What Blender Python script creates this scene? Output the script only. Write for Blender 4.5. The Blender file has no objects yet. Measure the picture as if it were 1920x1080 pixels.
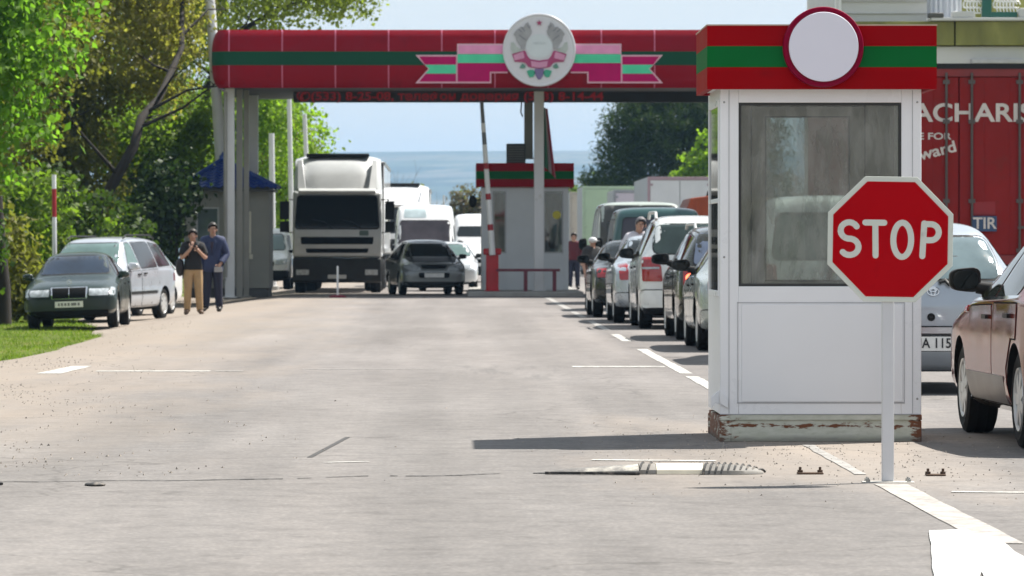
import bpy, bmesh, math, random
import numpy as np
from mathutils import Vector, Matrix
from mathutils.bvhtree import BVHTree
from mathutils.geometry import delaunay_2d_cdt

random.seed(7)
RNG = np.random.default_rng(11)
SC = bpy.context.scene
COL = SC.collection
R = math.radians
F, VX, HY, CH = 8800.0, 847.0, 460.0, 1.33      # focal length in photo pixels, vanishing point, horizon, eye height


def at(px, py, d):
    """world point seen at photo pixel (px, py) at distance d"""
    return Vector(((px - VX) * d / F, d, CH - (py - HY) * d / F))


def gp(px, py):
    """ground point under a photo pixel"""
    d = F * CH / (py - HY)
    return ((px - VX) * d / F, d)


# ------------------------------------------------------------------ materials
def new_mat(name):
    m = bpy.data.materials.new(name)
    m.use_nodes = True
    nt = m.node_tree
    return m, nt, nt.nodes['Principled BSDF']


def nd(nt, typ, **kw):
    n = nt.nodes.new(typ)
    for k, v in kw.items():
        setattr(n, k, v)
    return n


def lk(nt, a, b):
    nt.links.new(a, b)


def ramp(nt, src, stops):
    r = nd(nt, 'ShaderNodeValToRGB')
    e = r.color_ramp.elements
    e[0].position, e[0].color = stops[0][0], (*stops[0][1], 1) if len(stops[0][1]) == 3 else stops[0][1]
    e[1].position, e[1].color = stops[-1][0], (*stops[-1][1], 1)
    for p, c in stops[1:-1]:
        x = e.new(p)
        x.color = (*c, 1)
    lk(nt, src, r.inputs[0])
    return r.outputs[0]


def noise(nt, vec, scale, detail=4, rough=.55):
    n = nd(nt, 'ShaderNodeTexNoise')
    n.inputs['Scale'].default_value = scale
    n.inputs['Detail'].default_value = detail
    n.inputs['Roughness'].default_value = rough
    if vec is not None:
        lk(nt, vec, n.inputs['Vector'])
    return n.outputs['Fac']


def mixc(nt, fac, a, b, mode='MIX'):
    m = nd(nt, 'ShaderNodeMix', data_type='RGBA', blend_type=mode)
    if isinstance(fac, (int, float)):
        m.inputs[0].default_value = fac
    else:
        lk(nt, fac, m.inputs[0])
    for i, v in ((6, a), (7, b)):
        if isinstance(v, tuple):
            m.inputs[i].default_value = (*v, 1)
        else:
            lk(nt, v, m.inputs[i])
    return m.outputs[2]


def mth(nt, op, a, b=None, c=None):
    m = nd(nt, 'ShaderNodeMath', operation=op)
    for i, v in enumerate((a, b, c)):
        if v is None:
            continue
        if isinstance(v, (int, float)):
            m.inputs[i].default_value = v
        else:
            lk(nt, v, m.inputs[i])
    return m.outputs[0]


def mat(name, col, rough=.5, metal=0., var=.12, scale=6., coat=0., bump=0., bscale=60., spec=.5, dirt=None, emit=None):
    """principled paint / plastic / metal with procedural colour wear"""
    m, nt, p = new_mat(name)
    tc = nd(nt, 'ShaderNodeTexCoord').outputs['Object']
    n = noise(nt, tc, scale, 5)
    lo = tuple(c * (1 - var) for c in col)
    hi = tuple(min(1, c * (1 + var)) for c in col)
    c = ramp(nt, n, [(.3, lo), (.7, hi)])
    if dirt:
        dn = noise(nt, tc, dirt[1], 6, .65)
        f = ramp(nt, dn, [(dirt[2], (0, 0, 0)), (dirt[2] + .15, (1, 1, 1))])
        c = mixc(nt, f, c, dirt[0])
    lk(nt, c, p.inputs['Base Color'])
    rr = ramp(nt, n, [(.2, (max(0, rough - .07),) * 3), (.8, (min(1, rough + .07),) * 3)])
    lk(nt, rr, p.inputs['Roughness'])
    p.inputs['Metallic'].default_value = metal
    p.inputs['Specular IOR Level'].default_value = spec
    if coat:
        p.inputs['Coat Weight'].default_value = coat
        p.inputs['Coat Roughness'].default_value = .04
    if bump:
        b = nd(nt, 'ShaderNodeBump')
        b.inputs['Strength'].default_value = bump
        b.inputs['Distance'].default_value = .01
        lk(nt, noise(nt, tc, bscale, 3), b.inputs['Height'])
        lk(nt, b.outputs[0], p.inputs['Normal'])
    if emit:
        p.inputs['Emission Color'].default_value = (*emit[0], 1)
        p.inputs['Emission Strength'].default_value = emit[1]
    return m


_paints = {}


def paint(col, rough=.32, metal=.0, coat=.8):
    k = (col, rough, metal, coat)
    if k not in _paints:
        _paints[k] = mat('car_paint', col, rough, metal, .07, 2.5, coat)
    return _paints[k]


def glass_mat(name, tint=(.9, .95, .93), dirt=.1, refl=1.45):
    """thin pane: clear with a mirror reflection at grazing angles and smears of dust"""
    m, nt, p = new_mat(name)
    nt.nodes.remove(p)
    out = nt.nodes['Material Output']
    tr = nd(nt, 'ShaderNodeBsdfTransparent')
    tr.inputs[0].default_value = (*tint, 1)
    gl = nd(nt, 'ShaderNodeBsdfGlossy')
    gl.inputs['Roughness'].default_value = .02
    fr = nd(nt, 'ShaderNodeFresnel')
    fr.inputs[0].default_value = refl
    mx = nd(nt, 'ShaderNodeMixShader')
    lk(nt, fr.outputs[0], mx.inputs[0])
    lk(nt, tr.outputs[0], mx.inputs[1])
    lk(nt, gl.outputs[0], mx.inputs[2])
    df = nd(nt, 'ShaderNodeBsdfDiffuse')
    df.inputs[0].default_value = (.55, .55, .52, 1)
    tc = nd(nt, 'ShaderNodeTexCoord').outputs['Object']
    mp = nd(nt, 'ShaderNodeMapping')
    mp.inputs['Scale'].default_value = (5, 5, 1.6)
    lk(nt, tc, mp.inputs[0])
    n = noise(nt, mp.outputs[0], 1.6, 6, .7)
    f = ramp(nt, n, [(.42, (dirt * .4,) * 3), (.72, (dirt * 2.2,) * 3)])
    m2 = nd(nt, 'ShaderNodeMixShader')
    lk(nt, f, m2.inputs[0])
    lk(nt, mx.outputs[0], m2.inputs[1])
    lk(nt, df.outputs[0], m2.inputs[2])
    lk(nt, m2.outputs[0], out.inputs[0])
    return m


def leaf_mat(name, dark, light, third=None, transl=.45):
    m, nt, p = new_mat(name)
    out = nt.nodes['Material Output']
    g = nd(nt, 'ShaderNodeNewGeometry')
    stops = [(.0, dark), (1., light)] if third is None else [(.0, dark), (.55, light), (1., third)]
    c = ramp(nt, g.outputs['Random Per Island'], stops)
    tc = nd(nt, 'ShaderNodeTexCoord').outputs['Object']
    c2 = mixc(nt, .55, c, ramp(nt, noise(nt, tc, .7, 3), [(.3, tuple(x * .75 for x in dark)), (.7, light)]))
    lk(nt, c2, p.inputs['Base Color'])
    p.inputs['Roughness'].default_value = .55
    p.inputs['Specular IOR Level'].default_value = .22
    t = nd(nt, 'ShaderNodeBsdfTranslucent')
    lk(nt, mixc(nt, 1., c2, (1.6, 1.85, .85), 'MULTIPLY'), t.inputs[0])
    mx = nd(nt, 'ShaderNodeMixShader')
    mx.inputs[0].default_value = transl
    lk(nt, p.outputs[0], mx.inputs[1])
    lk(nt, t.outputs[0], mx.inputs[2])
    lk(nt, mx.outputs[0], out.inputs[0])
    return m


# ------------------------------------------------------------------ objects
def tag(o, label=None, cat=None, group=None, kind=None):
    if label:
        o['label'] = label
    if cat:
        o['category'] = cat
    if group:
        o['group'] = group
    if kind:
        o['kind'] = kind
    return o


def thing(name, label, cat, loc=(0, 0, 0), rz=0., group=None):
    o = bpy.data.objects.new(name, None)
    COL.objects.link(o)
    o.location = loc
    o.rotation_euler = (0, 0, rz)
    o.empty_display_size = .2
    return tag(o, label, cat, group)


def link_mesh(name, me, mats, parent=None, smooth=True, angle=38, bevel=0.):
    if not isinstance(mats, (list, tuple)):
        mats = [mats]
    if len(me.materials) == 0:
        for m in mats:
            me.materials.append(m)
    if smooth and len(me.polygons):
        me.polygons.foreach_set('use_smooth', [True] * len(me.polygons))
        me.set_sharp_from_angle(angle=R(angle))
    o = bpy.data.objects.new(name, me)
    COL.objects.link(o)
    if parent:
        o.parent = parent
    if bevel:
        b = o.modifiers.new('bevel', 'BEVEL')
        b.width = bevel
        b.segments = 2
        b.limit_method = 'ANGLE'
        b.angle_limit = R(40)
    return o


def copy_tree(o, parent=None):
    c = o.copy()
    COL.objects.link(c)
    if parent:
        c.parent = parent
    for ch in list(o.children):
        copy_tree(ch, c)
    return c


class MB:
    """collects shapes that become ONE mesh object"""

    def __init__(s):
        s.v, s.f, s.m = [], [], []

    def add(s, vs, fs, mi=0):
        b = len(s.v)
        s.v += [tuple(v) for v in vs]
        s.f += [tuple(b + i for i in f) for f in fs]
        s.m += [mi] * len(fs)
        return s

    def box(s, x0, x1, y0, y1, z0, z1, mi=0):
        vs = [(x, y, z) for x in (x0, x1) for y in (y0, y1) for z in (z0, z1)]
        return s.add(vs, [(0, 1, 3, 2), (4, 6, 7, 5), (0, 4, 5, 1), (2, 3, 7, 6), (0, 2, 6, 4), (1, 5, 7, 3)], mi)

    def prism(s, poly, axis, a, b, mi=0):
        """poly extruded along axis ('x': poly=(y,z); 'y': (x,z); 'z': (x,y)) from a to b"""
        n = len(poly)

        def P(u, v, w):
            return {'x': (w, u, v), 'y': (u, w, v), 'z': (u, v, w)}[axis]
        vs = [P(u, v, a) for u, v in poly] + [P(u, v, b) for u, v in poly]
        fs = [tuple(range(n))[::-1], tuple(range(n, 2 * n))] + [(i, (i + 1) % n, n + (i + 1) % n, n + i) for i in range(n)]
        return s.add(vs, fs, mi)

    def tube(s, pts, rad, n=10, mi=0, cap=True):
        pts = [Vector(p) for p in pts]
        rads = rad if isinstance(rad, (list, tuple)) else [rad] * len(pts)
        vs, prev = [], None
        for i, p in enumerate(pts):
            t = (pts[min(i + 1, len(pts) - 1)] - pts[max(i - 1, 0)]).normalized()
            if prev is None:
                u = t.orthogonal().normalized()
            else:
                u = (prev - t * prev.dot(t))
                u = u.normalized() if u.length > 1e-5 else t.orthogonal().normalized()
            prev = u
            w = t.cross(u)
            for k in range(n):
                a = 2 * math.pi * k / n
                vs.append(p + (u * math.cos(a) + w * math.sin(a)) * rads[i])
        fs = []
        for i in range(len(pts) - 1):
            for k in range(n):
                k2 = (k + 1) % n
                fs.append((i * n + k, i * n + k2, (i + 1) * n + k2, (i + 1) * n + k))
        if cap:
            fs.append(tuple(range(n))[::-1])
            fs.append(tuple((len(pts) - 1) * n + k for k in range(n)))
        return s.add(vs, fs, mi)

    def lathe(s, prof, axis='z', c=(0, 0, 0), n=28, mi=0, closed=False):
        """prof = [(r, h)...] around axis"""
        vs = []
        for r, h in prof:
            for k in range(n):
                a = 2 * math.pi * k / n
                x, y = r * math.cos(a), r * math.sin(a)
                q = {'z': (x, y, h), 'x': (h, x, y), 'y': (x, h, y)}[axis]
                vs.append((q[0] + c[0], q[1] + c[1], q[2] + c[2]))
        fs = []
        m = len(prof)
        for i in range(m if closed else m - 1):
            j = (i + 1) % m
            for k in range(n):
                k2 = (k + 1) % n
                fs.append((i * n + k, i * n + k2, j * n + k2, j * n + k))
        if not closed:
            if prof[0][0] > 1e-4:
                fs.append(tuple(range(n))[::-1])
            if prof[-1][0] > 1e-4:
                fs.append(tuple((m - 1) * n + k for k in range(n)))
        return s.add(vs, fs, mi)

    def ball(s, c, rx, ry=None, rz=None, mi=0, n=14, m=9):
        ry = rx if ry is None else ry
        rz = rx if rz is None else rz
        vs, fs = [], []
        for i in range(m + 1):
            t = math.pi * i / m
            for k in range(n):
                a = 2 * math.pi * k / n
                vs.append((c[0] + rx * math.sin(t) * math.cos(a), c[1] + ry * math.sin(t) * math.sin(a), c[2] + rz * math.cos(t)))
        for i in range(m):
            for k in range(n):
                k2 = (k + 1) % n
                fs.append((i * n + k, (i + 1) * n + k, (i + 1) * n + k2, i * n + k2))
        return s.add(vs, fs, mi)

    def ribbon(s, pts, w, y0, y1, mi=0):
        """stroke of width w in the x-z plane, extruded from y0 to y1 (round ends)"""
        P = [Vector((p[0], p[1])) for p in pts]
        closed = (P[0] - P[-1]).length < 1e-6
        if closed:
            P = P[:-1]
        n = len(P)
        L, Rr = [], []
        for i in range(n):
            a = P[(i - 1) % n] if (closed or i > 0) else P[0]
            b = P[(i + 1) % n] if (closed or i < n - 1) else P[-1]
            t = (b - a).normalized()
            q = Vector((-t.y, t.x)) * w / 2
            L.append(P[i] + q)
            Rr.append(P[i] - q)
        if closed:
            vs = [(p.x, y0, p.y) for p in L + Rr] + [(p.x, y1, p.y) for p in L + Rr]
            fs = []
            for i in range(n):
                j = (i + 1) % n
                fs += [(i, j, n + j, n + i), (2 * n + j, 2 * n + i, 3 * n + i, 3 * n + j),
                       (j, i, 2 * n + i, 2 * n + j), (n + i, n + j, 3 * n + j, 3 * n + i)]
            return s.add(vs, fs, mi)

        def capp(c, t, sgn):
            out = []
            a0 = math.atan2(t.y, t.x)
            for k in range(1, 6):
                a = a0 + sgn * (math.pi / 2 - math.pi * k / 6)
                out.append(c + Vector((math.cos(a), math.sin(a))) * w / 2)
            return out
        poly = L + capp(P[-1], (P[-1] - P[-2]).normalized(), 1) + Rr[::-1] + capp(P[0], (P[0] - P[1]).normalized(), 1)
        # quads for the band, fans for the ends keep it well-formed
        for i in range(n - 1):
            q = [L[i], L[i + 1], Rr[i + 1], Rr[i]]
            vs = [(p.x, y0, p.y) for p in q] + [(p.x, y1, p.y) for p in q]
            s.add(vs, [(0, 1, 2, 3), (7, 6, 5, 4), (0, 4, 5, 1), (2, 6, 7, 3)], mi)
        for c, t in ((P[-1], (P[-1] - P[-2]).normalized()), (P[0], (P[0] - P[1]).normalized())):
            a0 = math.atan2(t.y, t.x)
            ring = [c + Vector((math.cos(a0 + math.pi / 2 - math.pi * k / 8), math.sin(a0 + math.pi / 2 - math.pi * k / 8))) * w / 2 for k in range(9)]
            s.prism([(p.x, p.y) for p in ring], 'y', y0, y1, mi)
        return s

    def mesh(s, name='mesh', fix=True):
        me = bpy.data.meshes.new(name)
        me.from_pydata(s.v, [], s.f)
        me.polygons.foreach_set('material_index', s.m)
        if fix:
            bm = bmesh.new()
            bm.from_mesh(me)
            bmesh.ops.recalc_face_normals(bm, faces=bm.faces)
            bm.to_mesh(me)
            bm.free()
        me.update()
        return me

    def build(s, name, mats, parent=None, smooth=True, angle=38, bevel=0., fix=True):
        return link_mesh(name, s.mesh(name, fix), mats, parent, smooth, angle, bevel)


def evaluated(o):
    dg = bpy.context.evaluated_depsgraph_get()
    dg.update()
    return bpy.data.meshes.new_from_object(o.evaluated_get(dg))


def text_mesh(txt, size, depth=.002, spacing=1., align='CENTER', bold=0.):
    cu = bpy.data.curves.new('lettering', 'FONT')
    cu.body = txt
    cu.size = size
    cu.extrude = depth
    cu.align_x = align
    cu.align_y = 'CENTER'
    cu.space_character = spacing
    cu.offset = bold
    o = bpy.data.objects.new('lettering', cu)
    COL.objects.link(o)
    me = evaluated(o)
    bpy.data.objects.remove(o)
    return me


def text_obj(name, txt, size, m, parent, loc, rot=(math.pi / 2, 0, 0), depth=.002, spacing=1., sx=1., bold=0., align='CENTER'):
    me = text_mesh(txt, size, depth, spacing, align, bold)
    o = link_mesh(name, me, m, parent, smooth=False)
    o.location, o.rotation_euler, o.scale = loc, rot, (sx, 1, 1)
    return o


# ------------------------------------------------------------------ shapes projected onto a curved body
def rounded(poly, r, n=4):
    out = []
    k = len(poly)
    for i in range(k):
        a, b, c = Vector(poly[i - 1]), Vector(poly[i]), Vector(poly[(i + 1) % k])
        r1 = min(r, (a - b).length * .45)
        r2 = min(r, (c - b).length * .45)
        p, q = b + (a - b).normalized() * r1, b + (c - b).normalized() * r2
        for j in range(n + 1):
            t = j / n
            out.append(tuple(p * (1 - t) ** 2 + b * 2 * t * (1 - t) + q * t * t))
    return out


def grown(poly, g):
    P = [Vector(p) for p in poly]
    n = len(P)
    area = sum(P[i].x * P[(i + 1) % n].y - P[(i + 1) % n].x * P[i].y for i in range(n))
    sg = 1 if area > 0 else -1
    out = []
    for i in range(n):
        e1 = (P[i] - P[i - 1])
        e2 = (P[(i + 1) % n] - P[i])
        n1 = Vector((e1.y, -e1.x)).normalized() * sg if e1.length > 1e-7 else Vector((0, 0))
        n2 = Vector((e2.y, -e2.x)).normalized() * sg if e2.length > 1e-7 else Vector((0, 0))
        b = (n1 + n2)
        if b.length < 1e-6:
            b = n1
        b.normalize()
        c = max(.5, b.dot(n2) if n2.length else 1)
        out.append(tuple(P[i] + b * g / c))
    return out


def patch_geo(mb, bvh, poly, view, side, off, depth, res, mi):
    n = len(poly)
    pts, edges = [], []
    for i in range(n):
        a, b = Vector(poly[i]), Vector(poly[(i + 1) % n])
        k = max(1, int((b - a).length / res))
        for j in range(k):
            pts.append(a + (b - a) * j / k)
    nb = len(pts)
    edges = [(i, (i + 1) % nb) for i in range(nb)]
    xs, ys = [p.x for p in pts], [p.y for p in pts]

    def inside(p):
        c = False
        j = nb - 1
        for i in range(nb):
            if (pts[i].y > p.y) != (pts[j].y > p.y) and p.x < (pts[j].x - pts[i].x) * (p.y - pts[i].y) / (pts[j].y - pts[i].y) + pts[i].x:
                c = not c
            j = i
        return c
    extra = []
    x = min(xs) + res * .5
    while x < max(xs):
        y = min(ys) + res * .5
        while y < max(ys):
            q = Vector((x, y))
            if inside(q) and min((q - p).length for p in pts[:nb]) > res * .4:
                extra.append(q)
            y += res
        x += res
    V, E, Fc, *_ = delaunay_2d_cdt(pts + extra, edges, [], 1, 1e-5)
    ray = {'side': (Vector((-side, 0, 0)), lambda u, v: Vector((side * 6, u, v))),
           'front': (Vector((0, -1, 0)), lambda u, v: Vector((u, 20, v))),
           'rear': (Vector((0, 1, 0)), lambda u, v: Vector((u, -20, v))),
           'top': (Vector((0, 0, -1)), lambda u, v: Vector((u, v, 9)))}[view]
    d, org = ray
    vs = []
    for p in V:
        o = org(p.x, p.y)
        h = bvh.ray_cast(o, d)
        if h[0] is None:
            h = bvh.find_nearest(o + d * (5 if view == 'side' else 18))
            hit = h[0]
        else:
            hit = h[0]
        nn = h[1]
        if nn.dot(d) > 0:
            nn = -nn
        vs.append(hit + nn * off)
    fs = [tuple(f) for f in Fc]
    # orient towards the viewer and add a rim that sinks into the body
    cnt = {}
    good = []
    for f in fs:
        a, b, c = vs[f[0]], vs[f[1]], vs[f[2]]
        if (b - a).cross(c - a).dot(d) > 0:
            f = f[::-1]
        good.append(f)
        for i in range(len(f)):
            e = (f[i], f[(i + 1) % len(f)])
            cnt[e] = 1
    border = [e for e in cnt if (e[1], e[0]) not in cnt]
    nv = len(vs)
    ring = {}
    for e in border:
        for q in e:
            if q not in ring:
                ring[q] = nv + len(ring)
                vs.append(vs[q] + d * depth)
    good += [(e[1], e[0], ring[e[0]], ring[e[1]]) for e in border]
    mb.add(vs, good, mi)


def patch(bvh, poly, view, name, m, parent, side=1, off=.004, depth=.02, res=.09, under=None, corner=0.):
    if corner:
        poly = rounded(poly, corner)
    mb = MB()
    mats = [m]
    if under:
        patch_geo(mb, bvh, grown(poly, under[0]), view, side, off * .5, depth, res, 1)
        mats.append(under[1])
    patch_geo(mb, bvh, poly, view, side, off, depth, res, 0)
    return mb.build(name, mats, parent, angle=50, fix=False)

# ------------------------------------------------------------------ tuned values
HAZE = 1.2e-4
SKY_STR, SKY_DUST, SUN_STR, EXPOSURE, FSTOP, SKY_EVEN = .15, .0, 2.35, 2.03, 11, .2
# ------------------------------------------------------------------ shared materials
M = dict(
    glass=mat('car_glass', (.010, .014, .014), .03, 0, .1, 2, spec=.6),
    glass_pale=mat('tinted_glass', (.10, .16, .15), .05, 0, .35, 1.2, spec=.6),
    rubber=mat('rubber', (.012, .012, .012), .75, 0, .2, 12, bump=.2, spec=.2),
    trim=mat('black_trim', (.014, .014, .014), .55, 0, .2, 8, spec=.25),
    under=mat('underbody', (.010, .010, .010), .9, 0, .2, 5, spec=.1),
    alloy=mat('alloy', (.55, .55, .54), .32, .35, .12, 6),
    steel=mat('steel', (.35, .35, .34), .38, .9, .15, 6),
    chrome=mat('chrome', (.75, .75, .75), .1, 1, .05, 4),
    lamp=mat('headlamp', (.40, .43, .45), .14, .1, .35, 16, coat=.5),
    red_lamp=mat('tail_lamp', (.30, .004, .006), .15, 0, .15, 12, coat=1),
    lit_lamp=mat('brake_lamp', (.6, .05, .02), .2, 0, .1, 12, emit=((1, .14, .06), 1.3)),
    amber=mat('indicator', (.6, .2, .02), .2, 0, .1, 12, coat=1),
    plate=mat('number_plate', (.72, .72, .70), .45, 0, .06, 10),
    ink=mat('black_ink', (.012, .012, .014), .5, 0, .1, 10),
    white=mat('white_paint', (.78, .78, .77), .35, 0, .05, 3),
)

_wheels = {}


def wheel(parent, x, y, r, w, side, style='alloy', n=7, key=''):
    """tyre with a rim as its child"""
    k = (r, w, style, n, side)
    if k not in _wheels:
        mb = MB()
        ri = r * .66
        h = w / 2
        mb.lathe([(ri, -h * .82), (r * .84, -h), (r * .965, -h * .86), (r, -h * .62), (r * .985, -h * .3), (r, -h * .24), (r, h * .24),
                  (r * .985, h * .3), (r, h * .62), (r * .965, h * .86), (r * .84, h), (ri, h * .82)], 'x', n=40, closed=True)
        a = mb.mesh('tyre')
        a.materials.append(M['rubber'])
        rm = MB()
        o = side * h * .80
        rm.lathe([(ri * 1.01, o), (ri * .97, o * 1.06), (ri * .9, o * .96), (ri * .86, o * .2), (.0, o * .15)], 'x', n=40, mi=1)
        rm.lathe([(ri * 1.01, o), (ri * .985, o * 1.22), (ri * .93, o * 1.16), (ri * .88, o * .93)], 'x', n=40, mi=0)
        for i in range(n):
            a0 = 2 * math.pi * i / n
            ca, sa = math.cos(a0), math.sin(a0)

            def q(rad, tang, xx):
                return (xx, rad * ca - tang * sa, rad * sa + tang * ca)
            t0, t1 = ri * .24, ri * (.19 if style == 'alloy' else .30)
            f, b = o * 1.16, o * .6
            vs = [q(ri * .12, -t0 * .6, f), q(ri * .92, -t1, f * .95), q(ri * .92, t1, f * .95), q(ri * .12, t0 * .6, f),
                  q(ri * .12, -t0 * .6, b), q(ri * .92, -t1, b), q(ri * .92, t1, b), q(ri * .12, t0 * .6, b)]
            rm.add(vs, [(0, 1, 2, 3), (7, 6, 5, 4), (0, 4, 5, 1), (1, 5, 6, 2), (2, 6, 7, 3), (3, 7, 4, 0)], 0)
        rm.lathe([(.0, o * 1.2), (ri * .17, o * 1.18), (ri * .22, o * .9)], 'x', n=20, mi=0)
        b_ = rm.mesh('rim')
        for mm in (M['alloy'] if style == 'alloy' else M['steel'], M['under']):
            b_.materials.append(mm)
        _wheels[k] = (a, b_)
    a, b_ = _wheels[k]
    o = link_mesh('wheel', a, [], parent)
    o.location = (x, y, r)
    link_mesh('rim', b_, [], o)
    return o


def loft_body(st, L, wheels, r_arch, W):
    """closed car shell from stations (from_front, zlow, zbelt, ztop, wlow, wbelt, wtop[, crown]); front is +y"""
    mb = MB()
    rings = []
    for s in st:
        yf, zl, zb, zt, wl, wb, wt = s[:7]
        cr = s[7] if len(s) > 7 else .025
        y = L / 2 - yf
        wm = max(wl, wb)
        half = [(0, zl), (wl * .8, zl), (wl, zl + min(.08, (zb - zl) * .25)), (wm * 1.005, zl + .5 * (zb - zl)), (wb, zb - .015), (wb * .992, zb + .012),
                (wt + min(.035, (zt - zb) * .12), zt - min(.10, (zt - zb) * .35)), (wt - .07, zt - .005), (wt * .5, zt + cr * .75), (0, zt + cr)]
        ring = [(x, y, z) for x, z in half] + [(-x, y, z) for x, z in half[-2:0:-1]]
        rings.append(ring)
    n = len(rings[0])
    vs = [p for r in rings for p in r]
    fs = []
    for i in range(len(rings) - 1):
        for k in range(n):
            k2 = (k + 1) % n
            fs.append((i * n + k, i * n + k2, (i + 1) * n + k2, (i + 1) * n + k))
    # ends closed with quads between the two halves
    m = n // 2
    for base in (0, (len(rings) - 1) * n):
        for k in range(m):
            a, b = base + k, base + k + 1
            c, d = base + (n - k - 1) % n, base + (n - k) % n
            q = [a, b, c, d]
            q = [x for i, x in enumerate(q) if x not in q[:i]]
            if len(q) >= 3:
                fs.append(tuple(q))
    mb.add(vs, fs)
    me = mb.mesh('body')
    o = bpy.data.objects.new('tmp', me)
    COL.objects.link(o)
    me.materials.append(M['trim'])
    me.materials.append(M['under'])
    s = o.modifiers.new('s', 'SUBSURF')
    s.levels = s.render_levels = 2
    me2 = evaluated(o)
    bpy.data.objects.remove(o)
    o = bpy.data.objects.new('tmp', me2)
    COL.objects.link(o)
    cut = None
    if wheels:
        cb = MB()
        for yf, r in wheels:
            y = L / 2 - yf
            for sd in (1, -1):
                cb.lathe([(r_arch(r), sd * (W / 2 - .30)), (r_arch(r), sd * (W / 2 + .2))], 'x', (0, y, r + .01), 36, 1)
        cme = cb.mesh('cut')
        cme.materials.append(M['trim'])
        cme.materials.append(M['under'])
        cut = bpy.data.objects.new('cut', cme)
        COL.objects.link(cut)
        b = o.modifiers.new('b', 'BOOLEAN')
        b.object = cut
        b.operation = 'DIFFERENCE'
        b.solver = 'EXACT'
    out = evaluated(o)
    bm = bmesh.new()
    bm.from_mesh(out)
    bvh = BVHTree.FromBMesh(bm)
    bm.free()
    bpy.data.objects.remove(o)
    if cut:
        bpy.data.objects.remove(cut)
    return out, bvh


class Car:
    def __init__(s, name, label, cat, st, L, W, wheels, wr, ww, pm, loc, rz=0., group='vehicles queueing at the checkpoint',
                 style='alloy', spokes=7, track=None):
        s.root = thing(name, label, cat, loc, rz, group)
        s.L, s.W, s.pm = L, W, pm
        me, s.bvh = loft_body(st, L, [(y, wr) for y in wheels], lambda r: r * 1.13, W)
        while len(me.materials) > 2:
            me.materials.pop()
        me.materials[0] = pm
        me.materials[1] = M['under']
        for p in me.polygons:
            if p.normal.z < -.75 and p.center.z < .42:
                p.material_index = 1
        s.body = link_mesh('body', me, [], s.root, angle=42)
        for yf in wheels:
            for sd in (1, -1):
                wheel(s.root, sd * ((track or W / 2 - .02) - ww / 2), L / 2 - yf, wr, ww, sd, style, spokes)

    def Y(s, yf):
        return s.L / 2 - yf

    def side(s, name, poly, m, sides=(1, -1), off=.004, under=None, corner=.0, parent=None, res=.1, depth=.02):
        q = [(s.Y(a), b) for a, b in poly]
        return [patch(s.bvh, q, 'side', name, m, parent or s.root, sd, off, depth, res, under, corner) for sd in sides]

    def end(s, name, poly, m, view='front', off=.004, under=None, corner=.0, parent=None, mirror=False, res=.09, depth=.02):
        out = [patch(s.bvh, poly, view, name, m, parent or s.root, 1, off, depth, res, under, corner)]
        if mirror:
            out.append(patch(s.bvh, [(-a, b) for a, b in poly][::-1], view, name, m, parent or s.root, 1, off, depth, res, under, corner))
        return out

    def windows(s, polys, m=None, sides=(1, -1)):
        for p in polys:
            s.side('side_window', p, m or M['glass'], sides, .004, (.018, M['trim']), .05)

    def doors(s, polys, handles=(), sides=(1, -1)):
        for i, p in enumerate(polys):
            ds = s.side('door', p, s.pm, sides, .006, (.010, M['under']), .06)
            if i < len(handles):
                hy, hz = handles[i]
                for d, sd in zip(ds, sides):
                    s.side('handle', [(hy, hz), (hy + .2, hz), (hy + .2, hz + .03), (hy, hz + .03)], M['trim'], (sd,), .03, None, .012, d, depth=.03)

    def mirrors(s, yf, z, w=.20, h=.13, m=None, x=None):
        for sd in (1, -1):
            mb = MB()
            x0 = (x or s.W / 2 - .10)
            mb.tube([(sd * (x0 - .12), s.Y(yf), z - .05), (sd * (x0 + .08), s.Y(yf) + .02, z - .02)], [.055, .045], 8)
            n0 = len(mb.v)
            cx, cy, cz = sd * (x0 + .05 + w / 2), s.Y(yf) + .03, z + .03
            mb.ball((0, 0, 0), 1, 1, 1, 0, 24, 14)
            for i in range(n0, len(mb.v)):
                q = [math.copysign(abs(k) ** .55, k) for k in mb.v[i]]
                taper = 1 - .14 * q[0] * sd
                mb.v[i] = (cx + q[0] * w / 2, max(cy + q[1] * .085, s.Y(yf) - .015), cz + q[2] * h / 2 * taper)
            mr = mb.build('mirror', m or M['trim'], s.root, angle=50)
            g = MB()
            g.lathe([(.0, 0), (1, 0)], 'y', n=24)
            g.v = [(cx + math.copysign(abs(vx) ** .6, vx) * w * .40, s.Y(yf) - .019, cz + math.copysign(abs(vz) ** .6, vz) * h * .38) for vx, vy, vz in g.v]
            g.build('mirror_glass', M['glass'], mr)

    def plate(s, view, z, w=.52, h=.112, txt=None, x=0., off=.012, tsx=.92):
        p = s.end('number_plate', [(x - w / 2, z - h / 2), (x + w / 2, z - h / 2), (x + w / 2, z + h / 2), (x - w / 2, z + h / 2)], M['plate'], view, off,
                  (.012, M['trim']), 0, res=.3)[0]
        sg = 1 if view == 'front' else -1
        yy = max if sg > 0 else min
        ye = yy(v.co.y for v in p.data.vertices)
        if txt:
            text_obj('lettering', txt, h * .98, M['ink'], p, (x, ye + sg * .004, z), (math.pi / 2, 0, math.pi if sg > 0 else 0), .001, 1.02, tsx, .002)
        return p


def lin(a, b, t):
    return a + (b - a) * t


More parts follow.
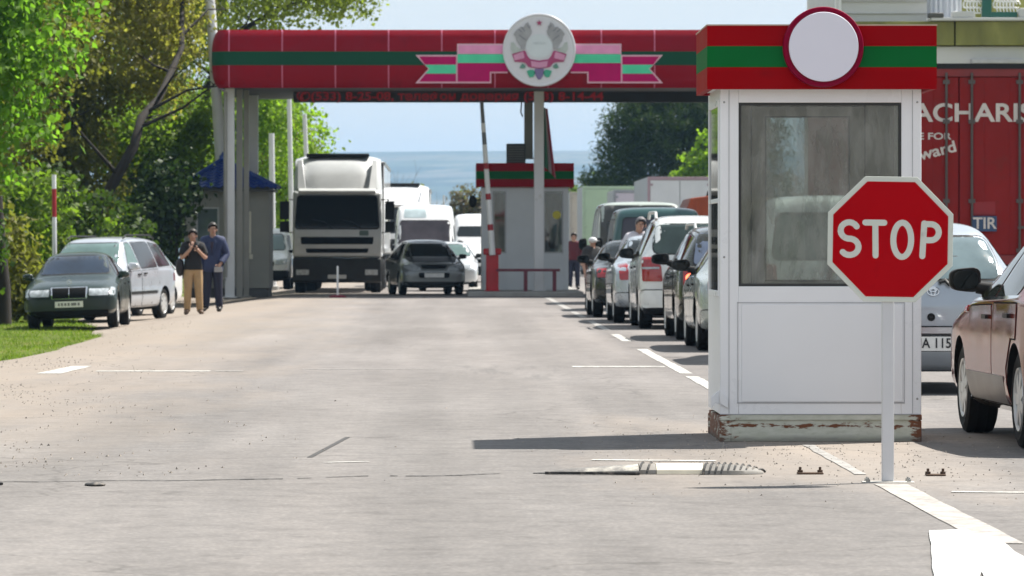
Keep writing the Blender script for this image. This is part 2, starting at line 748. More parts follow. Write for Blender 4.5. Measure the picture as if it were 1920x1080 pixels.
# ---- body tables: (from_front, zlow, zbelt, ztop, wlow, wbelt, wtop[, crown])
SEDAN = [(0, .30, .50, .58, .62, .62, .54), (.04, .23, .56, .68, .74, .76, .66), (.16, .22, .68, .80, .82, .83, .70), (.6, .20, .78, .885, .85, .86, .72),
         (1.2, .19, .86, .955, .86, .86, .74), (1.36, .19, .885, .995, .86, .86, .72), (1.5, .19, .89, 1.09, .86, .86, .68), (2.0, .19, .905, 1.37, .86, .86, .575),
         (2.15, .19, .905, 1.405, .86, .86, .57), (2.6, .19, .92, 1.42, .86, .86, .575), (3.0, .19, .925, 1.40, .86, .86, .575), (3.12, .19, .925, 1.365, .86, .86, .58),
         (3.55, .20, .93, 1.06, .86, .86, .67), (3.68, .20, .925, 1.0, .86, .855, .70), (4.25, .24, .89, .965, .84, .845, .70), (4.42, .29, .80, .925, .79, .81, .66),
         (4.50, .38, .62, .74, .66, .68, .55)]
SEDAN_WIN = [[(1.55, .93), (2.40, .95), (2.40, 1.335), (2.10, 1.335)], [(2.47, .95), (3.30, .965), (3.06, 1.32), (2.47, 1.335)]]
MPV = [(0, .30, .52, .62, .64, .64, .55), (.05, .23, .60, .74, .78, .80, .70), (.18, .22, .74, .88, .86, .87, .74), (.55, .20, .86, 1.0, .89, .90, .76),
       (.95, .19, .95, 1.08, .90, .90, .78), (1.08, .19, .97, 1.14, .90, .90, .76), (1.25, .19, .98, 1.27, .90, .90, .72), (1.75, .19, 1.0, 1.60, .90, .90, .63),
       (1.92, .19, 1.0, 1.65, .90, .90, .62), (2.6, .19, 1.02, 1.69, .90, .90, .63), (3.6, .20, 1.04, 1.67, .90, .90, .63), (4.1, .21, 1.04, 1.63, .90, .90, .62),
       (4.25, .22, 1.04, 1.58, .89, .895, .61), (4.5, .26, 1.02, 1.20, .87, .88, .72), (4.58, .30, .98, 1.06, .84, .86, .74), (4.63, .40, .74, .86, .74, .76, .66)]
MPV_WIN = [[(1.40, 1.03), (2.12, 1.05), (2.12, 1.56), (1.86, 1.555)], [(2.20, 1.05), (3.28, 1.08), (3.28, 1.58), (2.20, 1.57)],
           [(3.36, 1.08), (4.22, 1.11), (4.08, 1.52), (3.36, 1.575)]]
HATCH = [(0, .27, .50, .60, .62, .62, .54), (.05, .205, .58, .72, .74, .76, .66), (.18, .21, .70, .84, .82, .83, .70), (.5, .19, .80, .93, .84, .85, .72),
         (.85, .18, .87, 1.0, .85, .85, .73), (.98, .18, .89, 1.06, .85, .85, .71), (1.15, .18, .90, 1.17, .85, .85, .67), (1.7, .18, .92, 1.44, .85, .85, .57),
         (1.85, .18, .92, 1.475, .85, .85, .565), (2.5, .18, .94, 1.50, .85, .85, .57), (3.3, .18, .96, 1.47, .85, .85, .57), (3.55, .19, .96, 1.42, .85, .85, .565),
         (3.95, .22, .95, 1.16, .84, .845, .63), (4.05, .24, .94, 1.02, .83, .84, .68), (4.12, .27, .88, .95, .80, .81, .68), (4.18, .38, .62, .74, .68, .70, .58)]
HATCH_WIN = [[(1.28, .95), (2.14, .97), (2.14, 1.39), (1.78, 1.385)], [(2.21, .97), (3.0, .99), (3.0, 1.395), (2.21, 1.40)], [(3.07, .995), (3.62, 1.03), (3.45, 1.34), (3.07, 1.385)]]


def vanlike(L, W, H, hood=.55, nose=1.0, low=.24, tumble=.12, belt=None):
    """forward-control van: short sloping nose, tall box"""
    w = W / 2
    zb = belt or 1.12
    return [(0, .42, .58, .74, w * .72, w * .74, w * .66), (.05, .32, .68, .88, w * .88, w * .9, w * .8), (.2, .27, .84, nose, w * .96, w * .97, w * .84),
            (hood, .25, zb - .1, nose + .12, w, w, w * .86), (hood + .12, .25, zb - .02, nose + .22, w, w, w * .85), (hood + .85, .25, zb, H - .16, w, w, w - tumble - .06),
            (hood + 1.15, .25, zb, H - .03, w, w, w - tumble), (L * .5, .25, zb, H, w, w, w - tumble), (L - .5, .25, zb, H, w, w, w - tumble),
            (L - .22, .25, zb, H - .02, w, w, w - tumble - .01), (L - .10, .27, zb, H - .10, w, w * .995, w - tumble - .03), (L - .03, .32, zb, H - .42, w * .97, w * .98, w - tumble),
            (L, .42, zb - .25, H - .85, w * .92, w * .94, w * .86)]
# ================================================================== SETTING
def asphalt_mat():
    m, nt, p = new_mat('asphalt')
    g = nd(nt, 'ShaderNodeNewGeometry').outputs['Position']
    sx = nd(nt, 'ShaderNodeSeparateXYZ')
    lk(nt, g, sx.inputs[0])
    X, Y = sx.outputs[0], sx.outputs[1]
    mp = nd(nt, 'ShaderNodeMapping')
    mp.inputs['Scale'].default_value = (1, .22, 1)
    lk(nt, g, mp.inputs[0])
    big = noise(nt, mp.outputs[0], .55, 5, .6)
    base = ramp(nt, big, [(.3, (.168, .156, .148)), (.52, (.198, .185, .176)), (.72, (.232, .218, .208))])
    # paler with distance: grazing sheen painted into the road colour
    far_sheen = ramp(nt, mth(nt, 'ADD', mth(nt, 'MULTIPLY', Y, .01), mth(nt, 'MULTIPLY', big, .1)), [(.38, (1, 1, 1)), (.62, (1.13, 1.11, 1.11))])
    base = mixc(nt, 1., base, far_sheen, 'MULTIPLY')
    # worn wheel lanes along the road
    mp2 = nd(nt, 'ShaderNodeMapping')
    mp2.inputs['Scale'].default_value = (1, .018, 1)
    lk(nt, g, mp2.inputs[0])
    st = noise(nt, mp2.outputs[0], 1.15, 3, .5)
    base = mixc(nt, .85, base, ramp(nt, st, [(.32, (.80, .80, .80)), (.5, (.95, .95, .95)), (.68, (1.12, 1.11, 1.1))]), 'MULTIPLY')
    # fine stones in the wearing course
    vo = nd(nt, 'ShaderNodeTexVoronoi')
    vo.inputs['Scale'].default_value = 34
    lk(nt, g, vo.inputs['Vector'])
    base = mixc(nt, .55, base, ramp(nt, vo.outputs['Distance'], [(.12, (1.2, 1.2, 1.2)), (.55, (.72, .72, .72))]), 'MULTIPLY')
    fine = noise(nt, g, 14, 6, .75)
    base = mixc(nt, .5, base, ramp(nt, fine, [(.3, (.78, .78, .78)), (.7, (1.15, 1.15, 1.15))]), 'MULTIPLY')
    mid = noise(nt, g, 3.2, 8, .78)
    base = mixc(nt, .75, base, ramp(nt, mid, [(.33, (.66, .65, .64)), (.47, (.97, .97, .97)), (.65, (1.2, 1.19, 1.17))]), 'MULTIPLY')
    pit = nd(nt, 'ShaderNodeTexVoronoi')
    pit.inputs['Scale'].default_value = 5.5
    pit.inputs['Randomness'].default_value = 1.
    lk(nt, g, pit.inputs['Vector'])
    pm = mth(nt, 'MULTIPLY', ramp(nt, pit.outputs['Distance'], [(.05, (1, 1, 1)), (.13, (0, 0, 0))]), ramp(nt, noise(nt, g, .8, 3), [(.48, (0, 0, 0)), (.62, (1, 1, 1))]))
    base = mixc(nt, mth(nt, 'MULTIPLY', pm, .55), base, (.06, .055, .05))
    # tar patches and oil drips
    oil = noise(nt, mp.outputs[0], 2.4, 4, .6)
    base = mixc(nt, ramp(nt, oil, [(.66, (0, 0, 0)), (.78, (.45, .45, .45))]), base, (.13, .125, .12))
    # tan dust blown over both edges
    dn = noise(nt, mp.outputs[0], .9, 6, .65)
    left = mth(nt, 'MULTIPLY', mth(nt, 'ADD', mth(nt, 'MULTIPLY', X, -1), -1.6), .33)
    leftm = nd(nt, 'ShaderNodeClamp')
    lk(nt, mth(nt, 'ADD', mth(nt, 'MULTIPLY', left, 1.0), mth(nt, 'MULTIPLY', mth(nt, 'SUBTRACT', dn, .5), 1.6)), leftm.inputs[0])
    lf = mth(nt, 'MULTIPLY', leftm.outputs[0], ramp(nt, mth(nt, 'MULTIPLY', Y, .01), [(.26, (.15, .15, .15)), (.36, (1, 1, 1))]))
    base = mixc(nt, mth(nt, 'MULTIPLY', lf, .72), base, (.285, .236, .190))
    rx = mth(nt, 'SUBTRACT', 1, mth(nt, 'MULTIPLY', mth(nt, 'ABSOLUTE', mth(nt, 'SUBTRACT', X, 2.3)), .62))
    ry = mth(nt, 'SUBTRACT', 1, mth(nt, 'MULTIPLY', mth(nt, 'ABSOLUTE', mth(nt, 'SUBTRACT', Y, 31.)), .14))
    rm = nd(nt, 'ShaderNodeClamp')
    lk(nt, mth(nt, 'ADD', mth(nt, 'MINIMUM', rx, ry), mth(nt, 'MULTIPLY', mth(nt, 'SUBTRACT', dn, .55), 1.8)), rm.inputs[0])
    base = mixc(nt, mth(nt, 'MULTIPLY', rm.outputs[0], .75), base, (.34, .285, .235))
    # smudged braking marks in front of the stop line
    mp3 = nd(nt, 'ShaderNodeMapping')
    mp3.inputs['Scale'].default_value = (5.5, .30, 1)
    mp3.inputs['Rotation'].default_value = (0, 0, .03)
    lk(nt, g, mp3.inputs[0])
    sm = ramp(nt, noise(nt, mp3.outputs[0], 1.3, 4, .6), [(.50, (0, 0, 0)), (.64, (1, 1, 1))])
    bx_ = mth(nt, 'SUBTRACT', 1, mth(nt, 'POWER', mth(nt, 'ABSOLUTE', mth(nt, 'DIVIDE', mth(nt, 'SUBTRACT', X, .62), .85)), 3))
    by_ = mth(nt, 'SUBTRACT', 1, mth(nt, 'POWER', mth(nt, 'ABSOLUTE', mth(nt, 'DIVIDE', mth(nt, 'SUBTRACT', Y, 49.2), 3.3)), 3))
    bm_ = nd(nt, 'ShaderNodeClamp')
    lk(nt, mth(nt, 'MINIMUM', bx_, by_), bm_.inputs[0])
    base = mixc(nt, mth(nt, 'MULTIPLY', mth(nt, 'MULTIPLY', bm_.outputs[0], sm), .55), base, (.105, .10, .096))
    # hairline cracks
    cv = nd(nt, 'ShaderNodeTexVoronoi', feature='DISTANCE_TO_EDGE')
    cv.inputs['Scale'].default_value = .16
    wv = nd(nt, 'ShaderNodeVectorMath', operation='ADD')
    nz = nd(nt, 'ShaderNodeTexNoise')
    nz.inputs['Scale'].default_value = 1.3
    nz.inputs['Detail'].default_value = 5
    lk(nt, g, nz.inputs['Vector'])
    lk(nt, g, wv.inputs[0])
    lk(nt, nz.outputs['Color'], wv.inputs[1])
    lk(nt, wv.outputs[0], cv.inputs['Vector'])
    cr = ramp(nt, cv.outputs['Distance'], [(.0, (1, 1, 1)), (.0035, (0, 0, 0))])
    base = mixc(nt, mth(nt, 'MULTIPLY', cr, .55), base, (.07, .065, .06))
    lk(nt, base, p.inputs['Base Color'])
    p.inputs['Roughness'].default_value = .88
    p.inputs['Specular IOR Level'].default_value = .25
    b = nd(nt, 'ShaderNodeBump')
    b.inputs['Strength'].default_value = .35
    b.inputs['Distance'].default_value = .012
    lk(nt, fine, b.inputs['Height'])
    lk(nt, b.outputs[0], p.inputs['Normal'])
    return m


def marking_mat(name, col=(.56, .55, .51), lo=.47, hi=.60):
    m, nt, p = new_mat(name)
    g = nd(nt, 'ShaderNodeNewGeometry').outputs['Position']
    f = ramp(nt, noise(nt, g, 7, 7, .75), [(lo, (1, 1, 1)), (hi, (0, 0, 0))])
    c = mixc(nt, f, (.25, .235, .22), col)
    f2 = noise(nt, g, 1.3, 3)
    c = mixc(nt, .6, c, ramp(nt, f2, [(.3, (.75, .74, .72)), (.65, (1, 1, 1))]), 'MULTIPLY')
    lk(nt, c, p.inputs['Base Color'])
    p.inputs['Roughness'].default_value = .7
    return m


def soil_mat(name, a, b, c, sc):
    m, nt, p = new_mat(name)
    g = nd(nt, 'ShaderNodeNewGeometry').outputs['Position']
    x = ramp(nt, noise(nt, g, sc, 6, .65), [(.3, a), (.5, b), (.72, c)])
    x = mixc(nt, .5, x, ramp(nt, noise(nt, g, sc * 30, 4, .7), [(.3, (.7, .7, .7)), (.7, (1.2, 1.2, 1.2))]), 'MULTIPLY')
    lk(nt, x, p.inputs['Base Color'])
    p.inputs['Roughness'].default_value = .95
    p.inputs['Specular IOR Level'].default_value = .1
    return m


_EDGE = [(-60, -40), (20, -11), (40, -6.6), (50, -5.75), (58, -5.55), (70, -5.55), (80, -6.0), (90, -6.9), (100, -7.9), (115, -8.4), (150, -8.2), (400, -8.2)]


def shoulder_edge(y):
    """x of the left asphalt / gravel edge"""
    for (ya, xa), (yb, xb) in zip(_EDGE, _EDGE[1:]):
        if y <= yb:
            t = max(0, (y - ya) / (yb - ya))
            return xa + (xb - xa) * t + .10 * math.sin(y * .43) + .06 * math.sin(y * 1.1)
    return -8.2


def dip(x, y):
    """the left shoulder falls away gently"""
    t = min(1, max(0, (-4.2 - x) / 2.6))
    f = min(1, max(0, (y - 42) / 22))
    return -.25 * t * t * (3 - 2 * t) * f


def ground_z(x, y):
    z = dip(x, y) - .022
    e = shoulder_edge(y)
    if x < e:
        z += .022 * min(1, (e - x) / .3)
        if x < e - 4:
            z += min(1.2, .05 * (e - 4 - x))
    if y > 320:
        z -= min(60, ((y - 320) / 1000) ** 1.3 * 26)
    return z


# one ground sheet to the valley floor, fine near the road
xs = [-4200, -2600, -1500, -800, -400, -200, -120, -80, -60, -45, -35, -28, -23, -19, -16] + [-14 + .5 * i for i in range(19)] + [-4, -2, 0, 3, 6, 9, 12, 16, 25, 40, 70, 130, 260, 500, 900, 1600, 2700, 4200]
ys = [-60, 0, 10] + [16 + 4 * i for i in range(40)] + [180, 190, 205, 225, 250, 285, 320, 380, 450, 560, 700, 900, 1200, 1600, 2200, 3000, 3900, 5000, 6200]
mb = MB()
for yy in ys:
    for xx in xs:
        mb.v.append((xx, yy, ground_z(xx, yy)))
nx = len(xs)
for j in range(len(ys) - 1):
    for i in range(nx - 1):
        mb.f.append((j * nx + i, j * nx + i + 1, (j + 1) * nx + i + 1, (j + 1) * nx + i))
        mb.m.append(0)
o = mb.build('ground', soil_mat('turf_soil', (.06, .08, .015), (.10, .135, .02), (.16, .15, .045), .5), fix=False)
tag(o, kind='structure')

# asphalt apron (road, left shoulder, truck lanes on the right)
mb = MB()
yl = [-40 + 4 * i for i in range(24)] + [56 + 3 * i for i in range(44)] + [190, 200, 220, 240, 270, 300, 330]
cols = 30
for yy in yl:
    e = shoulder_edge(yy)
    for k in range(cols):
        t = k / (cols - 1)
        xx = e + (14.5 - e) * t ** 1.8
        mb.v.append((xx, yy, dip(xx, yy) - (.014 if k == 0 else 0)))
for j in range(len(yl) - 1):
    for i in range(cols - 1):
        mb.f.append((j * cols + i, j * cols + i + 1, (j + 1) * cols + i + 1, (j + 1) * cols + i))
        mb.m.append(0)
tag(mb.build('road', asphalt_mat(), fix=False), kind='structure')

# far hillside across the valley
mb = MB()
hx = [-5200 + 200 * i for i in range(53)]
hy = [(3600, -70), (4300, -45), (5000, 0), (5600, 45), (6200, 88), (6800, 122), (7200, 136), (7800, 132)]
for k, (yy, zz) in enumerate(hy):
    for xx in hx:
        w = k / 7
        mb.v.append((xx, yy + 160 * math.sin(xx * .0021 + k), zz + w * (7 * math.sin(xx * .0011 + 1) + 3 * math.sin(xx * .0037)) + (1 - abs(w - .5) * 2) * 14 * math.sin(xx * .0026 + k * 1.3)))
n = len(hx)
for j in range(len(hy) - 1):
    for i in range(n - 1):
        mb.f.append((j * n + i, j * n + i + 1, (j + 1) * n + i + 1, (j + 1) * n + i))
        mb.m.append(0)
hm, nt, p = new_mat('far_fields')
g = nd(nt, 'ShaderNodeNewGeometry').outputs['Position']
mp = nd(nt, 'ShaderNodeMapping')
mp.inputs['Scale'].default_value = (.0016, .0045, .02)
lk(nt, g, mp.inputs[0])
vo = nd(nt, 'ShaderNodeTexVoronoi')
vo.inputs['Scale'].default_value = 2.2
lk(nt, mp.outputs[0], vo.inputs['Vector'])
c = ramp(nt, vo.outputs['Color'], [(.1, (.012, .018, .010)), (.4, (.06, .075, .035)), (.7, (.19, .165, .115)), (.95, (.02, .03, .016))])
c = mixc(nt, ramp(nt, noise(nt, mp.outputs[0], 9, 6, .7), [(.5, (0, 0, 0)), (.62, (1, 1, 1))]), c, (.03, .045, .022))
lk(nt, c, p.inputs['Base Color'])
p.inputs['Roughness'].default_value = .95
tag(mb.build('hills', hm, fix=False), kind='structure')

# air between the eye and the far hillside
mb = MB().box(-5600, 5600, -300, 8300, -160, 175)
hz, nt, p = new_mat('haze')
nt.nodes.remove(p)
pv = nd(nt, 'ShaderNodeVolumePrincipled')
pv.inputs['Color'].default_value = (.35, .60, .92, 1)
pv.inputs['Density'].default_value = HAZE
pv.inputs['Anisotropy'].default_value = .1
lk(nt, pv.outputs[0], nt.nodes['Material Output'].inputs['Volume'])
o = mb.build('haze', hz, smooth=False)
tag(o, kind='stuff')
o.visible_shadow = True

# painted markings: sheets a few millimetres above the asphalt
WM = marking_mat('white_marking')
WORN = marking_mat('worn_marking', (.42, .41, .385), .42, .56)


def sheet(name, polys, m, z=.004, kind='structure'):
    mb = MB()
    for pl in polys:
        q = []
        for i in range(len(pl)):
            a, b = Vector(pl[i]), Vector(pl[(i + 1) % len(pl)])
            k = max(1, min(60, int((b - a).length / .45)))
            for j in range(k):
                p = a + (b - a) * j / k
                q.append((p.x + random.gauss(0, .0035), p.y + random.gauss(0, .006)))
        V, _, Fc, *_r = delaunay_2d_cdt([Vector(p) for p in q], [(i, (i + 1) % len(q)) for i in range(len(q))], [], 1, 1e-5)
        mb.add([(v.x, v.y, z) for v in V], [tuple(f) for f in Fc])
    me = mb.mesh(name, False)
    for pg in me.polygons:
        if pg.normal.z < 0:
            pg.flip()
    return tag(link_mesh(name, me, m, smooth=False), kind=kind)


def quadline(p0, p1, w, n=1):
    a, b = Vector(gp(*p0)), Vector(gp(*p1))
    t = (b - a).normalized()
    q = Vector((-t.y, t.x)) * w / 2
    return [tuple(a - q), tuple(b - q), tuple(b + q), tuple(a + q)]


def lane(y0, y1, x0=2.43, w=.15, dx=0.):
    return [(x0 - w / 2, y0), (x0 + w / 2, y0), (x0 + w / 2 + dx, y1), (x0 - w / 2 + dx, y1)]


sheet('lane_marking', [lane(20.9, 26.1, 2.46, .18, -.02)], marking_mat('dusty_marking', (.42, .39, .355), .46, .60))
sheet('lane_marking', [lane(27.2, 31.2, 2.37, .07)], WORN)
sheet('lane_marking', [lane(34, 47.5, w=.13), lane(48.6, 60, w=.13), lane(65, 70, w=.13)], WM)
sheet('lane_marking', [lane(73.5, 82, w=.12), lane(86, 94, w=.12), lane(97, 119, w=.14)], WORN)
sheet('stop_line_marking', [[(x0, 51.2), (x1, 51.2), (x1, 51.55), (x0, 51.55)] for x0, x1 in ((1.32, 2.33),)], WM)
sheet('stop_line_marking', [[(x0, 49.4), (x1, 49.4), (x1, 49.72), (x0, 49.72)] for x0, x1 in ((-3.75, -2.55),)], WM)
sheet('stop_line_marking', [[(-2.5, 49.45), (-2.2, 49.45), (-2.2, 49.66), (-2.5, 49.66)], [(-1.6, 50.2), (-.2, 50.4), (-.2, 50.46), (-1.6, 50.3)]], WORN)
sheet('edge_marking', [[(-4.3, 48.6), (-4.05, 48.6), (-3.95, 51.6), (-4.17, 51.6)]], WM)
sheet('cross_marking', [quadline((1110, 863), (1340, 865), .14), quadline((1785, 923), (1990, 925), .10), quadline((610, 868), (690, 866), .06)], WM)
arrow = [(1743, 998), (1812, 995), (1826, 1004), (1868, 1011), (1925, 1052), (1960, 1100), (1852, 1098), (1842, 1074), (1830, 1098), (1752, 1098)]
sheet('arrow_marking', [[gp(*q) for q in arrow]], marking_mat('fresh_marking', (.70, .70, .68), .52, .68), .008)

# transverse seam where the wearing course ends
crk = mat('tar_seam', (.045, .042, .04), .8, 0, .3, 9)
mb = MB()
pts = [(-3.6, 26.05), (-2.6, 26.35), (-1.2, 26.6), (-.4, 27.05), (.05, 27.1), (.28, 27.3)]
for k in range(len(pts) - 1):
    (xa, ya), (xb, yb) = pts[k], pts[k + 1]
    for j in range(10):
        t0, t1 = j / 10, (j + 1) / 10
        w0, w1 = (.012 + .02 * random.random() for _ in range(2))
        x0, x1 = lin(xa, xb, t0), lin(xa, xb, t1)
        y0, y1 = lin(ya, yb, t0) + .04 * math.sin(x0 * 9), lin(ya, yb, t1) + .04 * math.sin(x1 * 9)
        if random.random() < .8:
            mb.add([(x0, y0 - w0, .003), (x1, y1 - w1, .003), (x1, y1 + w1, .003), (x0, y0 + w0, .003)], [(0, 1, 2, 3)])
for (xa, ya), (xb, yb), w in (((-.89, 29.4), (-.72, 32.5), .018), ((-.72, 32.5), (-.4, 32.5), .02), ((1.95, 25.9), (3.1, 26.6), .02)):
    mb.add([(xa - w, ya, .003), (xb - w, yb, .003), (xb + w, yb + .02, .003), (xa + w, ya + .02, .003)], [(0, 1, 2, 3)])
tag(mb.build('road_crack', crk, smooth=False, fix=False), kind='structure')

def scatter(name, n, fn, size, m, smooth=False):
    """loose stones: one object of many small lumps"""
    mb = MB()
    for _ in range(n):
        x, y, z = fn()
        s = size * random.uniform(.4, 1.3)
        a = random.uniform(0, 6.28)
        ca, sa = math.cos(a) * s, math.sin(a) * s
        h = s * random.uniform(.5, .9)
        mb.add([(x + ca, y + sa, z - .004), (x - sa * .8, y + ca * .8, z - .004), (x - ca * .9, y - sa * .9, z - .004), (x + sa * .7, y - ca * .7, z - .004), (x + ca * .2, y + sa * .2, z + h)],
               [(0, 1, 4), (1, 2, 4), (2, 3, 4), (3, 0, 4)])
    o = mb.build(name, m, smooth=smooth, fix=False)
    return tag(o, kind='stuff')


def left_spot():
    while True:
        p = left_any()
        if math.sin(p[0] * 2.3 + p[1] * .7) + math.sin(p[0] * 5.1 - p[1] * 1.9) + random.gauss(0, .5) > .3:
            return p


def left_any():
    y = random.uniform(27, 58) if random.random() < .7 else random.uniform(58, 115)
    e = max(shoulder_edge(y), -.0975 * y)
    x = e + abs(random.gauss(0, 1.1)) - .2
    return (x, y, dip(x, y))


stone = mat('stone', (.27, .235, .20), .9, 0, .6, .9)
o = scatter('gravel', 1100, left_spot, .014, stone)
tag(o, 'loose gravel strewn along the left shoulder of the road', 'gravel')
o = scatter('gravel', 900, lambda: (random.gauss(2.3, .75), 31.5 + random.gauss(-1.4, 2.6), 0), .011, stone)
tag(o, 'loose gravel scattered round the foot of the white booth', 'gravel')


def grass_blades(name, n, spot, h, m):
    V = np.zeros((n * 3, 3), np.float32)
    for i in range(n):
        x, y, z = spot()
        a = random.uniform(0, 6.28)
        w = h * .16
        hh = h * random.uniform(.5, 1.3)
        lx, ly = random.gauss(0, .35) * hh, random.gauss(0, .35) * hh
        V[i * 3] = (x - math.cos(a) * w, y - math.sin(a) * w, z)
        V[i * 3 + 1] = (x + math.cos(a) * w, y + math.sin(a) * w, z)
        V[i * 3 + 2] = (x + lx, y + ly, z + hh)
    me = bpy.data.meshes.new(name)
    me.from_pydata(V.tolist(), [], [(3 * i, 3 * i + 1, 3 * i + 2) for i in range(n)])
    return link_mesh(name, me, m, smooth=False)


def verge():
    while True:
        y = random.uniform(50, 125)
        e = shoulder_edge(y)
        x = e - random.uniform(-.05, 7) ** 1.0
        if math.sin(x * 1.7 + y * .6) + math.sin(x * .9 - y * .33) + random.gauss(0, .6) > -1.2 or x < e - 1:
            return x, y, ground_z(x, y) - .01


o = grass_blades('grass', 60000, verge, .055, leaf_mat('grass_blade', (.08, .12, .015), (.17, .25, .03), (.27, .30, .07), .4))
tag(o, 'short bright green grass of the left verge', 'grass', kind='stuff')
# ================================================================== NEAR BOOTH, SIGN AND THE THINGS ROUND THEM
flag_red = mat('fascia_red', (.31, .0008, .004), .55, 0, .08, 1.5, spec=.06, dirt=((.25, .003, .006), 3, .62))
flag_green = mat('fascia_green', (.004, .135, .03), .55, 0, .1, 1.5, spec=.06)
pvc = mat('white_panel', (.84, .84, .86), .33, 0, .03, 1.2, dirt=((.72, .71, .69), 1.1, .64))
pvc2 = mat('white_frame', (.86, .86, .88), .3, 0, .03, 2)
seam = mat('panel_gap', (.46, .46, .48), .6, 0, .1, 5)
grey_in = mat('booth_lining', (.36, .335, .29), .6, 0, .08, 2)
gasket = mat('gasket', (.03, .03, .03), .6, 0, .1, 5)


def rust_mat():
    m, nt, p = new_mat('rusting_plinth')
    tc = nd(nt, 'ShaderNodeTexCoord').outputs['Object']
    s = nd(nt, 'ShaderNodeSeparateXYZ')
    lk(nt, tc, s.inputs[0])
    mp = nd(nt, 'ShaderNodeMapping')
    mp.inputs['Scale'].default_value = (3, 3, 9)
    lk(nt, tc, mp.inputs[0])
    n = noise(nt, mp.outputs[0], 2.2, 7, .7)
    # a rust seam along the weld at .12 m and eaten corners
    band = mth(nt, 'SUBTRACT', 1, mth(nt, 'MULTIPLY', mth(nt, 'ABSOLUTE', mth(nt, 'SUBTRACT', s.outputs[2], .105)), 34))
    corner = mth(nt, 'MULTIPLY', mth(nt, 'SUBTRACT', mth(nt, 'ABSOLUTE', s.outputs[0]), .53), 7)
    f = mth(nt, 'MAXIMUM', band, corner)
    f = mth(nt, 'ADD', f, mth(nt, 'MULTIPLY', mth(nt, 'SUBTRACT', n, .53), 4.2))
    fr = ramp(nt, f, [(.48, (0, 0, 0)), (.74, (1, 1, 1))])
    c = mixc(nt, fr, ramp(nt, n, [(.35, (.66, .66, .58)), (.62, (.50, .51, .42))]), ramp(nt, n, [(.3, (.10, .035, .015)), (.7, (.22, .075, .03))]))
    foot = ramp(nt, mth(nt, 'ADD', s.outputs[2], mth(nt, 'MULTIPLY', n, .08)), [(.055, (1, 1, 1)), (.085, (0, 0, 0))])
    c = mixc(nt, mth(nt, 'MULTIPLY', foot, .6), c, (.10, .09, .075))
    lk(nt, c, p.inputs['Base Color'])
    p.inputs['Roughness'].default_value = .75
    return m


rust = rust_mat()
BX, BY = 2.50, 31.8
booth = thing('guard_booth', 'small white guard booth with rusty base and blank round plaque behind the stop sign', 'booth', (BX, BY, 0))
w, dp = .682, 1.46          # half width, depth; front face at local y = 0
x0, x1, zt, zw0, zw1 = -.556, .547, 2.40, 1.052, 2.297
# plinth
mb = MB().box(-w + .004, w - .004, .012, dp - .01, 0, .165)
mb.box(-w - .004, w + .004, 0.0, .05, .145, .182)
mb.box(-w - .002, -w + .075, .004, .08, 0, .142).box(w - .075, w + .002, .004, .08, 0, .142)
mb.box(-w - .003, -w + .06, dp - .08, dp, 0, .142).box(w - .06, w + .003, dp - .08, dp, 0, .142)
mb.build('plinth', rust, booth, bevel=.004)
# walls (each a frame of bars and panels, so that the windows are real openings)
fw = MB()
fw.box(-w, x0, 0, .06, .185, zt).box(x1, w, 0, .06, .185, zt).box(x0, x1, 0, .06, zw1, zt).box(x0, x1, 0, .06, .185, zw0)
fw.build('front_wall', pvc2, booth, bevel=.004)
pn = MB()
pn.box(x0 + .02, x1 + .01, -.008, -.001, .27, .93)
pn.build('front_panel', pvc, booth, bevel=.002)
gaps = MB()
gaps.box(x0 - .012, x1 + .022, -.0035, -.0008, .258, .268).box(x0 - .012, x1 + .022, -.0035, -.0008, .938, .945)
gaps.box(x0 - .010, x0 - .006, -.0035, -.0008, .268, .938).box(x1 + .018, x1 + .022, -.0035, -.0008, .268, .938)
gaps.box(-w + .058, -w + .063, -.0035, -.0008, .19, 2.38).box(w - .063, w - .058, -.0035, -.0008, .19, 2.38)
gaps.box(-w, w, -.0035, -.0008, .183, .188)
gaps.build('panel_gap', seam, booth, smooth=False)
# front window
wf = MB()
for a in ((x0, x0 + .018, zw0, zw1), (x1 - .018, x1, zw0, zw1), (x0 + .018, x1 - .018, zw0, zw0 + .018), (x0 + .018, x1 - .018, zw1 - .018, zw1)):
    wf.box(a[0], a[1], .012, .066, a[2], a[3])
win = wf.build('window', gasket, booth)
MB().box(x0 + .015, x1 - .015, .03, .036, zw0 + .015, zw1 - .015).build('pane', glass_mat('booth_pane', (.88, .90, .88), .15, 1.5), win, smooth=False)
# left wall: window above, panel below
lw = MB()
yA, yB = .16, dp - .12
lw.box(-w, -w + .05, .061, yA, .185, zt).box(-w, -w + .05, yB, dp, .185, zt).box(-w, -w + .05, yA, yB, .185, 1.0).box(-w, -w + .05, yA, yB, 2.3, zt)
lw.build('left_wall', pvc, booth, bevel=.003)
lwin = MB().box(-w - .006, -w + .02, yA - .02, yA + .02, .98, 2.32).box(-w - .006, -w + .02, yB - .02, yB + .02, .98, 2.32)
lwin.box(-w - .006, -w + .02, yA + .02, yB - .02, .98, 1.02).box(-w - .006, -w + .02, yA + .02, yB - .02, 2.28, 2.32)
lwin.box(-w - .006, -w + .02, yA + .02, yB - .02, 1.62, 1.65)
win = lwin.build('window', pvc2, booth, bevel=.003)
MB().box(-w + .004, -w + .010, yA, yB, 1.0, 2.3).build('pane', glass_mat('side_pane', (.75, .8, .77), .06, 1.8), win, smooth=False)
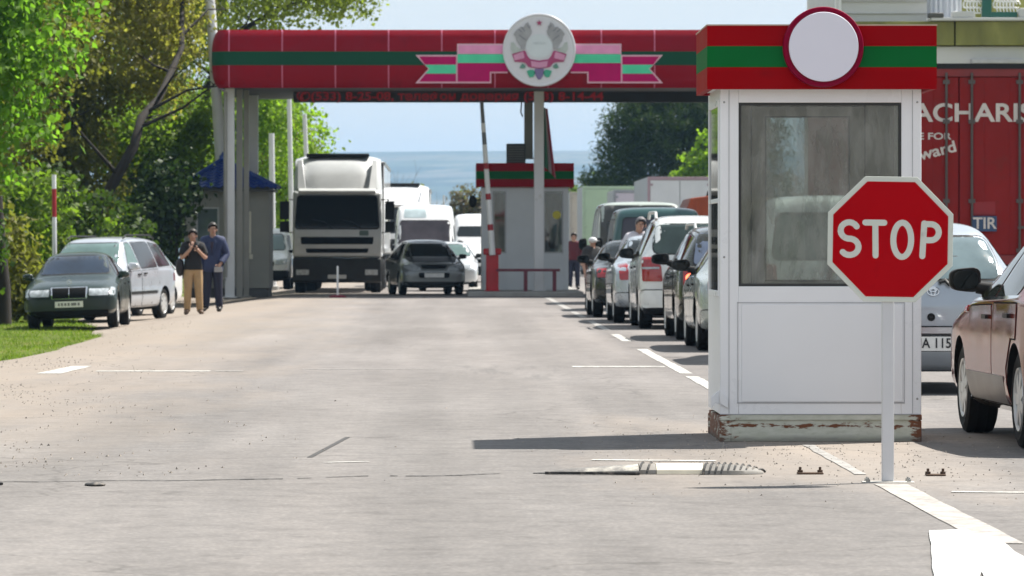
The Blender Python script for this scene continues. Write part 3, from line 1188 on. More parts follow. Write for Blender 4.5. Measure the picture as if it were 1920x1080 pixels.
# rear wall with a window (thin dark gasket line), seen through the front pane
rx0, rx1, rz0, rz1 = -.285, .318, 1.075, 2.245
rw = MB()
rw.box(-w + .051, rx0, dp - .05, dp, .185, zt).box(rx1, w - .051, dp - .05, dp, .185, zt).box(rx0, rx1, dp - .05, dp, .185, rz0).box(rx0, rx1, dp - .05, dp, rz1, zt)
rw.build('rear_wall', grey_in, booth)
rg = MB()
for a in ((rx0, rx0 + .012, rz0, rz1), (rx1 - .012, rx1, rz0, rz1), (rx0 + .012, rx1 - .012, rz0, rz0 + .012), (rx0 + .012, rx1 - .012, rz1 - .012, rz1)):
    rg.box(a[0], a[1], dp - .056, dp - .01, a[2], a[3])
for a in ((rx0 - .10, rx0 - .09, 1.0, 2.32), (rx1 + .10, rx1 + .11, 1.0, 2.32), (rx0 - .09, rx1 + .10, 2.31, 2.32)):
    rg.box(a[0], a[1], dp - .056, dp - .049, a[2], a[3])
win = rg.build('window', gasket, booth)
MB().box(rx0 + .01, rx1 - .01, dp - .03, dp - .024, rz0 + .01, rz1 - .01).build('pane', glass_mat('rear_pane', (.64, .68, .66), .28, 1.6), win, smooth=False)
# right wall with the glazed door
rwl = MB()
rwl.box(w - .05, w, .061, .2, .185, zt).box(w - .05, w, 1.2, dp, .185, zt).box(w - .05, w, .2, 1.2, 2.25, zt)
rwl.build('right_wall', pvc, booth, bevel=.003)
dr = MB()
dr.box(w - .045, w - .008, .205, .30, .19, 2.245).box(w - .045, w - .008, 1.10, 1.195, .19, 2.245).box(w - .045, w - .008, .30, 1.10, .19, 1.05).box(w - .045, w - .008, .30, 1.10, 2.15, 2.245)
door = dr.build('door', grey_in, booth, bevel=.003)
MB().box(w - .03, w - .024, .28, 1.12, 1.03, 2.17).build('pane', glass_mat('door_pane', (.75, .8, .78), .12), door, smooth=False)
MB().box(w - .002, w + .03, .23, .26, 1.05, 1.17).build('handle', M['steel'], door, bevel=.004)
# floor, desk, ceiling
MB().box(-w + .055, w - .055, .065, dp - .055, .17, .20).build('floor', grey_in, booth, smooth=False)
MB().box(-w + .055, w - .055, .07, .42, .92, .95).box(-w + .055, -w + .08, .07, .42, .21, .918).box(w - .08, w - .055, .07, .12, .21, .918).build('desk', mat('desk_board', (.28, .22, .15), .5), booth, bevel=.003)
MB().box(-w - .02, w + .02, -.02, dp + .02, zt + .002, zt + .05).build('ceiling', pvc2, booth, smooth=False)
# fascia: red, green, red all round, standing proud of the walls
fx0, fx1, fy0, fy1 = -.775, .775, -.11, dp - .16
fz = (2.385, 2.533, 2.675, 2.812)
fa = MB()
for k in range(3):
    fa.box(fx0, fx1, fy0, fy0 + .04, fz[k], fz[k + 1], (0, 1, 0)[k])
    fa.box(fx0, fx0 + .04, fy0 + .041, fy1, fz[k], fz[k + 1], (0, 1, 0)[k])
    fa.box(fx1 - .04, fx1, fy0 + .041, fy1, fz[k], fz[k + 1], (0, 1, 0)[k])
    fa.box(fx0 + .041, fx1 - .041, fy1 - .04, fy1, fz[k], fz[k + 1], (0, 1, 0)[k])
fa.build('fascia', [flag_red, flag_green], booth, smooth=False)
MB().box(fx0 + .042, fx1 - .042, fy0 + .042, fy1 - .042, 2.452, 2.80).build('roof', mat('roof_sheet', (.45, .44, .42), .6), booth, smooth=False)
MB().box(fx0 - .004, fx1 + .004, fy0 - .004, fy1 + .004, 2.813, 2.822).build('roof_edge', mat('roof_trim', (.50, .35, .27), .5), booth, smooth=False)
pl = MB()
pl.lathe([(0, -.19), (.236, -.19), (.240, -.175), (.268, -.178), (.272, -.165), (.272, -.112), (0, -.112)], 'y', (0.005, 0, 2.667), 72)
plq = pl.build('plaque_rim', mat('plaque_rim_red', (.24, .002, .03), .5, 0, .06, 3, spec=.08), booth, angle=30)
mb = MB()
mb.lathe([(0, -.1985), (.232, -.1985), (.235, -.192), (0, -.192)], 'y', (0.005, 0, 2.667), 72)
mb.build('plaque_disc', mat('plaque_white', (.76, .74, .84), .3, 0, .02, 2), plq, angle=30)
# bent sheet bracket at the left foot
bk = MB()
bk.prism([(-w - .06, .30), (-w - .01, .345), (-w - .004, .345), (-w - .004, .25), (-w - .03, .262), (-w - .055, .225)], 'y', .02, .05)
bk.prism([(-w - .002, .345), (-w + .055, .285), (-w + .055, .225), (-w - .002, .26)], 'y', -.02, -.006)
bk.build('bracket', pvc, booth, bevel=.002)
sc = MB()
for sx in (-w + .028, w - .028):
    for zz in (.29, 1.25, 2.3):
        sc.lathe([(0, -.004), (.007, -.003), (.008, 0)], 'y', (sx, 0, zz), 10)
sc.build('screw', M['steel'], booth)

# ------------------------------------------------------------------ stop sign
sp = at(1660, 905, 26.3)
sign = thing('stop_sign', 'red octagonal STOP sign on a white post in the road', 'sign', (2.446, 26.3, 0))
signw = mat('sign_white', (.62, .64, .58), .38, 0, .04, 4, dirt=((.48, .49, .44), 9, .6))
signr = mat('sign_red', (.42, .0006, .005), .5, 0, .06, 2.2, spec=.05, dirt=((.35, .001, .006), 5, .6))
postm = mat('post_white', (.60, .60, .62), .4, 0, .05, 3, dirt=((.42, .37, .30), 7, .66))
MB().box(-.034, .034, .012, .05, .006, 1.62).build('post', postm, sign, bevel=.006)
MB().box(-.145, .145, -.05, .09, 0, .006).build('base_plate', mat('base_plate_steel', (.48, .46, .42), .6, .2, .2, 9), sign, bevel=.003)
mb = MB()
for sx in (-.115, .115):
    for sy in (-.03, .07):
        mb.lathe([(.012, .006), (.012, .02), (.005, .021), (.005, .03), (0, .03)], 'z', (sx, sy, 0), 6)
mb.build('bolt', M['steel'], sign)
oc = MB()
C8 = [(math.cos(R(22.5 + 45 * k)), math.sin(R(22.5 + 45 * k))) for k in range(8)]
ro = .351 / math.cos(R(22.5))
oc.prism([(x * ro, z * ro) for x, z in C8], 'y', 0, .01)
panel = oc.build('panel', signw, sign, smooth=False, bevel=.0025)
panel.location = (.012, 0, 1.364)
panel.rotation_euler = (0, R(.9), 0)
fc = MB()
ri = .322 / math.cos(R(22.5))
fc.prism([(x * ri, z * ri) for x, z in C8], 'y', -.0025, 0.001)
fc.build('face', signr, panel, smooth=False)
lt = MB()
sw = .034


def arc(cx, cz, rx, rz, a0, a1, n=14):
    return [(cx + rx * math.cos(R(a0 + (a1 - a0) * k / n)), cz + rz * math.sin(R(a0 + (a1 - a0) * k / n))) for k in range(n + 1)]


# S, T, O, P drawn as rounded strokes
h = .092
S = arc(-.232, .046, .048, .046, 30, 262, 12) + arc(-.228, -.046, .050, .046, 82, -140, 12)
lt.ribbon(S, sw, -.005, -.001)
lt.ribbon([(-.142, h), (-.036, h)], sw, -.005, -.001)
lt.ribbon([(-.086, h - .012), (-.082, -h)], sw, -.0052, -.001)
O = arc(.066, -.002, .050, .096, 0, 360, 36)
O[-1] = O[0]
lt.ribbon(O, sw, -.005, -.001)
lt.ribbon([(.188, h), (.180, -h)], sw, -.0052, -.001)
lt.ribbon([(.188, h - .004), (.226, h - .004)] + arc(.226, .043, .044, .045, 90, -90, 14) + [(.19, -.002)], sw, -.005, -.001)
lt.build('lettering', signw, panel, smooth=False)

# ------------------------------------------------------------------ rubber speed-bump pieces and anchors on the road
bump_black = mat('bump_rubber', (.03, .03, .03), .75, 0, .3, 9, bump=.4, dirt=((.22, .19, .16), 14, .52))
bump_yel = mat('bump_yellow', (.66, .60, .47), .6, 0, .12, 6, dirt=((.40, .34, .27), 9, .62))


def bump_section(y, n=9):
    return [(y + .17 * math.cos(math.pi * k / n), .055 * math.sin(math.pi * k / n) ** .8) for k in range(n + 1)]


def bump(name, label, px0, px1, py, m, ribs=False, tip=False, wedge=False):
    xa, ya = gp(px0, py)
    xb, _ = gp(px1, py)
    t = thing(name, label, 'speed bump', ((xa + xb) / 2, ya, .002), 0, 'rubber speed bump pieces across the lane')
    mb = MB()
    hw = (xb - xa) / 2
    n = 18
    vs, fs = [], []
    for i in range(n + 1):
        u = i / n
        s = 1.0
        if tip:
            s = max(.05, math.sqrt(max(0, 1 - max(0, (u - .25) / .75) ** 2)))
        if wedge:
            s = .12 + .88 * u ** .8
        for (yy, zz) in bump_section(0):
            vs.append((-hw + 2 * hw * u, yy * s, zz * s))
    k = 10
    for i in range(n):
        for j in range(k - 1):
            fs.append((i * k + j, i * k + j + 1, (i + 1) * k + j + 1, (i + 1) * k + j))
    fs += [tuple(range(k)), tuple(n * k + j for j in range(k))]
    mb.add(vs, fs)
    body = mb.build('body', m, t)
    if ribs:
        rb = MB()
        for i in range(int(hw * 2 / .035)):
            u = (i + .5) / max(1, int(hw * 2 / .035))
            s = 1.0
            if tip:
                s = max(.05, math.sqrt(max(0, 1 - max(0, (u - .25) / .75) ** 2)))
            x = -hw + 2 * hw * u
            pts = [(x + .06 * (1 - j / 9) - .03, yy * s * .97, zz * s * 1.0 + .004) for j, (yy, zz) in enumerate(bump_section(0))]
            rb.tube(pts, .007, 6)
        rb.build('rib', bump_black, t)
    return t


bump('speed_bump', 'worn black rubber speed bump strip ending in a thin edge', 1000, 1196, 888, mat('bump_worn', (.16, .15, .14), .7, 0, .3, 9, bump=.4, dirt=((.5, .47, .40), 5, .55)), wedge=True)
_xa, _ya = gp(1000, 893)
mb = MB().prism([(-.55, .0), (.0, -.03), (.0, .012), (-.55, .006)], 'z', .001, .018)
_r = mb.build('edge_rubber', bump_black, bpy.data.objects['speed_bump'], bevel=.004)
_r.location = (.31, -.175, 0)
bump('speed_bump', 'short ribbed black speed bump piece between worn strip and cream piece', 1197, 1228, 887, mat('bump_grey', (.20, .185, .165), .7, 0, .3, 9), True)
bump('speed_bump', 'cream painted speed bump piece between two ribbed ones', 1229, 1318, 887, bump_yel)
bump('speed_bump', 'ribbed black speed bump end piece with rounded tip', 1319, 1432, 888, mat('bump_grey_end', (.17, .16, .145), .7, 0, .3, 9), True, True)
t = thing('rubber_strip', 'flat worn rubber strip at the left edge of the road', 'speed bump', (-3.0, 25.95, .002))
mb = MB()
mb.prism([(-.9, 0), (-.2, -.03), (.42, -.02), (.52, .02), (.2, .07), (-.9, .10)], 'z', 0, .018)
mb.build('strip', bump_black, t, bevel=.004)
t = thing('rubber_lump', 'small broken black lump of rubber on the left of the road', 'rubber lump', (*gp(178, 911), .002))
mb = MB()
mb.ball((0.01, 0, .006), .050, .07, .014)
mb.ball((-.035, .03, .005), .025, .05, .010)
mb.build('lump', bump_black, t)
for (px, py, lab, s) in ((1519, 889, 'rusty anchor plate with two bolts lying between the ribbed bump and the sign post', 1), (1754, 892, 'pair of rusty anchor bolts in the road right of the sign post', .75)):
    t = thing('anchor_plate', lab, 'anchor', (*gp(px, py), .002), 0, 'anchor plates left in the road')
    rs = mat('rusty_iron', (.09, .055, .035), .8, .3, .3, 12)
    MB().box(-.075 * s, .075 * s, -.05, .05, 0, .008).build('plate', rs, t, bevel=.002)
    for sx in (-.055, .055):
        b = MB()
        b.lathe([(.016, .008), (.016, .022), (.008, .023), (.008, .04), (0, .04)], 'z', (sx * s * 1.05, 0, 0), 8)
        b.build('bolt', rs, t)
for (px, py) in ((1152, 851), (1640, 750)):
    pass
# ================================================================== GANTRY
GY = 121.0
S = F / GY


def gx(px, y=GY):
    return (px - VX) * y / F


def gz(py, y=GY):
    return CH - (py - HY) * y / F


GC = gx(1010.5)
gantry = thing('checkpoint_gantry', 'red and green striped gantry canopy spanning the road with a round emblem', 'gantry', (GC, GY, 0))
gr = mat('gantry_red', (.23, .0006, .010), .45, 0, .10, .5, spec=.14, dirt=((.17, .0008, .008), .9, .55))
gg = mat('gantry_green', (.003, .06, .028), .45, 0, .1, .6, spec=.14)
gpk = mat('gantry_joint', (.50, .12, .20), .4, 0, .06, 3)
half_w = GC - gx(428)
zb, zt = gz(165), gz(56)
zc, hh = (zb + zt) / 2, (zt - zb) / 2
depth = 10.0
# plan path of the rounded face: right end -> left end -> back
path = []
for i in range(41):
    path.append((half_w - 2 * half_w * i / 40, 0, 0, -1))
for k in range(1, 9):
    a = math.pi / 2 * k / 8
    path.append((-half_w - .22 * math.sin(a), .22 - .22 * math.cos(a), -math.sin(a), -math.cos(a)))
path.append((-half_w - .22, depth, -1, 0))
right = [(half_w + .22, depth, 1, 0)] + [(half_w + .22 * math.sin(a), .22 - .22 * math.cos(a), math.sin(a), -math.cos(a)) for a in [math.pi / 2 * k / 8 for k in range(8, 0, -1)]]
path = right + path
zs = []
stripe = []
for (a, b, mi, n) in ((zb, gz(123), 0, 5), (gz(123), gz(97), 1, 4), (gz(97), zt, 0, 5)):
    for k in range(n):
        zs.append(a + (b - a) * k / n)
        stripe.append(mi)
zs.append(zt)
mb = MB()
for (x, y, nx_, ny_) in path:
    for z in zs:
        t = (z - zc) / hh
        b = .22 * math.sqrt(max(0, 1 - (abs(t) * .985) ** 2.6))
        mb.v.append((x + nx_ * b, y + ny_ * b, z))
m = len(zs)
for i in range(len(path) - 1):
    for j in range(m - 1):
        mb.f.append((i * m + j, (i + 1) * m + j, (i + 1) * m + j + 1, i * m + j + 1))
        mb.m.append(stripe[j])
mb.build('fascia', [gr, gg], gantry, angle=30)
jt = MB()
for px in [430 + 99.6 * k for k in range(10)] + [1425, 1525]:
    x = gx(px) - GC
    if abs(x) > half_w:
        continue
    for (a, b) in ((gz(97), zt), (zb, gz(123))):
        pts = []
        for k in range(9):
            z = a + (b - a) * k / 8
            t = (z - zc) / hh
            bb = .22 * math.sqrt(max(0, 1 - (abs(t) * .985) ** 2.6))
            pts.append((z, -bb))
        for k in range(8):
            (za, ya), (zb2, yb2) = pts[k], pts[k + 1]
            jt.add([(x - .016, ya - .006, za), (x + .016, ya - .006, za), (x + .016, yb2 - .006, zb2), (x - .016, yb2 - .006, zb2)], [(0, 1, 2, 3)])
jt.build('panel_joint', gpk, gantry, smooth=False)
MB().box(-half_w - .2, half_w + .2, .1, depth, zt - .06, zt - .01).build('roof_sheet', mat('gantry_roof', (.35, .33, .32), .6), gantry, smooth=False)
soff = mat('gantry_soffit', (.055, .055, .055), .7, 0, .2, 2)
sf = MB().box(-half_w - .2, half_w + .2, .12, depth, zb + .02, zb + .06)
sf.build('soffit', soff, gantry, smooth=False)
# scrolling display hung below the beam
lx0, lx1, lz0, lz1, ly = gx(550, 124.6) - GC, half_w - .1, gz(192, 124.6), gz(168, 124.6) + .12, 3.6
dsp = MB().box(lx0, lx1, ly, ly + .16, lz0, lz1).build('display_board', mat('display_case', (.008, .008, .009), .5, 0, .2, 3), gantry, smooth=False)
led = mat('led_text', (.09, .002, .004), .5, 0, .1, 10, emit=((1, .006, .02), .02))
zl = (gz(172, 124.6) + gz(190, 124.6)) / 2
text_obj('lettering', '\u2706(533) 8-25-08, \u0442\u0435\u043b\u0435\u0444\u043e\u043d \u0434\u043e\u0432\u0435\u0440\u0438\u044f (533) 8-14-44', .31, led, dsp, (lx0 + .08, ly - .006, zl), depth=.004, align='LEFT', bold=.008)
_t = dsp.children[0]
_w = max(v.co.x for v in _t.data.vertices)
_t.scale.x = (gx(1132, 124.6) - gx(556, 124.6)) / _w
# columns
colm = mat('column_paint', (.24, .235, .21), .5, 0, .1, 2, dirt=((.25, .24, .21), 3, .6))
colw = mat('column_white', (.62, .63, .64), .45, 0, .06, 2, dirt=((.48, .47, .44), 4, .62))


def column(x, y, wx, wy, z0, z1, m, extra=None):
    mb = MB().box(x - wx / 2, x + wx / 2, y - wy / 2, y + wy / 2, z0, z1)
    mb.box(x - wx / 2 - .06, x + wx / 2 + .06, y - wy / 2 - .06, y + wy / 2 + .06, z0, z0 + .03)
    return mb.build('column', m, gantry, bevel=.01)


cz = zb + .018
column(gx(431, 121.8) - GC, .8, .24, .30, -.03, cz, colw)
column(gx(449, 122.5) - GC, 1.5, .16, .2, -.03, cz, colm)
column(gx(462, 123.2) - GC, 2.2, .14, .2, -.03, cz, colm)
column(gx(476, 127.5) - GC, 6.5, .24, .24, -.03, cz, colw)
column(gx(1010, 124.6) - GC, 3.2, .26, .27, .12, cz, colw)
column(gx(991, 129) - GC, 8.0, .24, .3, 3.70, cz, colm)
column(half_w - .5, 1.0, .26, .3, 0, cz, colw)
column(half_w - .5, 7.0, .26, .3, 0, cz, colw)
dpipe = MB().tube([(gx(423, 121.6) - GC, .50, .5), (gx(423, 121.6) - GC, .50, cz - .1)], .05, 10).tube([(gx(412, 121.6) - GC, .5, .42), (gx(423, 121.6) - GC, .5, .48)], .05, 10)
dpipe.build('downpipe', colm, gantry)
lamp = MB().tube([(gx(985) - GC, 5.2, cz - .02), (gx(982) - GC, 5.2, cz - .5), (gx(986) - GC, 5.2, cz - .62)], .02, 6).box(gx(1018) - GC, gx(1024) - GC, 5.2, 5.35, cz - .62, cz - .42)
lamp.build('bracket', soff, gantry)

# ------------------------------------------------------------------ emblem: ribbon and disc on the front of the beam
ey = GY - .26
emb = thing('emblem', 'round white crest with pink and green ribbon banner mounted on the gantry', 'emblem', (gx(1011, ey), ey, gz(94, ey)))


def E(px, py):
    return ((px - 1011) * ey / F, -(py - 94) * ey / F)


pink = mat('ribbon_pink', (.74, .30, .50), .35, 0, .12, 2, spec=.15)
crim = mat('ribbon_crimson', (.42, .004, .11), .35, 0, .10, 2, spec=.1)
mint = mat('ribbon_mint', (.09, .60, .34), .35, 0, .12, 2, spec=.15)
edge = mat('ribbon_edge', (.70, .42, .50), .4, 0, .05, 3)


def plates(name, polys, m, y0, y1, parents=None):
    out = []
    for sg in (1, -1):
        for pl in polys:
            par = emb if parents is None else parents[0 if sg > 0 else 1]
            out.append(MB().prism([(sg * E(*q)[0], E(*q)[1]) for q in pl], 'y', y0, y1).build(name, m, par, smooth=False))
    return out


outline = [(952, 82), (857, 82), (857, 103), (779, 103), (803, 129), (779, 156), (921, 156), (921, 137), (952, 137)]
rib = plates('ribbon', [outline], edge, .0, .05)
plates('pink_band', [[(952, 85), (860, 85), (860, 101), (952, 101)]], pink, -.012, -.001, rib)
plates('mint_band', [[(952, 101.5), (858, 101.5), (858, 118), (952, 118)], [(855, 121.5), (797, 121.5), (805.5, 129), (798, 138), (855, 138)]], mint, -.012, -.001, rib)
plates('crimson_band', [[(952, 118.5), (858, 118.5), (858, 153), (918.5, 153), (918.5, 134.5), (952, 134.5)], [(855, 106), (786, 106), (797, 121), (855, 121)], [(855, 138.5), (798, 138.5), (786, 153), (855, 153)]], crim, -.012, -.001, rib)
rad = 68.5 * ey / F
dk = MB()
dk.lathe([(0, -.10), (rad * .93, -.10), (rad * .95, -.115), (rad * .985, -.115), (rad, -.10), (rad, .06), (0, .06)], 'y', n=72)
disc = dk.build('disc', mat('emblem_white', (.63, .63, .66), .35, 0, .03, 2), emb, angle=30)
U = rad / 455


def Z(pts):
    return [((x - 545) * U, -(y - 568) * U) for x, y in pts]


def crest(name, polys, m, mirror=True, y0=-.125, y1=-.101):
    for pl in polys:
        q = Z(pl)
        MB().prism(q, 'y', y0, y1).build(name, m, disc, smooth=False)
        if mirror:
            MB().prism([(-a, b) for a, b in q], 'y', y0, y1).build(name, m, disc, smooth=False)


wheat = mat('crest_grey', (.33, .33, .34), .5, 0, .15, 6)
crest('wheat_sheaf', [[(225, 370), (262, 318), (300, 300), (310, 280), (352, 282), (372, 240), (408, 222), (424, 262), (440, 268), (436, 300), (452, 330), (444, 372), (410, 420), (378, 470), (368, 560), (318, 560), (305, 520), (262, 455), (250, 400)]], wheat)
crest('wheat_ear', [[(285, 300), (330, 340), (322, 350), (278, 312)], [(330, 280), (372, 330), (364, 340), (322, 292)], [(398, 250), (432, 300), (424, 308), (390, 260)], [(300, 380), (380, 440), (372, 448), (294, 392)]], mat('crest_dark_grey', (.20, .20, .22), .5), y0=-.131, y1=-.1255)
crest('leaf', [[(195, 470), (232, 478), (262, 530), (330, 560), (300, 590), (225, 610), (190, 560)]], mat('crest_sage', (.42, .46, .43), .5, 0, .1, 4))
crest('globe', [[(545 + 165 * math.cos(R(a)), 520 + 150 * math.sin(R(a))) for a in range(0, 360, 12)]], mat('crest_pale', (.60, .65, .67), .4, 0, .04, 3), False, -.112, -.1005)
crest('globe_band', [[(472, 470), (620, 470), (632, 500), (460, 500)]], mat('crest_band', (.53, .58, .60), .4), False, -.116, -.1125)
crest('pink_scroll', [[(222, 632), (345, 590), (362, 668), (240, 700)]], mat('crest_pink', (.60, .27, .42), .4, 0, .08, 3), True, -.138, -.1265)
crest('pink_scroll', [[(440, 705), (545, 722), (650, 705), (640, 775), (545, 790), (450, 775)]], mat('crest_pink_mid', (.60, .27, .42), .4, 0, .08, 3), False, -.138, -.1265)
crest('scroll', [[(205, 620), (360, 575), (378, 590), (395, 640), (430, 680), (430, 775), (450, 790), (410, 780), (370, 730), (330, 720), (240, 716)]], mat('crest_crimson', (.36, .04, .14), .4, 0, .1, 3), True, -.126, -.1012)
crest('scroll_band', [[(425, 680), (545, 700), (665, 680), (665, 785), (545, 800), (425, 785)]], mat('crest_crimson_mid', (.36, .05, .16), .4), False, -.1255, -.1012)
crest('tassel', [[(490, 800), (600, 800), (606, 850), (580, 905), (560, 935), (530, 935), (510, 905), (484, 850)]], mat('crest_violet', (.17, .13, .28), .4, 0, .1, 3), False)
crest('flower', [[(390, 830), (430, 815), (470, 815), (500, 850), (470, 905), (425, 910), (405, 875)]], mat('crest_green', (.04, .33, .20), .4, 0, .15, 5))
crest('flower_leaf', [[(300, 790), (330, 735), (372, 760), (375, 790), (340, 800)]], mat('crest_dark_green', (.10, .24, .19), .4, 0, .15, 5))
crest('star', [[(545 + (40 if k % 2 == 0 else 16) * math.sin(R(36 * k)), 232 - (40 if k % 2 == 0 else 16) * math.cos(R(36 * k))) for k in range(10)]], mat('crest_star', (.35, .03, .12), .4), False)

# ================================================================== TRAFFIC ISLAND, FAR BOOTH AND ITS NEIGHBOURS
conc = mat('concrete', (.30, .29, .27), .85, 0, .15, 3, bump=.2)
FX0, FX1 = gx(890, 125), gx(1078, 125)
tag(MB().prism([(FX0 - .2, 122.2), (FX1 + .15, 122.2), (FX1 + .2, 140), (FX0 - .1, 140)], 'z', -.01, .12).build('traffic_island', conc, bevel=.02), kind='structure')
fd = 127.
fb = thing('far_booth', 'wide grey-white booth with red and green fascia standing under the gantry', 'booth', (gx(985, fd), fd, .12))
c0 = gx(985, fd)
xl, xr = gx(903, fd) - c0, gx(1066, fd) - c0
ft = gz(350, fd) - .12
ww0, ww1 = gz(475, fd) - .12, gz(358, fd) - .12
A0, A1, B0, B1 = gx(924, fd) - c0, gx(949, fd) - c0, gx(1019, fd) - c0, gx(1056, fd) - c0
bw = mat('far_booth_panel', (.68, .72, .75), .45, 0, .05, 1.5)
fwm = MB()
fwm.box(xl, A0, 0, .08, 0, ft).box(A1, B0, 0, .08, 0, ft).box(B1, xr, 0, .08, 0, ft)
fwm.box(A0, A1, 0, .08, 0, ww0).box(B0, B1, 0, .08, 0, ww0).box(A0, A1, 0, .08, ww1, ft).box(B0, B1, 0, .08, ww1, ft)
fwm.build('front_wall', bw, fb, bevel=.006)
dkw = mat('far_booth_side_shaded', (.10, .105, .10), .5, 0, .1, 2)  # shade on the side walls put into their dark colour
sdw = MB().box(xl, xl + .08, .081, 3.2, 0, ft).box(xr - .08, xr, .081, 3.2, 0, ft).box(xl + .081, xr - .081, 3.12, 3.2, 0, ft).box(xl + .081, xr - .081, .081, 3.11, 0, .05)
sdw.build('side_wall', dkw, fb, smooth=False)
for (a, b) in ((A0, A1), (B0, B1)):
    g = MB().box(a + .001, a + .04, .01, .07, ww0, ww1).box(b - .04, b - .001, .01, .07, ww0, ww1).box(a + .04, b - .04, .01, .07, ww0, ww0 + .04).box(a + .04, b - .04, .01, .07, ww1 - .04, ww1)
    wn = g.build('window', mat('window_frame', (.40, .42, .43), .4), fb)
    MB().box(a + .03, b - .03, .03, .04, ww0 + .03, ww1 - .03).build('pane', glass_mat('far_pane', (.4, .5, .48), .08, 1.9), wn, smooth=False)
st = MB()
st.lathe([(0, -.004), (.11, -.004), (.11, .0), (0, .0)], 'y', (gx(1044, fd) - c0, .028, gz(403, fd) - .12), 24)
st.build('sticker', mat('sticker_yellow', (.65, .58, .05), .5, 0, .08, 5), wn, smooth=False)
q0, q1 = gx(893, fd) - c0, gx(1076, fd) - c0
f0, f1 = gz(351, fd) - .12, gz(306, fd) - .12
fs_ = MB()
for k in range(3):
    za, zb_ = f0 + (f1 - f0) * k / 3, f0 + (f1 - f0) * (k + 1) / 3
    fs_.box(q0, q1, -.16, -.12, za, zb_, (0, 1, 0)[k])
    fs_.box(q0, q0 + .04, -.119, 3.3, za, zb_, (0, 1, 0)[k])
    fs_.box(q1 - .04, q1, -.119, 3.3, za, zb_, (0, 1, 0)[k])
fs_.build('fascia', [flag_red, flag_green], fb, smooth=False)
MB().box(q0 + .041, q1 - .041, -.119, 3.3, f0 + .05, f1 - .06).build('roof', conc, fb, smooth=False)
mb = MB().tube([(xl - .02, .3, 2.45), (xl - .18, .25, 2.42)], .02, 6)
mb.ball((xl - .24, .22, 2.40), .11, .08, .17)
mb.build('side_mirror', M['trim'], fb)
# air conditioner on the roof
ac = thing('air_conditioner', 'dark air conditioner box on the roof of the far booth', 'air conditioner', (gx(968, fd), fd + .35, gz(306, fd) - .06))
acm = mat('dark_metal', (.06, .06, .055), .6, .1, .2, 4)
MB().box(-.26, .26, 0, .5, .03, .60).build('case', acm, ac, bevel=.02)
mb = MB()
for k in range(7):
    mb.box(-.22, .22, -.012, -.002, .10 + k * .066, .13 + k * .066)
mb.build('grille', mat('grille_grey', (.14, .14, .13), .5), ac, smooth=False)
MB().box(-.22, -.16, .05, .45, 0, .03).box(.16, .22, .05, .45, 0, .03).build('foot', acm, ac, smooth=False)
# drooping flag on a staff leaning from the column
fl = thing('flag', 'red and green flag hanging limp from a slanted staff in front of the far booth', 'flag', (gx(1012, 124.2), 124.2, gz(245, 124.2)))
MB().tube([(0.0, 0, -.35), (.10, -.05, .72)], .018, 8).build('staff', mat('staff_wood', (.10, .08, .06), .6), fl)
mb = MB()
nu, nv = 18, 16
for i in range(nu + 1):
    u = i / nu
    for j in range(nv + 1):
        v = j / nv
        x = .09 - .02 * u + (.12 + .36 * u) * v - .12 * v * v * u
        z = .62 - 1.55 * u + .20 * v * (1 - u) - .62 * v * (.4 + .2 * u)
        y = -.08 + .07 * math.sin(v * 11 + u * 2) * (.3 + u)
        mb.v.append((x, y, z))
for i in range(nu):
    for j in range(nv):
        mb.f.append((i * (nv + 1) + j, i * (nv + 1) + j + 1, (i + 1) * (nv + 1) + j + 1, (i + 1) * (nv + 1) + j))
        mb.m.append(1 if j < 6 else (2 if j < 10 else 0))
c = mb.build('cloth', [mat('flag_cloth_red', (.30, .03, .05), .8, 0, .1, 3), mat('flag_cloth_green', (.03, .12, .06), .8, 0, .1, 3), mat('flag_cloth_pale', (.40, .36, .36), .8, 0, .1, 3)], fl, angle=60)
# railing
rl = thing('railing', 'low dark red railing in front of the far booth', 'railing', (gx(990, 123.6), 123.6, .12))
rm_ = mat('railing_red', (.14, .012, .03), .45, 0, .15, 4)
z = gz(504, 123.6) - .12
MB().box(gx(930, 123.6) - gx(990, 123.6), gx(1050, 123.6) - gx(990, 123.6), -.04, .04, z - .07, z).build('rail', rm_, rl, bevel=.008)
for px in (986, 1040):
    MB().box(gx(px - 4, 123.6) - gx(990, 123.6), gx(px + 3, 123.6) - gx(990, 123.6), -.03, .03, 0, z - .07).build('post', rm_, rl)


def barrier(name, label, px, d, ph, top, wpost, red, stripes, z0=.12):
    """raised boom barrier: cabinet post and striped boom"""
    t = thing(name, label, 'barrier', (gx(px, d), d, z0))
    if wpost:
        MB().box(-wpost / 2, wpost / 2, -.16, .16, 0, ph).box(-wpost / 2 - .04, wpost / 2 + .04, -.2, .2, 0, .03).build('cabinet', red, t, bevel=.015)
        MB().box(-wpost * .72, wpost * .72, -.12, .12, ph + .001, ph + .17).build('head', red, t, bevel=.04)
    b0, b1, rr, segs = stripes
    mb = MB()
    P0, P1 = Vector(b0), Vector(b1)
    for a, b, mi in segs:
        mb.tube([P0.lerp(P1, a), P0.lerp(P1, b)], [lin(rr[0], rr[1], a), lin(rr[0], rr[1], b)], 10, mi)
    mb.build('boom', [M['white'], mat('boom_red', (.36, .012, .02), .45, 0, .1, 5), mat('boom_grey', (.16, .17, .18), .5, 0, .1, 5)], t)
    return t


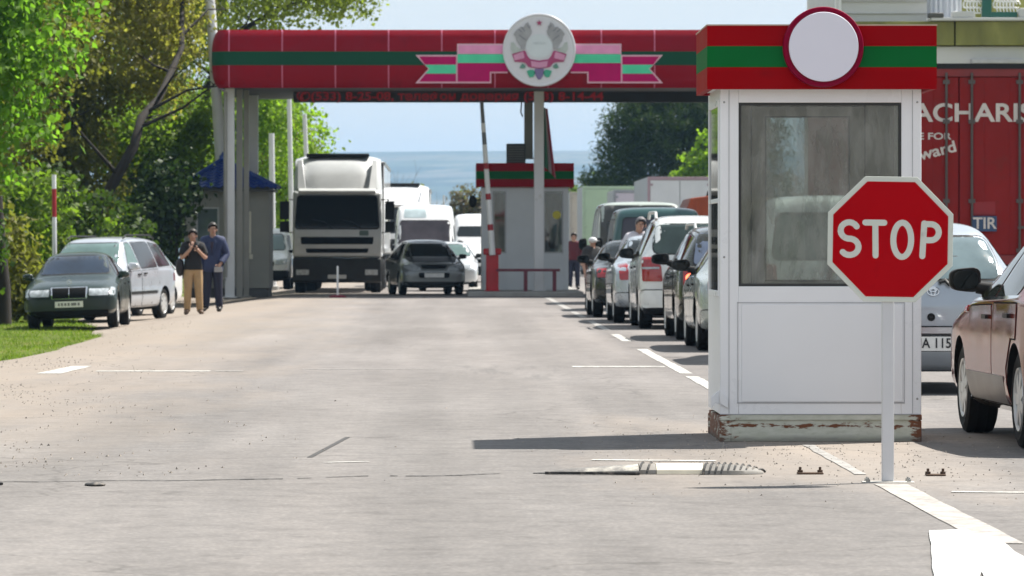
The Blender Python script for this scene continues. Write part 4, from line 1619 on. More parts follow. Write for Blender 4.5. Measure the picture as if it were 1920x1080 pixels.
d = 124.
red_post = mat('barrier_red', (.45, .004, .012), .35, 0, .1, 3)
segs = []
n = 11
for k in range(n):
    segs.append((k / n, (k + 1) / n, 1 if k in (2, 4, 6) else (2 if k > 7 else 0)))
segs = [(0, .16, 0), (.16, .20, 1), (.20, .36, 0), (.36, .40, 1), (.40, .56, 0), (.56, .60, 1), (.60, .72, 0), (.72, .80, 2), (.80, .86, 0), (.86, 1., 2)]
barrier('boom_barrier', 'raised white barrier boom on a bright red cabinet left of the far booth', 923, d, gz(478, d) - .12, 0, .33, red_post,
        ((.0, -.22, gz(478, d) - .12 + .0), (gx(903, d) - gx(923, d), -.22, gz(196, d) - .05), (.085, .05), segs))
barrier('barrier_pole', 'slim red and white striped pole standing behind the dark green sedan', 103, 98, 0, 0, 0, red_post,
        ((0, 0, 0), (-.02, 0, gz(314, 98)), (.05, .045), [(0, .22, 0), (.22, .38, 1), (.38, .52, 0), (.52, .66, 1), (.66, .84, 1), (.84, 1, 0)][:3] + [(.52, .70, 0), (.70, .90, 1), (.90, 1., 0)]), -.15)
# thin delineator in the lane
t = thing('lane_post', 'thin white post on a red foot in front of the big truck', 'bollard', (gx(633, 120), 120, .002))
MB().box(-.025, .025, -.02, .02, .05, .80).build('post', M['white'], t, bevel=.005)
mb = MB()
mb.lathe([(.22, 0), (.22, .03), (.10, .06), (0, .06)], 'z', n=24)
mb.build('foot', mat('foot_red', (.22, .01, .03), .6), t)

# ================================================================== LEFT BOOTH WITH BLUE ROOF
ld = 124.
lb = thing('blue_roof_booth', 'grey checkpoint booth with a blue tiled hip roof behind the left gantry column', 'booth', (gx(424, ld), ld, -.05))
c0 = gx(424, ld)
xl, xr = gx(346, ld) - c0, gx(505, ld) - c0
wm = mat('booth_render', (.215, .215, .19), .8, 0, .08, 1.5)
h = gz(350, ld) + .05
w0, w1, v0, v1 = gx(367, ld) - c0, gx(411, ld) - c0, gz(470, ld) + .05, gz(388, ld) + .05
wb_ = MB().box(xl, w0, 0, .12, .25, h).box(w1, xr, 0, .12, .25, h).box(w0, w1, 0, .12, .25, v0).box(w0, w1, 0, .12, v1, h)
wb_.box(xl, xl + .12, .121, 2.6, .25, h).box(xr - .12, xr, .121, 2.6, .25, h).box(xl + .121, xr - .121, 2.48, 2.6, .25, h).box(xl + .121, xr - .121, .121, 2.47, .26, .32)
wb_.build('wall', wm, lb, bevel=.01)
MB().box(xl + .03, xr - .03, .03, 2.57, 0, .249).build('base', soff, lb, smooth=False)
wn = MB().box(w0, w0 + .05, .02, .1, v0, v1).box(w1 - .05, w1, .02, .1, v0, v1).box(w0 + .05, w1 - .05, .02, .1, v0, v0 + .05).box(w0 + .05, w1 - .05, .02, .1, v1 - .05, v1).build('window', mat('grey_frame', (.35, .36, .36), .5), lb)
mirror_pane, nt, p = new_mat('sky_pane')
tc = nd(nt, 'ShaderNodeTexCoord').outputs['Object']
p.inputs['Base Color'].default_value = (.16, .2, .2, 1)
p.inputs['Metallic'].default_value = .55
lk(nt, ramp(nt, noise(nt, tc, 2, 3), [(.3, (.03,) * 3), (.7, (.12,) * 3)]), p.inputs['Roughness'])
MB().box(w0 + .04, w1 - .04, .05, .056, v0 + .04, v1 - .04).build('pane', mirror_pane, wn, smooth=False)
MB().box(gx(466, ld) - c0, gx(471, ld) - c0, -.03, -.001, gz(472, ld), gz(393, ld)).box(gx(463, ld) - c0, gx(474, ld) - c0, -.06, -.001, gz(482, ld), gz(473, ld)).build('trim_strip', mat('strip_pale', (.55, .52, .42), .6), lb)
# hip roof of blue metal tile: ribs run down the slope
blue, nt, p = new_mat('blue_metal_tile')
tc = nd(nt, 'ShaderNodeTexCoord').outputs['Object']
lk(nt, ramp(nt, noise(nt, tc, 3, 4), [(.3, (.010, .035, .20)), (.7, (.022, .065, .30))]), p.inputs['Base Color'])
p.inputs['Roughness'].default_value = .35
ex0, ex1, ey0, ey1 = gx(338, ld) - c0, gx(517, ld) - c0, -.35, 2.95
ez, ap = h - .02, gz(299, ld) + .05
ax, ay = gx(413, ld) - c0, (ey0 + ey1) / 2
rf = MB()
A = Vector((ax, ay, ap))


def slope(p0, p1):
    p0, p1 = Vector(p0), Vector(p1)
    n, kx = 9, 40
    up = (p1 - p0).cross(A - p0).normalized()
    if up.z < 0:
        up = -up
    base = len(rf.v)
    for i in range(n + 1):
        v = i / n
        for st2 in (0, 1):
            for j in range(kx + 1):
                u = j / kx
                b = p0.lerp(p1, u)
                vv = v + (0 if st2 == 0 else 1e-3)
                q = b.lerp(A, min(1, vv))
                prof = .030 * math.cos((q - p0).dot((p1 - p0).normalized()) * 2 * math.pi / .23)
                lift = (.032 if st2 == 0 else 0.) if i > 0 else 0
                rf.v.append(tuple(q + up * (prof * (1 - v * .3) + (0 if st2 == 0 else .034))))
    rows = 2 * (n + 1)
    for i in range(rows - 1):
        for j in range(kx):
            a = base + i * (kx + 1) + j
            rf.f.append((a, a + 1, a + kx + 2, a + kx + 1))
            rf.m.append(0)


slope((ex0, ey0, ez), (ex1, ey0, ez))
slope((ex1, ey0, ez), (ex1, ey1, ez))
slope((ex1, ey1, ez), (ex0, ey1, ez))
slope((ex0, ey1, ez), (ex0, ey0, ez))
roof = rf.build('roof', blue, lb, angle=60, fix=False)
MB().box(ex0 + .05, ex1 - .05, ey0 + .05, ey1 - .05, ez - .10, ez - .05).build('eave', soff, lb, smooth=False)
hp = MB()
for cx, cy in ((ex0, ey0), (ex1, ey0), (ex0, ey1), (ex1, ey1)):
    hp.tube([(cx, cy, ez + .03), (ax, ay, ap + .04)], .055, 8)
hp.lathe([(.10, ap), (.09, ap + .12), (.04, ap + .17), (0, ap + .25)], 'z', (ax, ay, 0), 14)
hp.build('ridge', blue, lb)

# ================================================================== POLES
def pole(name, label, px0, py0, px1, py1, d, r0, r1, m, cat='pole', top_extra=None):
    b = at(px0, py0, d)
    tpt = at(px1, py1, d)
    dirn = (tpt - b)
    base = b - dirn * ((b.z + .1) / dirn.z)
    t = thing(name, label, cat, base, 0)
    mb = MB().tube([(0, 0, 0), tuple((tpt - base) * .5), tuple(tpt - base)], [r0, (r0 + r1) / 2, r1], 14)
    mb.build('shaft', m, t)
    f = MB()
    f.lathe([(r0 * 1.8, 0), (r0 * 1.8, .12), (r0 * 1.1, .16), (0, .16)], 'z', n=16)
    f.build('footing', conc, t)
    if top_extra:
        top_extra(t, tpt - base)
    return t


pw = mat('pole_white', (.62, .63, .64), .5, 0, .06, 2)


def arm(t, top):
    mb = MB().tube([tuple(top), (top.x + .3, top.y - .2, top.z + .35), (top.x + 1.1, top.y - .6, top.z + .5)], [.05, .04, .035], 8)
    a = mb.build('arm', pw, t)
    h_ = MB()
    h_.box(top.x + 1.0, top.x + 1.65, top.y - .75, top.y - .5, top.z + .44, top.z + .56)
    h_.build('lamp_head', mat('lamp_head_grey', (.4, .4, .4), .5), t, bevel=.03)


pole('concrete_mast', 'thick white mast leaning slightly left rising behind the blue roof', 414, 300, 392, -30, 126.5, .17, .13, pw)
pole('lamp_post', 'tall slim white lamp post just left of the display board end', 545, 335, 541, 120, 149, .09, .07, pw, 'lamp post', arm)
pole('lamp_post', 'thinner white pole further off between the big truck and the lamp post', 574, 290, 571, 214, 152, .09, .07, pw)
pole('lamp_post', 'short white pole beyond the blue roof left of the lamp post', 510, 330, 509, 250, 150, .10, .09, pw)
pole('lamp_post', 'small far white pole rising behind the white vans', 832, 395, 832, 366, 260, .06, .05, pw)

# ================================================================== BUILDING BEHIND THE RED TRAILER
bd = 97.
c0 = gx(1575, bd)
bl = thing('terminal_building', 'white building with balcony and mirrored band behind the red trailer', 'building', (c0, bd, 0))
ww = mat('white_render', (.62, .62, .60), .6, 0, .04, 1)


def bx(px):
    return gx(px, bd) - c0


Rx = bx(2300)
mb = MB()
mb.box(0, bx(1738), 0, 9, gz(48, bd) + .0, gz(-170, bd))                       # upper wall block
mb.box(bx(1738) + .01, Rx, 3.2, 9, gz(40, bd), gz(-170, bd))
mb.build('wall', ww, bl, smooth=False)
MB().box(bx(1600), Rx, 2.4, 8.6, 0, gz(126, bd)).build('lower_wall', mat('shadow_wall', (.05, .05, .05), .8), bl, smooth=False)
mb = MB()
mb.box(.0, bx(1738), -.04, -.001, gz(3, bd), gz(0, bd) + .03).box(0, bx(1738), -.03, -.001, gz(26, bd), gz(24.5, bd))
mb.build('moulding', mat('grey_moulding', (.45, .45, .44), .6), bl)
# canopy beam, mirrored band, balcony slab
MB().box(bx(1560), Rx, -.35, 3.0, gz(123, bd), gz(88, bd)).build('canopy_beam', ww, bl, bevel=.02)
MB().box(bx(1816), bx(1914), -.55, -.352, gz(121, bd), gz(112, bd)).build('light_box', mat('pale_grey', (.48, .48, .48), .5), bl, bevel=.02)
mir, nt, p = new_mat('mirror_cladding')
tc = nd(nt, 'ShaderNodeTexCoord').outputs['Object']
mp = nd(nt, 'ShaderNodeMapping')
mp.inputs['Scale'].default_value = (1.2, 1, .5)
lk(nt, tc, mp.inputs[0])
lk(nt, ramp(nt, noise(nt, mp.outputs[0], 1.5, 4), [(.3, (.13, .13, .035)), (.55, (.21, .21, .055)), (.75, (.34, .34, .10))]), p.inputs['Base Color'])  # olive mottling painted in as the reflection of trees
p.inputs['Metallic'].default_value = .35
p.inputs['Roughness'].default_value = .28
mb = MB()
mb.box(bx(1555), bx(1785), -.46, 2.8, gz(87, bd), gz(42, bd)).box(bx(1787), Rx, -.5, 2.8, gz(87, bd), gz(42, bd))
mb.build('mirror_band', mir, bl, bevel=.01)
MB().box(bx(1740), Rx, -.7, 3.2, gz(41.5, bd), gz(36, bd)).build('balcony_slab', ww, bl, bevel=.01)
mb = MB()
mb.box(bx(1780), bx(1822), -.66, -.3, gz(35.8, bd), gz(24, bd)).box(bx(1905), bx(1990), -.66, -.3, gz(35.8, bd), gz(18, bd))
mb.build('planter', ww, bl, bevel=.02)
MB().box(bx(1735), bx(1763), -.72, -.4, gz(35.8, bd), gz(27, bd)).build('floodlight', mat('dark_grey_lamp', (.09, .09, .085), .6), bl, bevel=.02)
# drawn drapes
mb = MB()
n = 60
dx0, dx1 = bx(1738), bx(1804)
for i in range(n + 1):
    u = i / n
    for z in (gz(34, bd), gz(-60, bd)):
        mb.v.append((lin(dx0, dx1, u), .1 + .05 * math.sin(u * 42) + .02 * math.sin(u * 97), z))
for i in range(n):
    mb.f.append((2 * i, 2 * i + 2, 2 * i + 3, 2 * i + 1))
    mb.m.append(0)
mb.build('curtain', mat('white_drape', (.72, .74, .78), .8, 0, .03, 4), bl, angle=60, fix=False)
grn = mat('green_frame', (.008, .10, .075), .4, 0, .1, 3)
for q in ((bx(1837), bx(1855), -.42, -.28, gz(35.8, bd), gz(-60, bd)), (bx(1855), bx(1903), -.42, -.3, gz(35.5, bd), gz(24, bd)), (bx(1980), bx(1996), -.42, -.28, gz(35.8, bd), gz(-60, bd))):
    MB().box(*q).build('gate_frame', grn, bl, bevel=.008)
for lo_, hi_ in ((1804, 1836), (1857, 1910)):
    mb = MB()
    for k in range(16):
        px = 1806 + k * 6.2
        if not lo_ < px < hi_:
            continue
        pts = [(bx(px) + .05 * math.cos(t * .55) * (1 - t / 16), -.36, gz(24 - t * 2.4, bd) + .04 * math.sin(t * .9)) for t in range(13)]
        mb.tube(pts, .014, 6)
        pts = [(bx(px + 3) + .075 * math.cos(a), -.36, gz(10, bd) + .075 * math.sin(a)) for a in [k2 * .5 for k2 in range(12)]]
        mb.tube(pts, .013, 6)
    mb.tube([(bx(lo_), -.36, gz(26, bd)), (bx(hi_), -.36, gz(26, bd))], .015, 6)
    mb.build('railing', M['white'], bl)
MB().box(bx(1806), bx(1980), .9, .95, gz(36, bd), gz(-60, bd)).build('glazing', mir, bl, smooth=False)
mb = MB().tube([(bx(1573), -.2, gz(60, bd)), (bx(1573), -.2, gz(-40, bd))], .035, 8).tube([(bx(1565), -.25, gz(60, bd)), (bx(1565), -.25, gz(-40, bd))], .02, 8)
mb.build('downpipe', M['white'], bl)
# ================================================================== CARS
G_LEFT = 'cars parked on the left shoulder'
G_QUEUE = 'cars queueing in the right lane'
G_ONC = 'vehicles waiting beyond the gantry'
G_TRUCK = 'trucks in the far right lane'


def scaled(st, L, W, H, L0, W0, H0):
    return [(s[0] * L / L0, s[1], s[2] * H / H0, s[3] * H / H0, s[4] * W / W0, s[5] * W / W0, s[6] * W / W0) + tuple(s[7:]) for s in st]


def sc(polys, fx, fz):
    return [[(a * fx, b * fz) for a, b in p] for p in polys]


# ---- dark green sedan, front three-quarter
c = Car('sedan', 'dark green sedan with upright chrome grille parked on the grass verge', 'car', SEDAN, 4.5, 1.72, (.84, 3.53), .315, .2,
        paint((.006, .020, .015), .3, 0, .45), (-7.06, 89.3, -.235), math.pi - R(.5), G_LEFT)
c.root.rotation_euler = (0, R(2.0), math.pi - R(.5))
c.end('windscreen', [(-.66, 1.03), (.66, 1.03), (.545, 1.355), (-.545, 1.355)], mat('blue_glass', (.012, .022, .04), .04, 0, .5, 1.5, spec=.7), under=(.02, M['trim']), corner=.06)
c.windows(SEDAN_WIN)
c.doors([[(1.42, .30), (2.43, .30), (2.43, .90), (1.42, .88)], [(2.46, .30), (3.2, .30), (3.45, .55), (3.5, .92), (2.46, .91)]], [(2.15, .80), (3.1, .82)])
c.end('headlight', [(.37, .615), (.72, .615), (.74, .68), (.73, .735), (.37, .745)], M['lamp'], off=.012, under=(.01, M['trim']), corner=.02, mirror=True)
g = c.end('grille', [(-.33, .565), (.33, .565), (.345, .775), (-.345, .775)], M['chrome'], off=.02, corner=.02)[0]
for k in range(2):
    c.end('grille_slats', [(-.308 + .314 * k, .585), (-.006 + .314 * k, .585), (-.006 + .318 * k, .752), (-.312 + .318 * k, .752)], M['under'], off=.034, parent=g, corner=.01)
bp = c.end('bumper', [(-.83, .36), (.83, .36), (.84, .57), (-.84, .57)], paint((.006, .018, .016), .5, 0, .2), off=.03, corner=.06, under=(.008, M['trim']))
c.end('air_intake', [(-.7, .25), (.7, .25), (.72, .35), (-.72, .35)], M['under'], off=.02, corner=.03)
pl_ = c.plate('front', .47, off=.045)
mb = MB()
for k, ww_ in enumerate((.05, .10, .045, .05, .05, .05, .04)):
    x = -.20 + k * .062
    mb.box(x, x + ww_ * .8, 2.2, 2.4, .445, .497)
ys_ = max(v.co.y for v in pl_.data.vertices)
mb.v = [(a, ys_ + (.003 if b > 2.3 else -.004), z) for a, b, z in mb.v]
mb.build('characters', mat('grey_ink', (.18, .18, .18), .6), pl_, smooth=False)
mb = MB()
yo = c.Y(.17)
mb.lathe([(.036, -.004), (.042, -.004), (.042, .004), (.036, .004)], 'y', (0, yo, .885), 24, closed=True)
for k in range(3):
    a = R(90 + 120 * k)
    mb.tube([(0, yo, .885), (.037 * math.cos(a), yo, .885 + .037 * math.sin(a))], [.006, .002], 6)
mb.tube([(0, yo, .79), (0, yo, .848)], .005, 6)
mb.build('hood_ornament', M['chrome'], c.root)
c.mirrors(1.62, .96, .2, .13, paint((.006, .020, .015), .3, 0, .45))
c.end('indicator', [(.745, .61), (.83, .62), (.83, .745), (.755, .77)], M['lamp'], off=.010, corner=.02, mirror=True)

# ---- silver people carrier behind it
c = Car('people_carrier', 'silver people carrier with roof rails parked askew behind the dark green sedan', 'car', scaled(MPV, 4.65, 1.81, 1.73, 4.63, 1.8, 1.69), 4.65, 1.81, (.92, 3.76), .325, .21,
        paint((.44, .47, .52), .3, .25), (-7.25, 97.7, -.235), R(166), G_LEFT, spokes=8)
c.root.rotation_euler = (0, R(1.2), R(166))
c.end('windscreen', [(-.72, 1.18), (.72, 1.18), (.57, 1.60), (-.57, 1.60)], M['glass_pale'], under=(.02, M['trim']), corner=.07)
c.windows(sc(MPV_WIN, 1.004, 1.024)[1:], mat('smoked_glass', (.028, .032, .036), .05, 0, .2, 2, spec=.6))
c.windows(sc(MPV_WIN, 1.004, 1.024)[:1], M['glass_pale'])
c.doors([[(1.28, .30), (2.16, .30), (2.16, 1.02), (1.30, 1.0)], [(2.19, .30), (3.25, .32), (3.33, .7), (3.33, 1.05), (2.19, 1.02)]], [(1.9, .93), (2.3, .95)])
c.side('side_moulding', [(1.3, .53), (3.2, .55), (3.2, .61), (1.3, .59)], M['trim'], off=.016, corner=.01)
c.end('headlight', [(.45, .70), (.78, .72), (.80, .86), (.45, .82)], M['lamp'], off=.012, corner=.04, mirror=True)
c.end('grille', [(-.38, .66), (.38, .66), (.40, .78), (-.40, .78)], M['under'], off=.01, corner=.02)
c.end('air_intake', [(-.55, .32), (.55, .32), (.55, .44), (-.55, .44)], M['under'], off=.01, corner=.02)
c.side('tail_light', [(4.40, .8), (4.60, .8), (4.60, 1.1), (4.42, 1.1)], M['red_lamp'], off=.008, corner=.03)
c.plate('front', .52)
c.mirrors(1.5, 1.08, .22, .16, paint((.56, .58, .61), .3, .2))
mb = MB()
for sd in (1, -1):
    mb.tube([(sd * .60, c.Y(1.9), 1.70), (sd * .60, c.Y(2.1), 1.765), (sd * .60, c.Y(3.7), 1.765), (sd * .60, c.Y(3.95), 1.69)], .018, 8)
mb.build('roof_rail', M['trim'], c.root)

# ---- white hatchback half hidden behind the carrier
c = Car('hatchback', 'white hatchback mostly hidden between the silver people carrier and the two men', 'car', HATCH, 4.18, 1.70, (.8, 3.3), .30, .19, paint((.74, .74, .75)), (-7.45, 106.2, -.24), R(167), G_LEFT)
c.windows(HATCH_WIN, M['glass_pale'])
c.end('windscreen', [(-.66, 1.10), (.66, 1.10), (.54, 1.40), (-.54, 1.40)], M['glass'], under=(.02, M['trim']), corner=.06)
c.end('headlight', [(.42, .64), (.74, .66), (.74, .80), (.42, .76)], M['lamp'], off=.012, corner=.04, mirror=True)
c.doors([[(1.2, .30), (2.17, .30), (2.17, .93), (1.22, .90)], [(2.2, .30), (3.0, .32), (3.1, .7), (3.1, .97), (2.2, .94)]], [(1.9, .82), (2.85, .84)])
c.mirrors(1.4, 1.0, .2, .13)

# ---- grey hatchback under the gantry
pg = paint((.17, .185, .185), .32, .3)
c = Car('hatchback', 'grey hatchback with black windscreen waiting in the shade beside the big white truck', 'car', scaled(HATCH, 4.2, 1.76, 1.47, 4.18, 1.7, 1.5), 4.2, 1.76, (.8, 3.3), .30, .2, pg, (-.72, 127.2, 0), R(187), G_ONC)
c.end('windscreen', [(-.70, 1.05), (.70, 1.05), (.56, 1.40), (-.56, 1.40)], M['glass'], under=(.03, M['trim']), corner=.06)
c.windows(sc(HATCH_WIN, 1.0, .98))
c.end('bonnet_shade_panel', [(-.62, .88), (.62, .88), (.7, 1.0), (-.7, 1.0)], M['trim'], off=.012, corner=.05)[0].name = 'bonnet_shade'  # black panel standing in for shade on the bonnet
c.end('headlight', [(.34, .64), (.60, .65), (.79, .72), (.78, .84), (.54, .81), (.38, .74)], M['lamp'], off=.012, corner=.03, mirror=True)
c.end('grille', [(-.30, .70), (.30, .70), (.36, .80), (-.36, .80)], M['under'], off=.012, corner=.04)
c.end('air_intake', [(-.40, .46), (.40, .46), (.42, .60), (-.42, .60)], M['under'], off=.012, corner=.05)
c.end('bumper_lip', [(-.78, .26), (.78, .26), (.8, .36), (-.8, .36)], M['trim'], off=.012, corner=.03)
c.plate('front', .53, off=.03)
c.mirrors(1.35, 1.0, .2, .13)
c.doors([[(1.2, .30), (2.17, .30), (2.17, .92), (1.22, .89)]], [(1.9, .82)])

# ---- silver saloon behind it
c = Car('sedan', 'silver sedan with black mirror squeezed between the grey hatchback and the far booth', 'car', SEDAN, 4.5, 1.72, (.84, 3.53), .31, .2, paint((.55, .56, .58), .3, .25), (-.12, 137.5, 0), R(181), G_ONC)
c.end('windscreen', [(-.66, 1.03), (.66, 1.03), (.545, 1.355), (-.545, 1.355)], M['glass_pale'], under=(.02, M['trim']), corner=.06)
c.windows(SEDAN_WIN)
c.end('headlight', [(.36, .60), (.74, .60), (.74, .775), (.36, .765)], M['lamp'], off=.012, corner=.03, mirror=True)
c.end('grille', [(-.33, .60), (.33, .60), (.33, .74), (-.33, .74)], M['under'], off=.012, corner=.02)
c.mirrors(1.62, 1.0, .2, .13)


def van(name, label, L, W, H, col, loc, rz, group, nose=1.0, hood=.55, wind=None, belt=None, glass=None, side_win=(), wheels=None, wr=.34, cat='van', **kw):
    wheels = wheels or (.85, L - .95)
    c = Car(name, label, cat, vanlike(L, W, H, hood, nose, belt=belt, **kw), L, W, wheels, wr, .22, col, loc, rz, group, 'steel', 6)
    zb = belt or 1.12
    wt = W / 2 - .12
    wp = wind or [(-W / 2 + .14, zb + .16), (W / 2 - .14, zb + .16), (wt - .12, min(H - .24, zb + .95)), (-wt + .12, min(H - .24, zb + .95))]
    c.end('windscreen', wp, glass or M['glass'], under=(.025, M['trim']), corner=.08)
    c.end('headlight', [(W / 2 - .46, .74), (W / 2 - .12, .76), (W / 2 - .10, .93), (W / 2 - .42, .90)], M['lamp'], off=.012, corner=.04, mirror=True)
    c.end('grille', [(-.40, .70), (.40, .70), (.42, .84), (-.42, .84)], M['under'], off=.01, corner=.03)
    c.end('bumper', [(-W / 2 + .08, .34), (W / 2 - .08, .34), (W / 2 - .05, .58), (-W / 2 + .05, .58)], M['trim'], off=.025, corner=.06)
    for p in side_win:
        c.windows([p])
    c.mirrors(hood + .35, zb + .12, .2, .28, x=W / 2 - .02)
    return c


white = paint((.80, .80, .80), .35)
# white vans in the oncoming lanes
c = van('van', 'white high-roofed van with a wide dark windscreen just above the grey hatchback', 5.6, 2.02, 2.64, white, (-.86, 152.8, 0), R(180), G_ONC, 1.05, .5,
        [(-.92, 1.38), (.92, 1.38), (.80, 2.12), (-.80, 2.12)], 1.2, mat('dark_screen', (.035, .028, .032), .06, 0, .6, 1.1, spec=.6),
        [[(.95, 1.3), (1.8, 1.3), (1.8, 1.95), (1.3, 1.95)]])
c.end('roof_window', [(-.05, 2.22), (.68, 2.22), (.66, 2.52), (-.02, 2.52)], mat('frosted_panel', (.42, .50, .52), .25, 0, .15, 4), off=.006, corner=.05)
van('van', 'plain white van farther back with a narrow dark windscreen beside the far booth', 5.0, 1.95, 2.46, white, (.98, 170.5, 0), R(180), G_ONC, 1.1, .6,
    [(-.80, 1.66), (.80, 1.66), (.72, 2.0), (-.72, 2.0)], 1.3)
c = van('small_van', 'small white van between the blue roofed booth and the big white truck', 4.2, 1.80, 1.84, white, (-5.72, 142.2, 0), R(180), G_ONC, .95, .75,
        [(-.72, 1.2), (.72, 1.2), (.62, 1.66), (-.62, 1.66)], 1.06, M['glass_pale'], [[(1.25, 1.12), (2.0, 1.12), (2.0, 1.62), (1.55, 1.62)]], (.8, 3.3), .31)

# ================================================================== CARS OF THE RIGHT-HAND QUEUE (seen from behind)
# ---- brown-red sedan at the right edge
pr = mat('maroon_paint', (.17, .022, .012), .10, .1, .07, 2.5, .0, spec=.4)
stc = scaled(SEDAN, 4.75, 1.82, 1.47, 4.5, 1.72, 1.42)
c = Car('sedan', 'brown-red sedan standing right of the silver-blue hatchback with number plate', 'car', stc, 4.75, 1.82, (.95, 3.60), .32, .225, pr, (4.56, 31.98, 0), R(1.6), G_QUEUE, spokes=7)
fx, fz = 4.75 / 4.5, 1.47 / 1.42
c.windows(sc(SEDAN_WIN, fx, fz), glass_dk := mat('green_dark_glass', (.02, .026, .014), .03, 0, .3, 1.4, spec=.7))
c.doors(sc([[(1.42, .26), (2.43, .26), (2.43, .895), (1.42, .875)], [(2.46, .26), (3.15, .26), (3.42, .55), (3.5, .915), (2.46, .905)]], fx, fz), [(2.25, .83), (3.25, .85)])
c.side('side_skirt', [(1.30, .17), (3.15, .17), (3.15, .27), (1.30, .27)], paint((.30, .27, .24), .3, .4), off=.018, corner=.03)
c.side('lower_cladding', [(1.36, .275), (3.10, .275), (3.14, .46), (1.34, .46)], mat('grey_cladding', (.16, .145, .135), .4, 0, .08, 4), off=.012, corner=.02)
c.side('window_trim', sc([[(1.40, .905), (3.4, .945), (3.4, .965), (1.40, .925)]], fx, fz)[0], M['chrome'], off=.009, res=.2)
c.end('windscreen', [(-.68, 1.08), (.68, 1.08), (.57, 1.40), (-.57, 1.40)], M['glass'], under=(.02, M['trim']), corner=.06)
c.end('rear_window', [(-.64, 1.10), (.64, 1.10), (.56, 1.38), (-.56, 1.38)], M['glass'], 'rear', under=(.02, M['trim']), corner=.06)
c.end('tail_light', [(.45, .72), (.76, .72), (.76, .92), (.45, .92)], M['red_lamp'], 'rear', off=.012, corner=.03, mirror=True)
c.end('headlight', [(.36, .62), (.74, .62), (.76, .78), (.36, .77)], M['lamp'], off=.012, corner=.03, mirror=True)
c.side('repeater', [(1.22, .86), (1.36, .87), (1.36, .91), (1.22, .90)], M['red_lamp'], (-1,), .008, None, .01)
c.mirrors(1.62, 1.06, .22, .165, M['trim'], x=.80)
c.plate('rear', .6)

# ---- silver hatchback with a plate, between booth and sedan
ps = paint((.36, .40, .45), .3, .35)
c = Car('hatchback', 'silver-blue hatchback with black and white number plate half hidden behind the stop sign', 'car', scaled(HATCH, 4.0, 1.70, 1.54, 4.18, 1.7, 1.5), 4.0, 1.70, (.78, 3.2), .295, .19, ps, (4.27, 43.8, 0), 0, G_QUEUE)
c.end('rear_window', [(-.60, 1.03), (.62, 1.03), (.60, 1.22), (.53, 1.40), (-.53, 1.40)], mat('tailgate_glass', (.11, .15, .16), .1, 0, .5, 1.3, spec=.8), 'rear', under=(.022, M['trim']), corner=.07)
c.windows(sc(HATCH_WIN, 4.0 / 4.18, 1.02))
c.end('tail_light', [(.55, .72), (.75, .72), (.74, .98), (.58, .98)], M['red_lamp'], 'rear', off=.01, corner=.03, mirror=True)
c.end('handle_strip', [(-.50, .545), (.58, .545), (.58, .60), (-.50, .60)], paint((.50, .53, .56), .2, .5), 'rear', off=.022, corner=.015, under=(.012, M['trim']))
c.end('bumper', [(-.76, .24), (.76, .24), (.78, .385), (-.78, .385)], ps, 'rear', off=.03, corner=.04, under=(.01, M['trim']))
c.plate('rear', .455, .53, .125, 'C UA 115', -.045, .04, .86)
yr = min(v.co.y for v in c.body.data.vertices)
mb = MB()
for rx_, rz_, cx_, cz_ in ((.052, .036, 0, 0), (.020, .034, 0, 0), (.034, .013, 0, .012)):
    pts = [(.02 + cx_ + rx_ * math.cos(a), 0, .92 + cz_ + rz_ * math.sin(a)) for a in [k * math.pi / 12 for k in range(25)]]
    mb.tube(pts, .0075, 6)


def stick(mb, car, off):
    """move flat (x, 0, z) geometry onto the rear face of the car"""
    out = []
    for x, y, z in mb.v:
        h = car.bvh.ray_cast(Vector((x, -20, z)), Vector((0, 1, 0)))
        out.append((x, (h[0].y if h[0] else yr) - off + y, z))
    mb.v = out
    return mb


stick(mb, c, .008).build('badge', M['chrome'], c.root)
mb = MB()
mb.lathe([(.0, -.012), (.016, -.012), (.024, 0), (.034, -.006), (.036, 0), (.036, .012)], 'y', (.0, 0, .69), 20)
stick(mb, c, .004).build('lock', M['trim'], c.root)
mb = MB().tube([(.08, 0, 1.0), (.13, -.015, 1.02), (.17, -.012, .975)], .018, 8)
stick(mb, c, .014).build('wiper', M['trim'], c.root)

# ---- white minivan seen through the booth window
c = van('minivan', 'white minivan seen only through the window of the white booth', 4.7, 1.80, 1.88, paint((.78, .80, .79), .3), (4.32, 55.0, 0), 0, G_QUEUE, 1.0, .8, None, 1.08, None, [[(1.35, 1.14), (2.3, 1.14), (2.3, 1.66), (1.7, 1.66)], [(2.4, 1.14), (4.2, 1.16), (4.2, 1.66), (2.4, 1.66)]], (.9, 3.7), .31, 'car')
c.end('rear_window', [(-.72, 1.18), (.72, 1.18), (.66, 1.68), (-.66, 1.68)], M['glass_pale'], 'rear', under=(.02, M['trim']), corner=.08)
c.end('tail_light', [(.66, .78), (.82, .78), (.82, 1.12), (.68, 1.12)], M['red_lamp'], 'rear', off=.01, corner=.03, mirror=True)
c.plate('rear', .62)


def rear_kit(c, W, H, belt, tail, win, lit=False, plate_z=.62, wm=None):
    c.end('rear_window', win, wm or M['glass'], 'rear', under=(.02, M['trim']), corner=.07)
    tl = c.end('tail_light', tail, M['red_lamp'], 'rear', off=.012, corner=.03, mirror=True)
    if lit:
        mx_, mz_ = sum(p[0] for p in tail) / len(tail), sum(p[1] for p in tail) / len(tail)
        for sd, q in zip((1, -1), tl):
            c.end('bulb', [(sd * (mx_ + .075 * math.cos(R(a))), mz_ + .065 * math.sin(R(a))) for a in range(0, 360, 30)], M['lit_lamp'], 'rear', off=.02, parent=q)
    c.end('bumper', [(-W / 2 + .06, .30), (W / 2 - .06, .30), (W / 2 - .04, .52), (-W / 2 + .04, .52)], c.pm, 'rear', off=.025, corner=.05, under=(.012, M['trim']))
    c.plate('rear', plate_z)


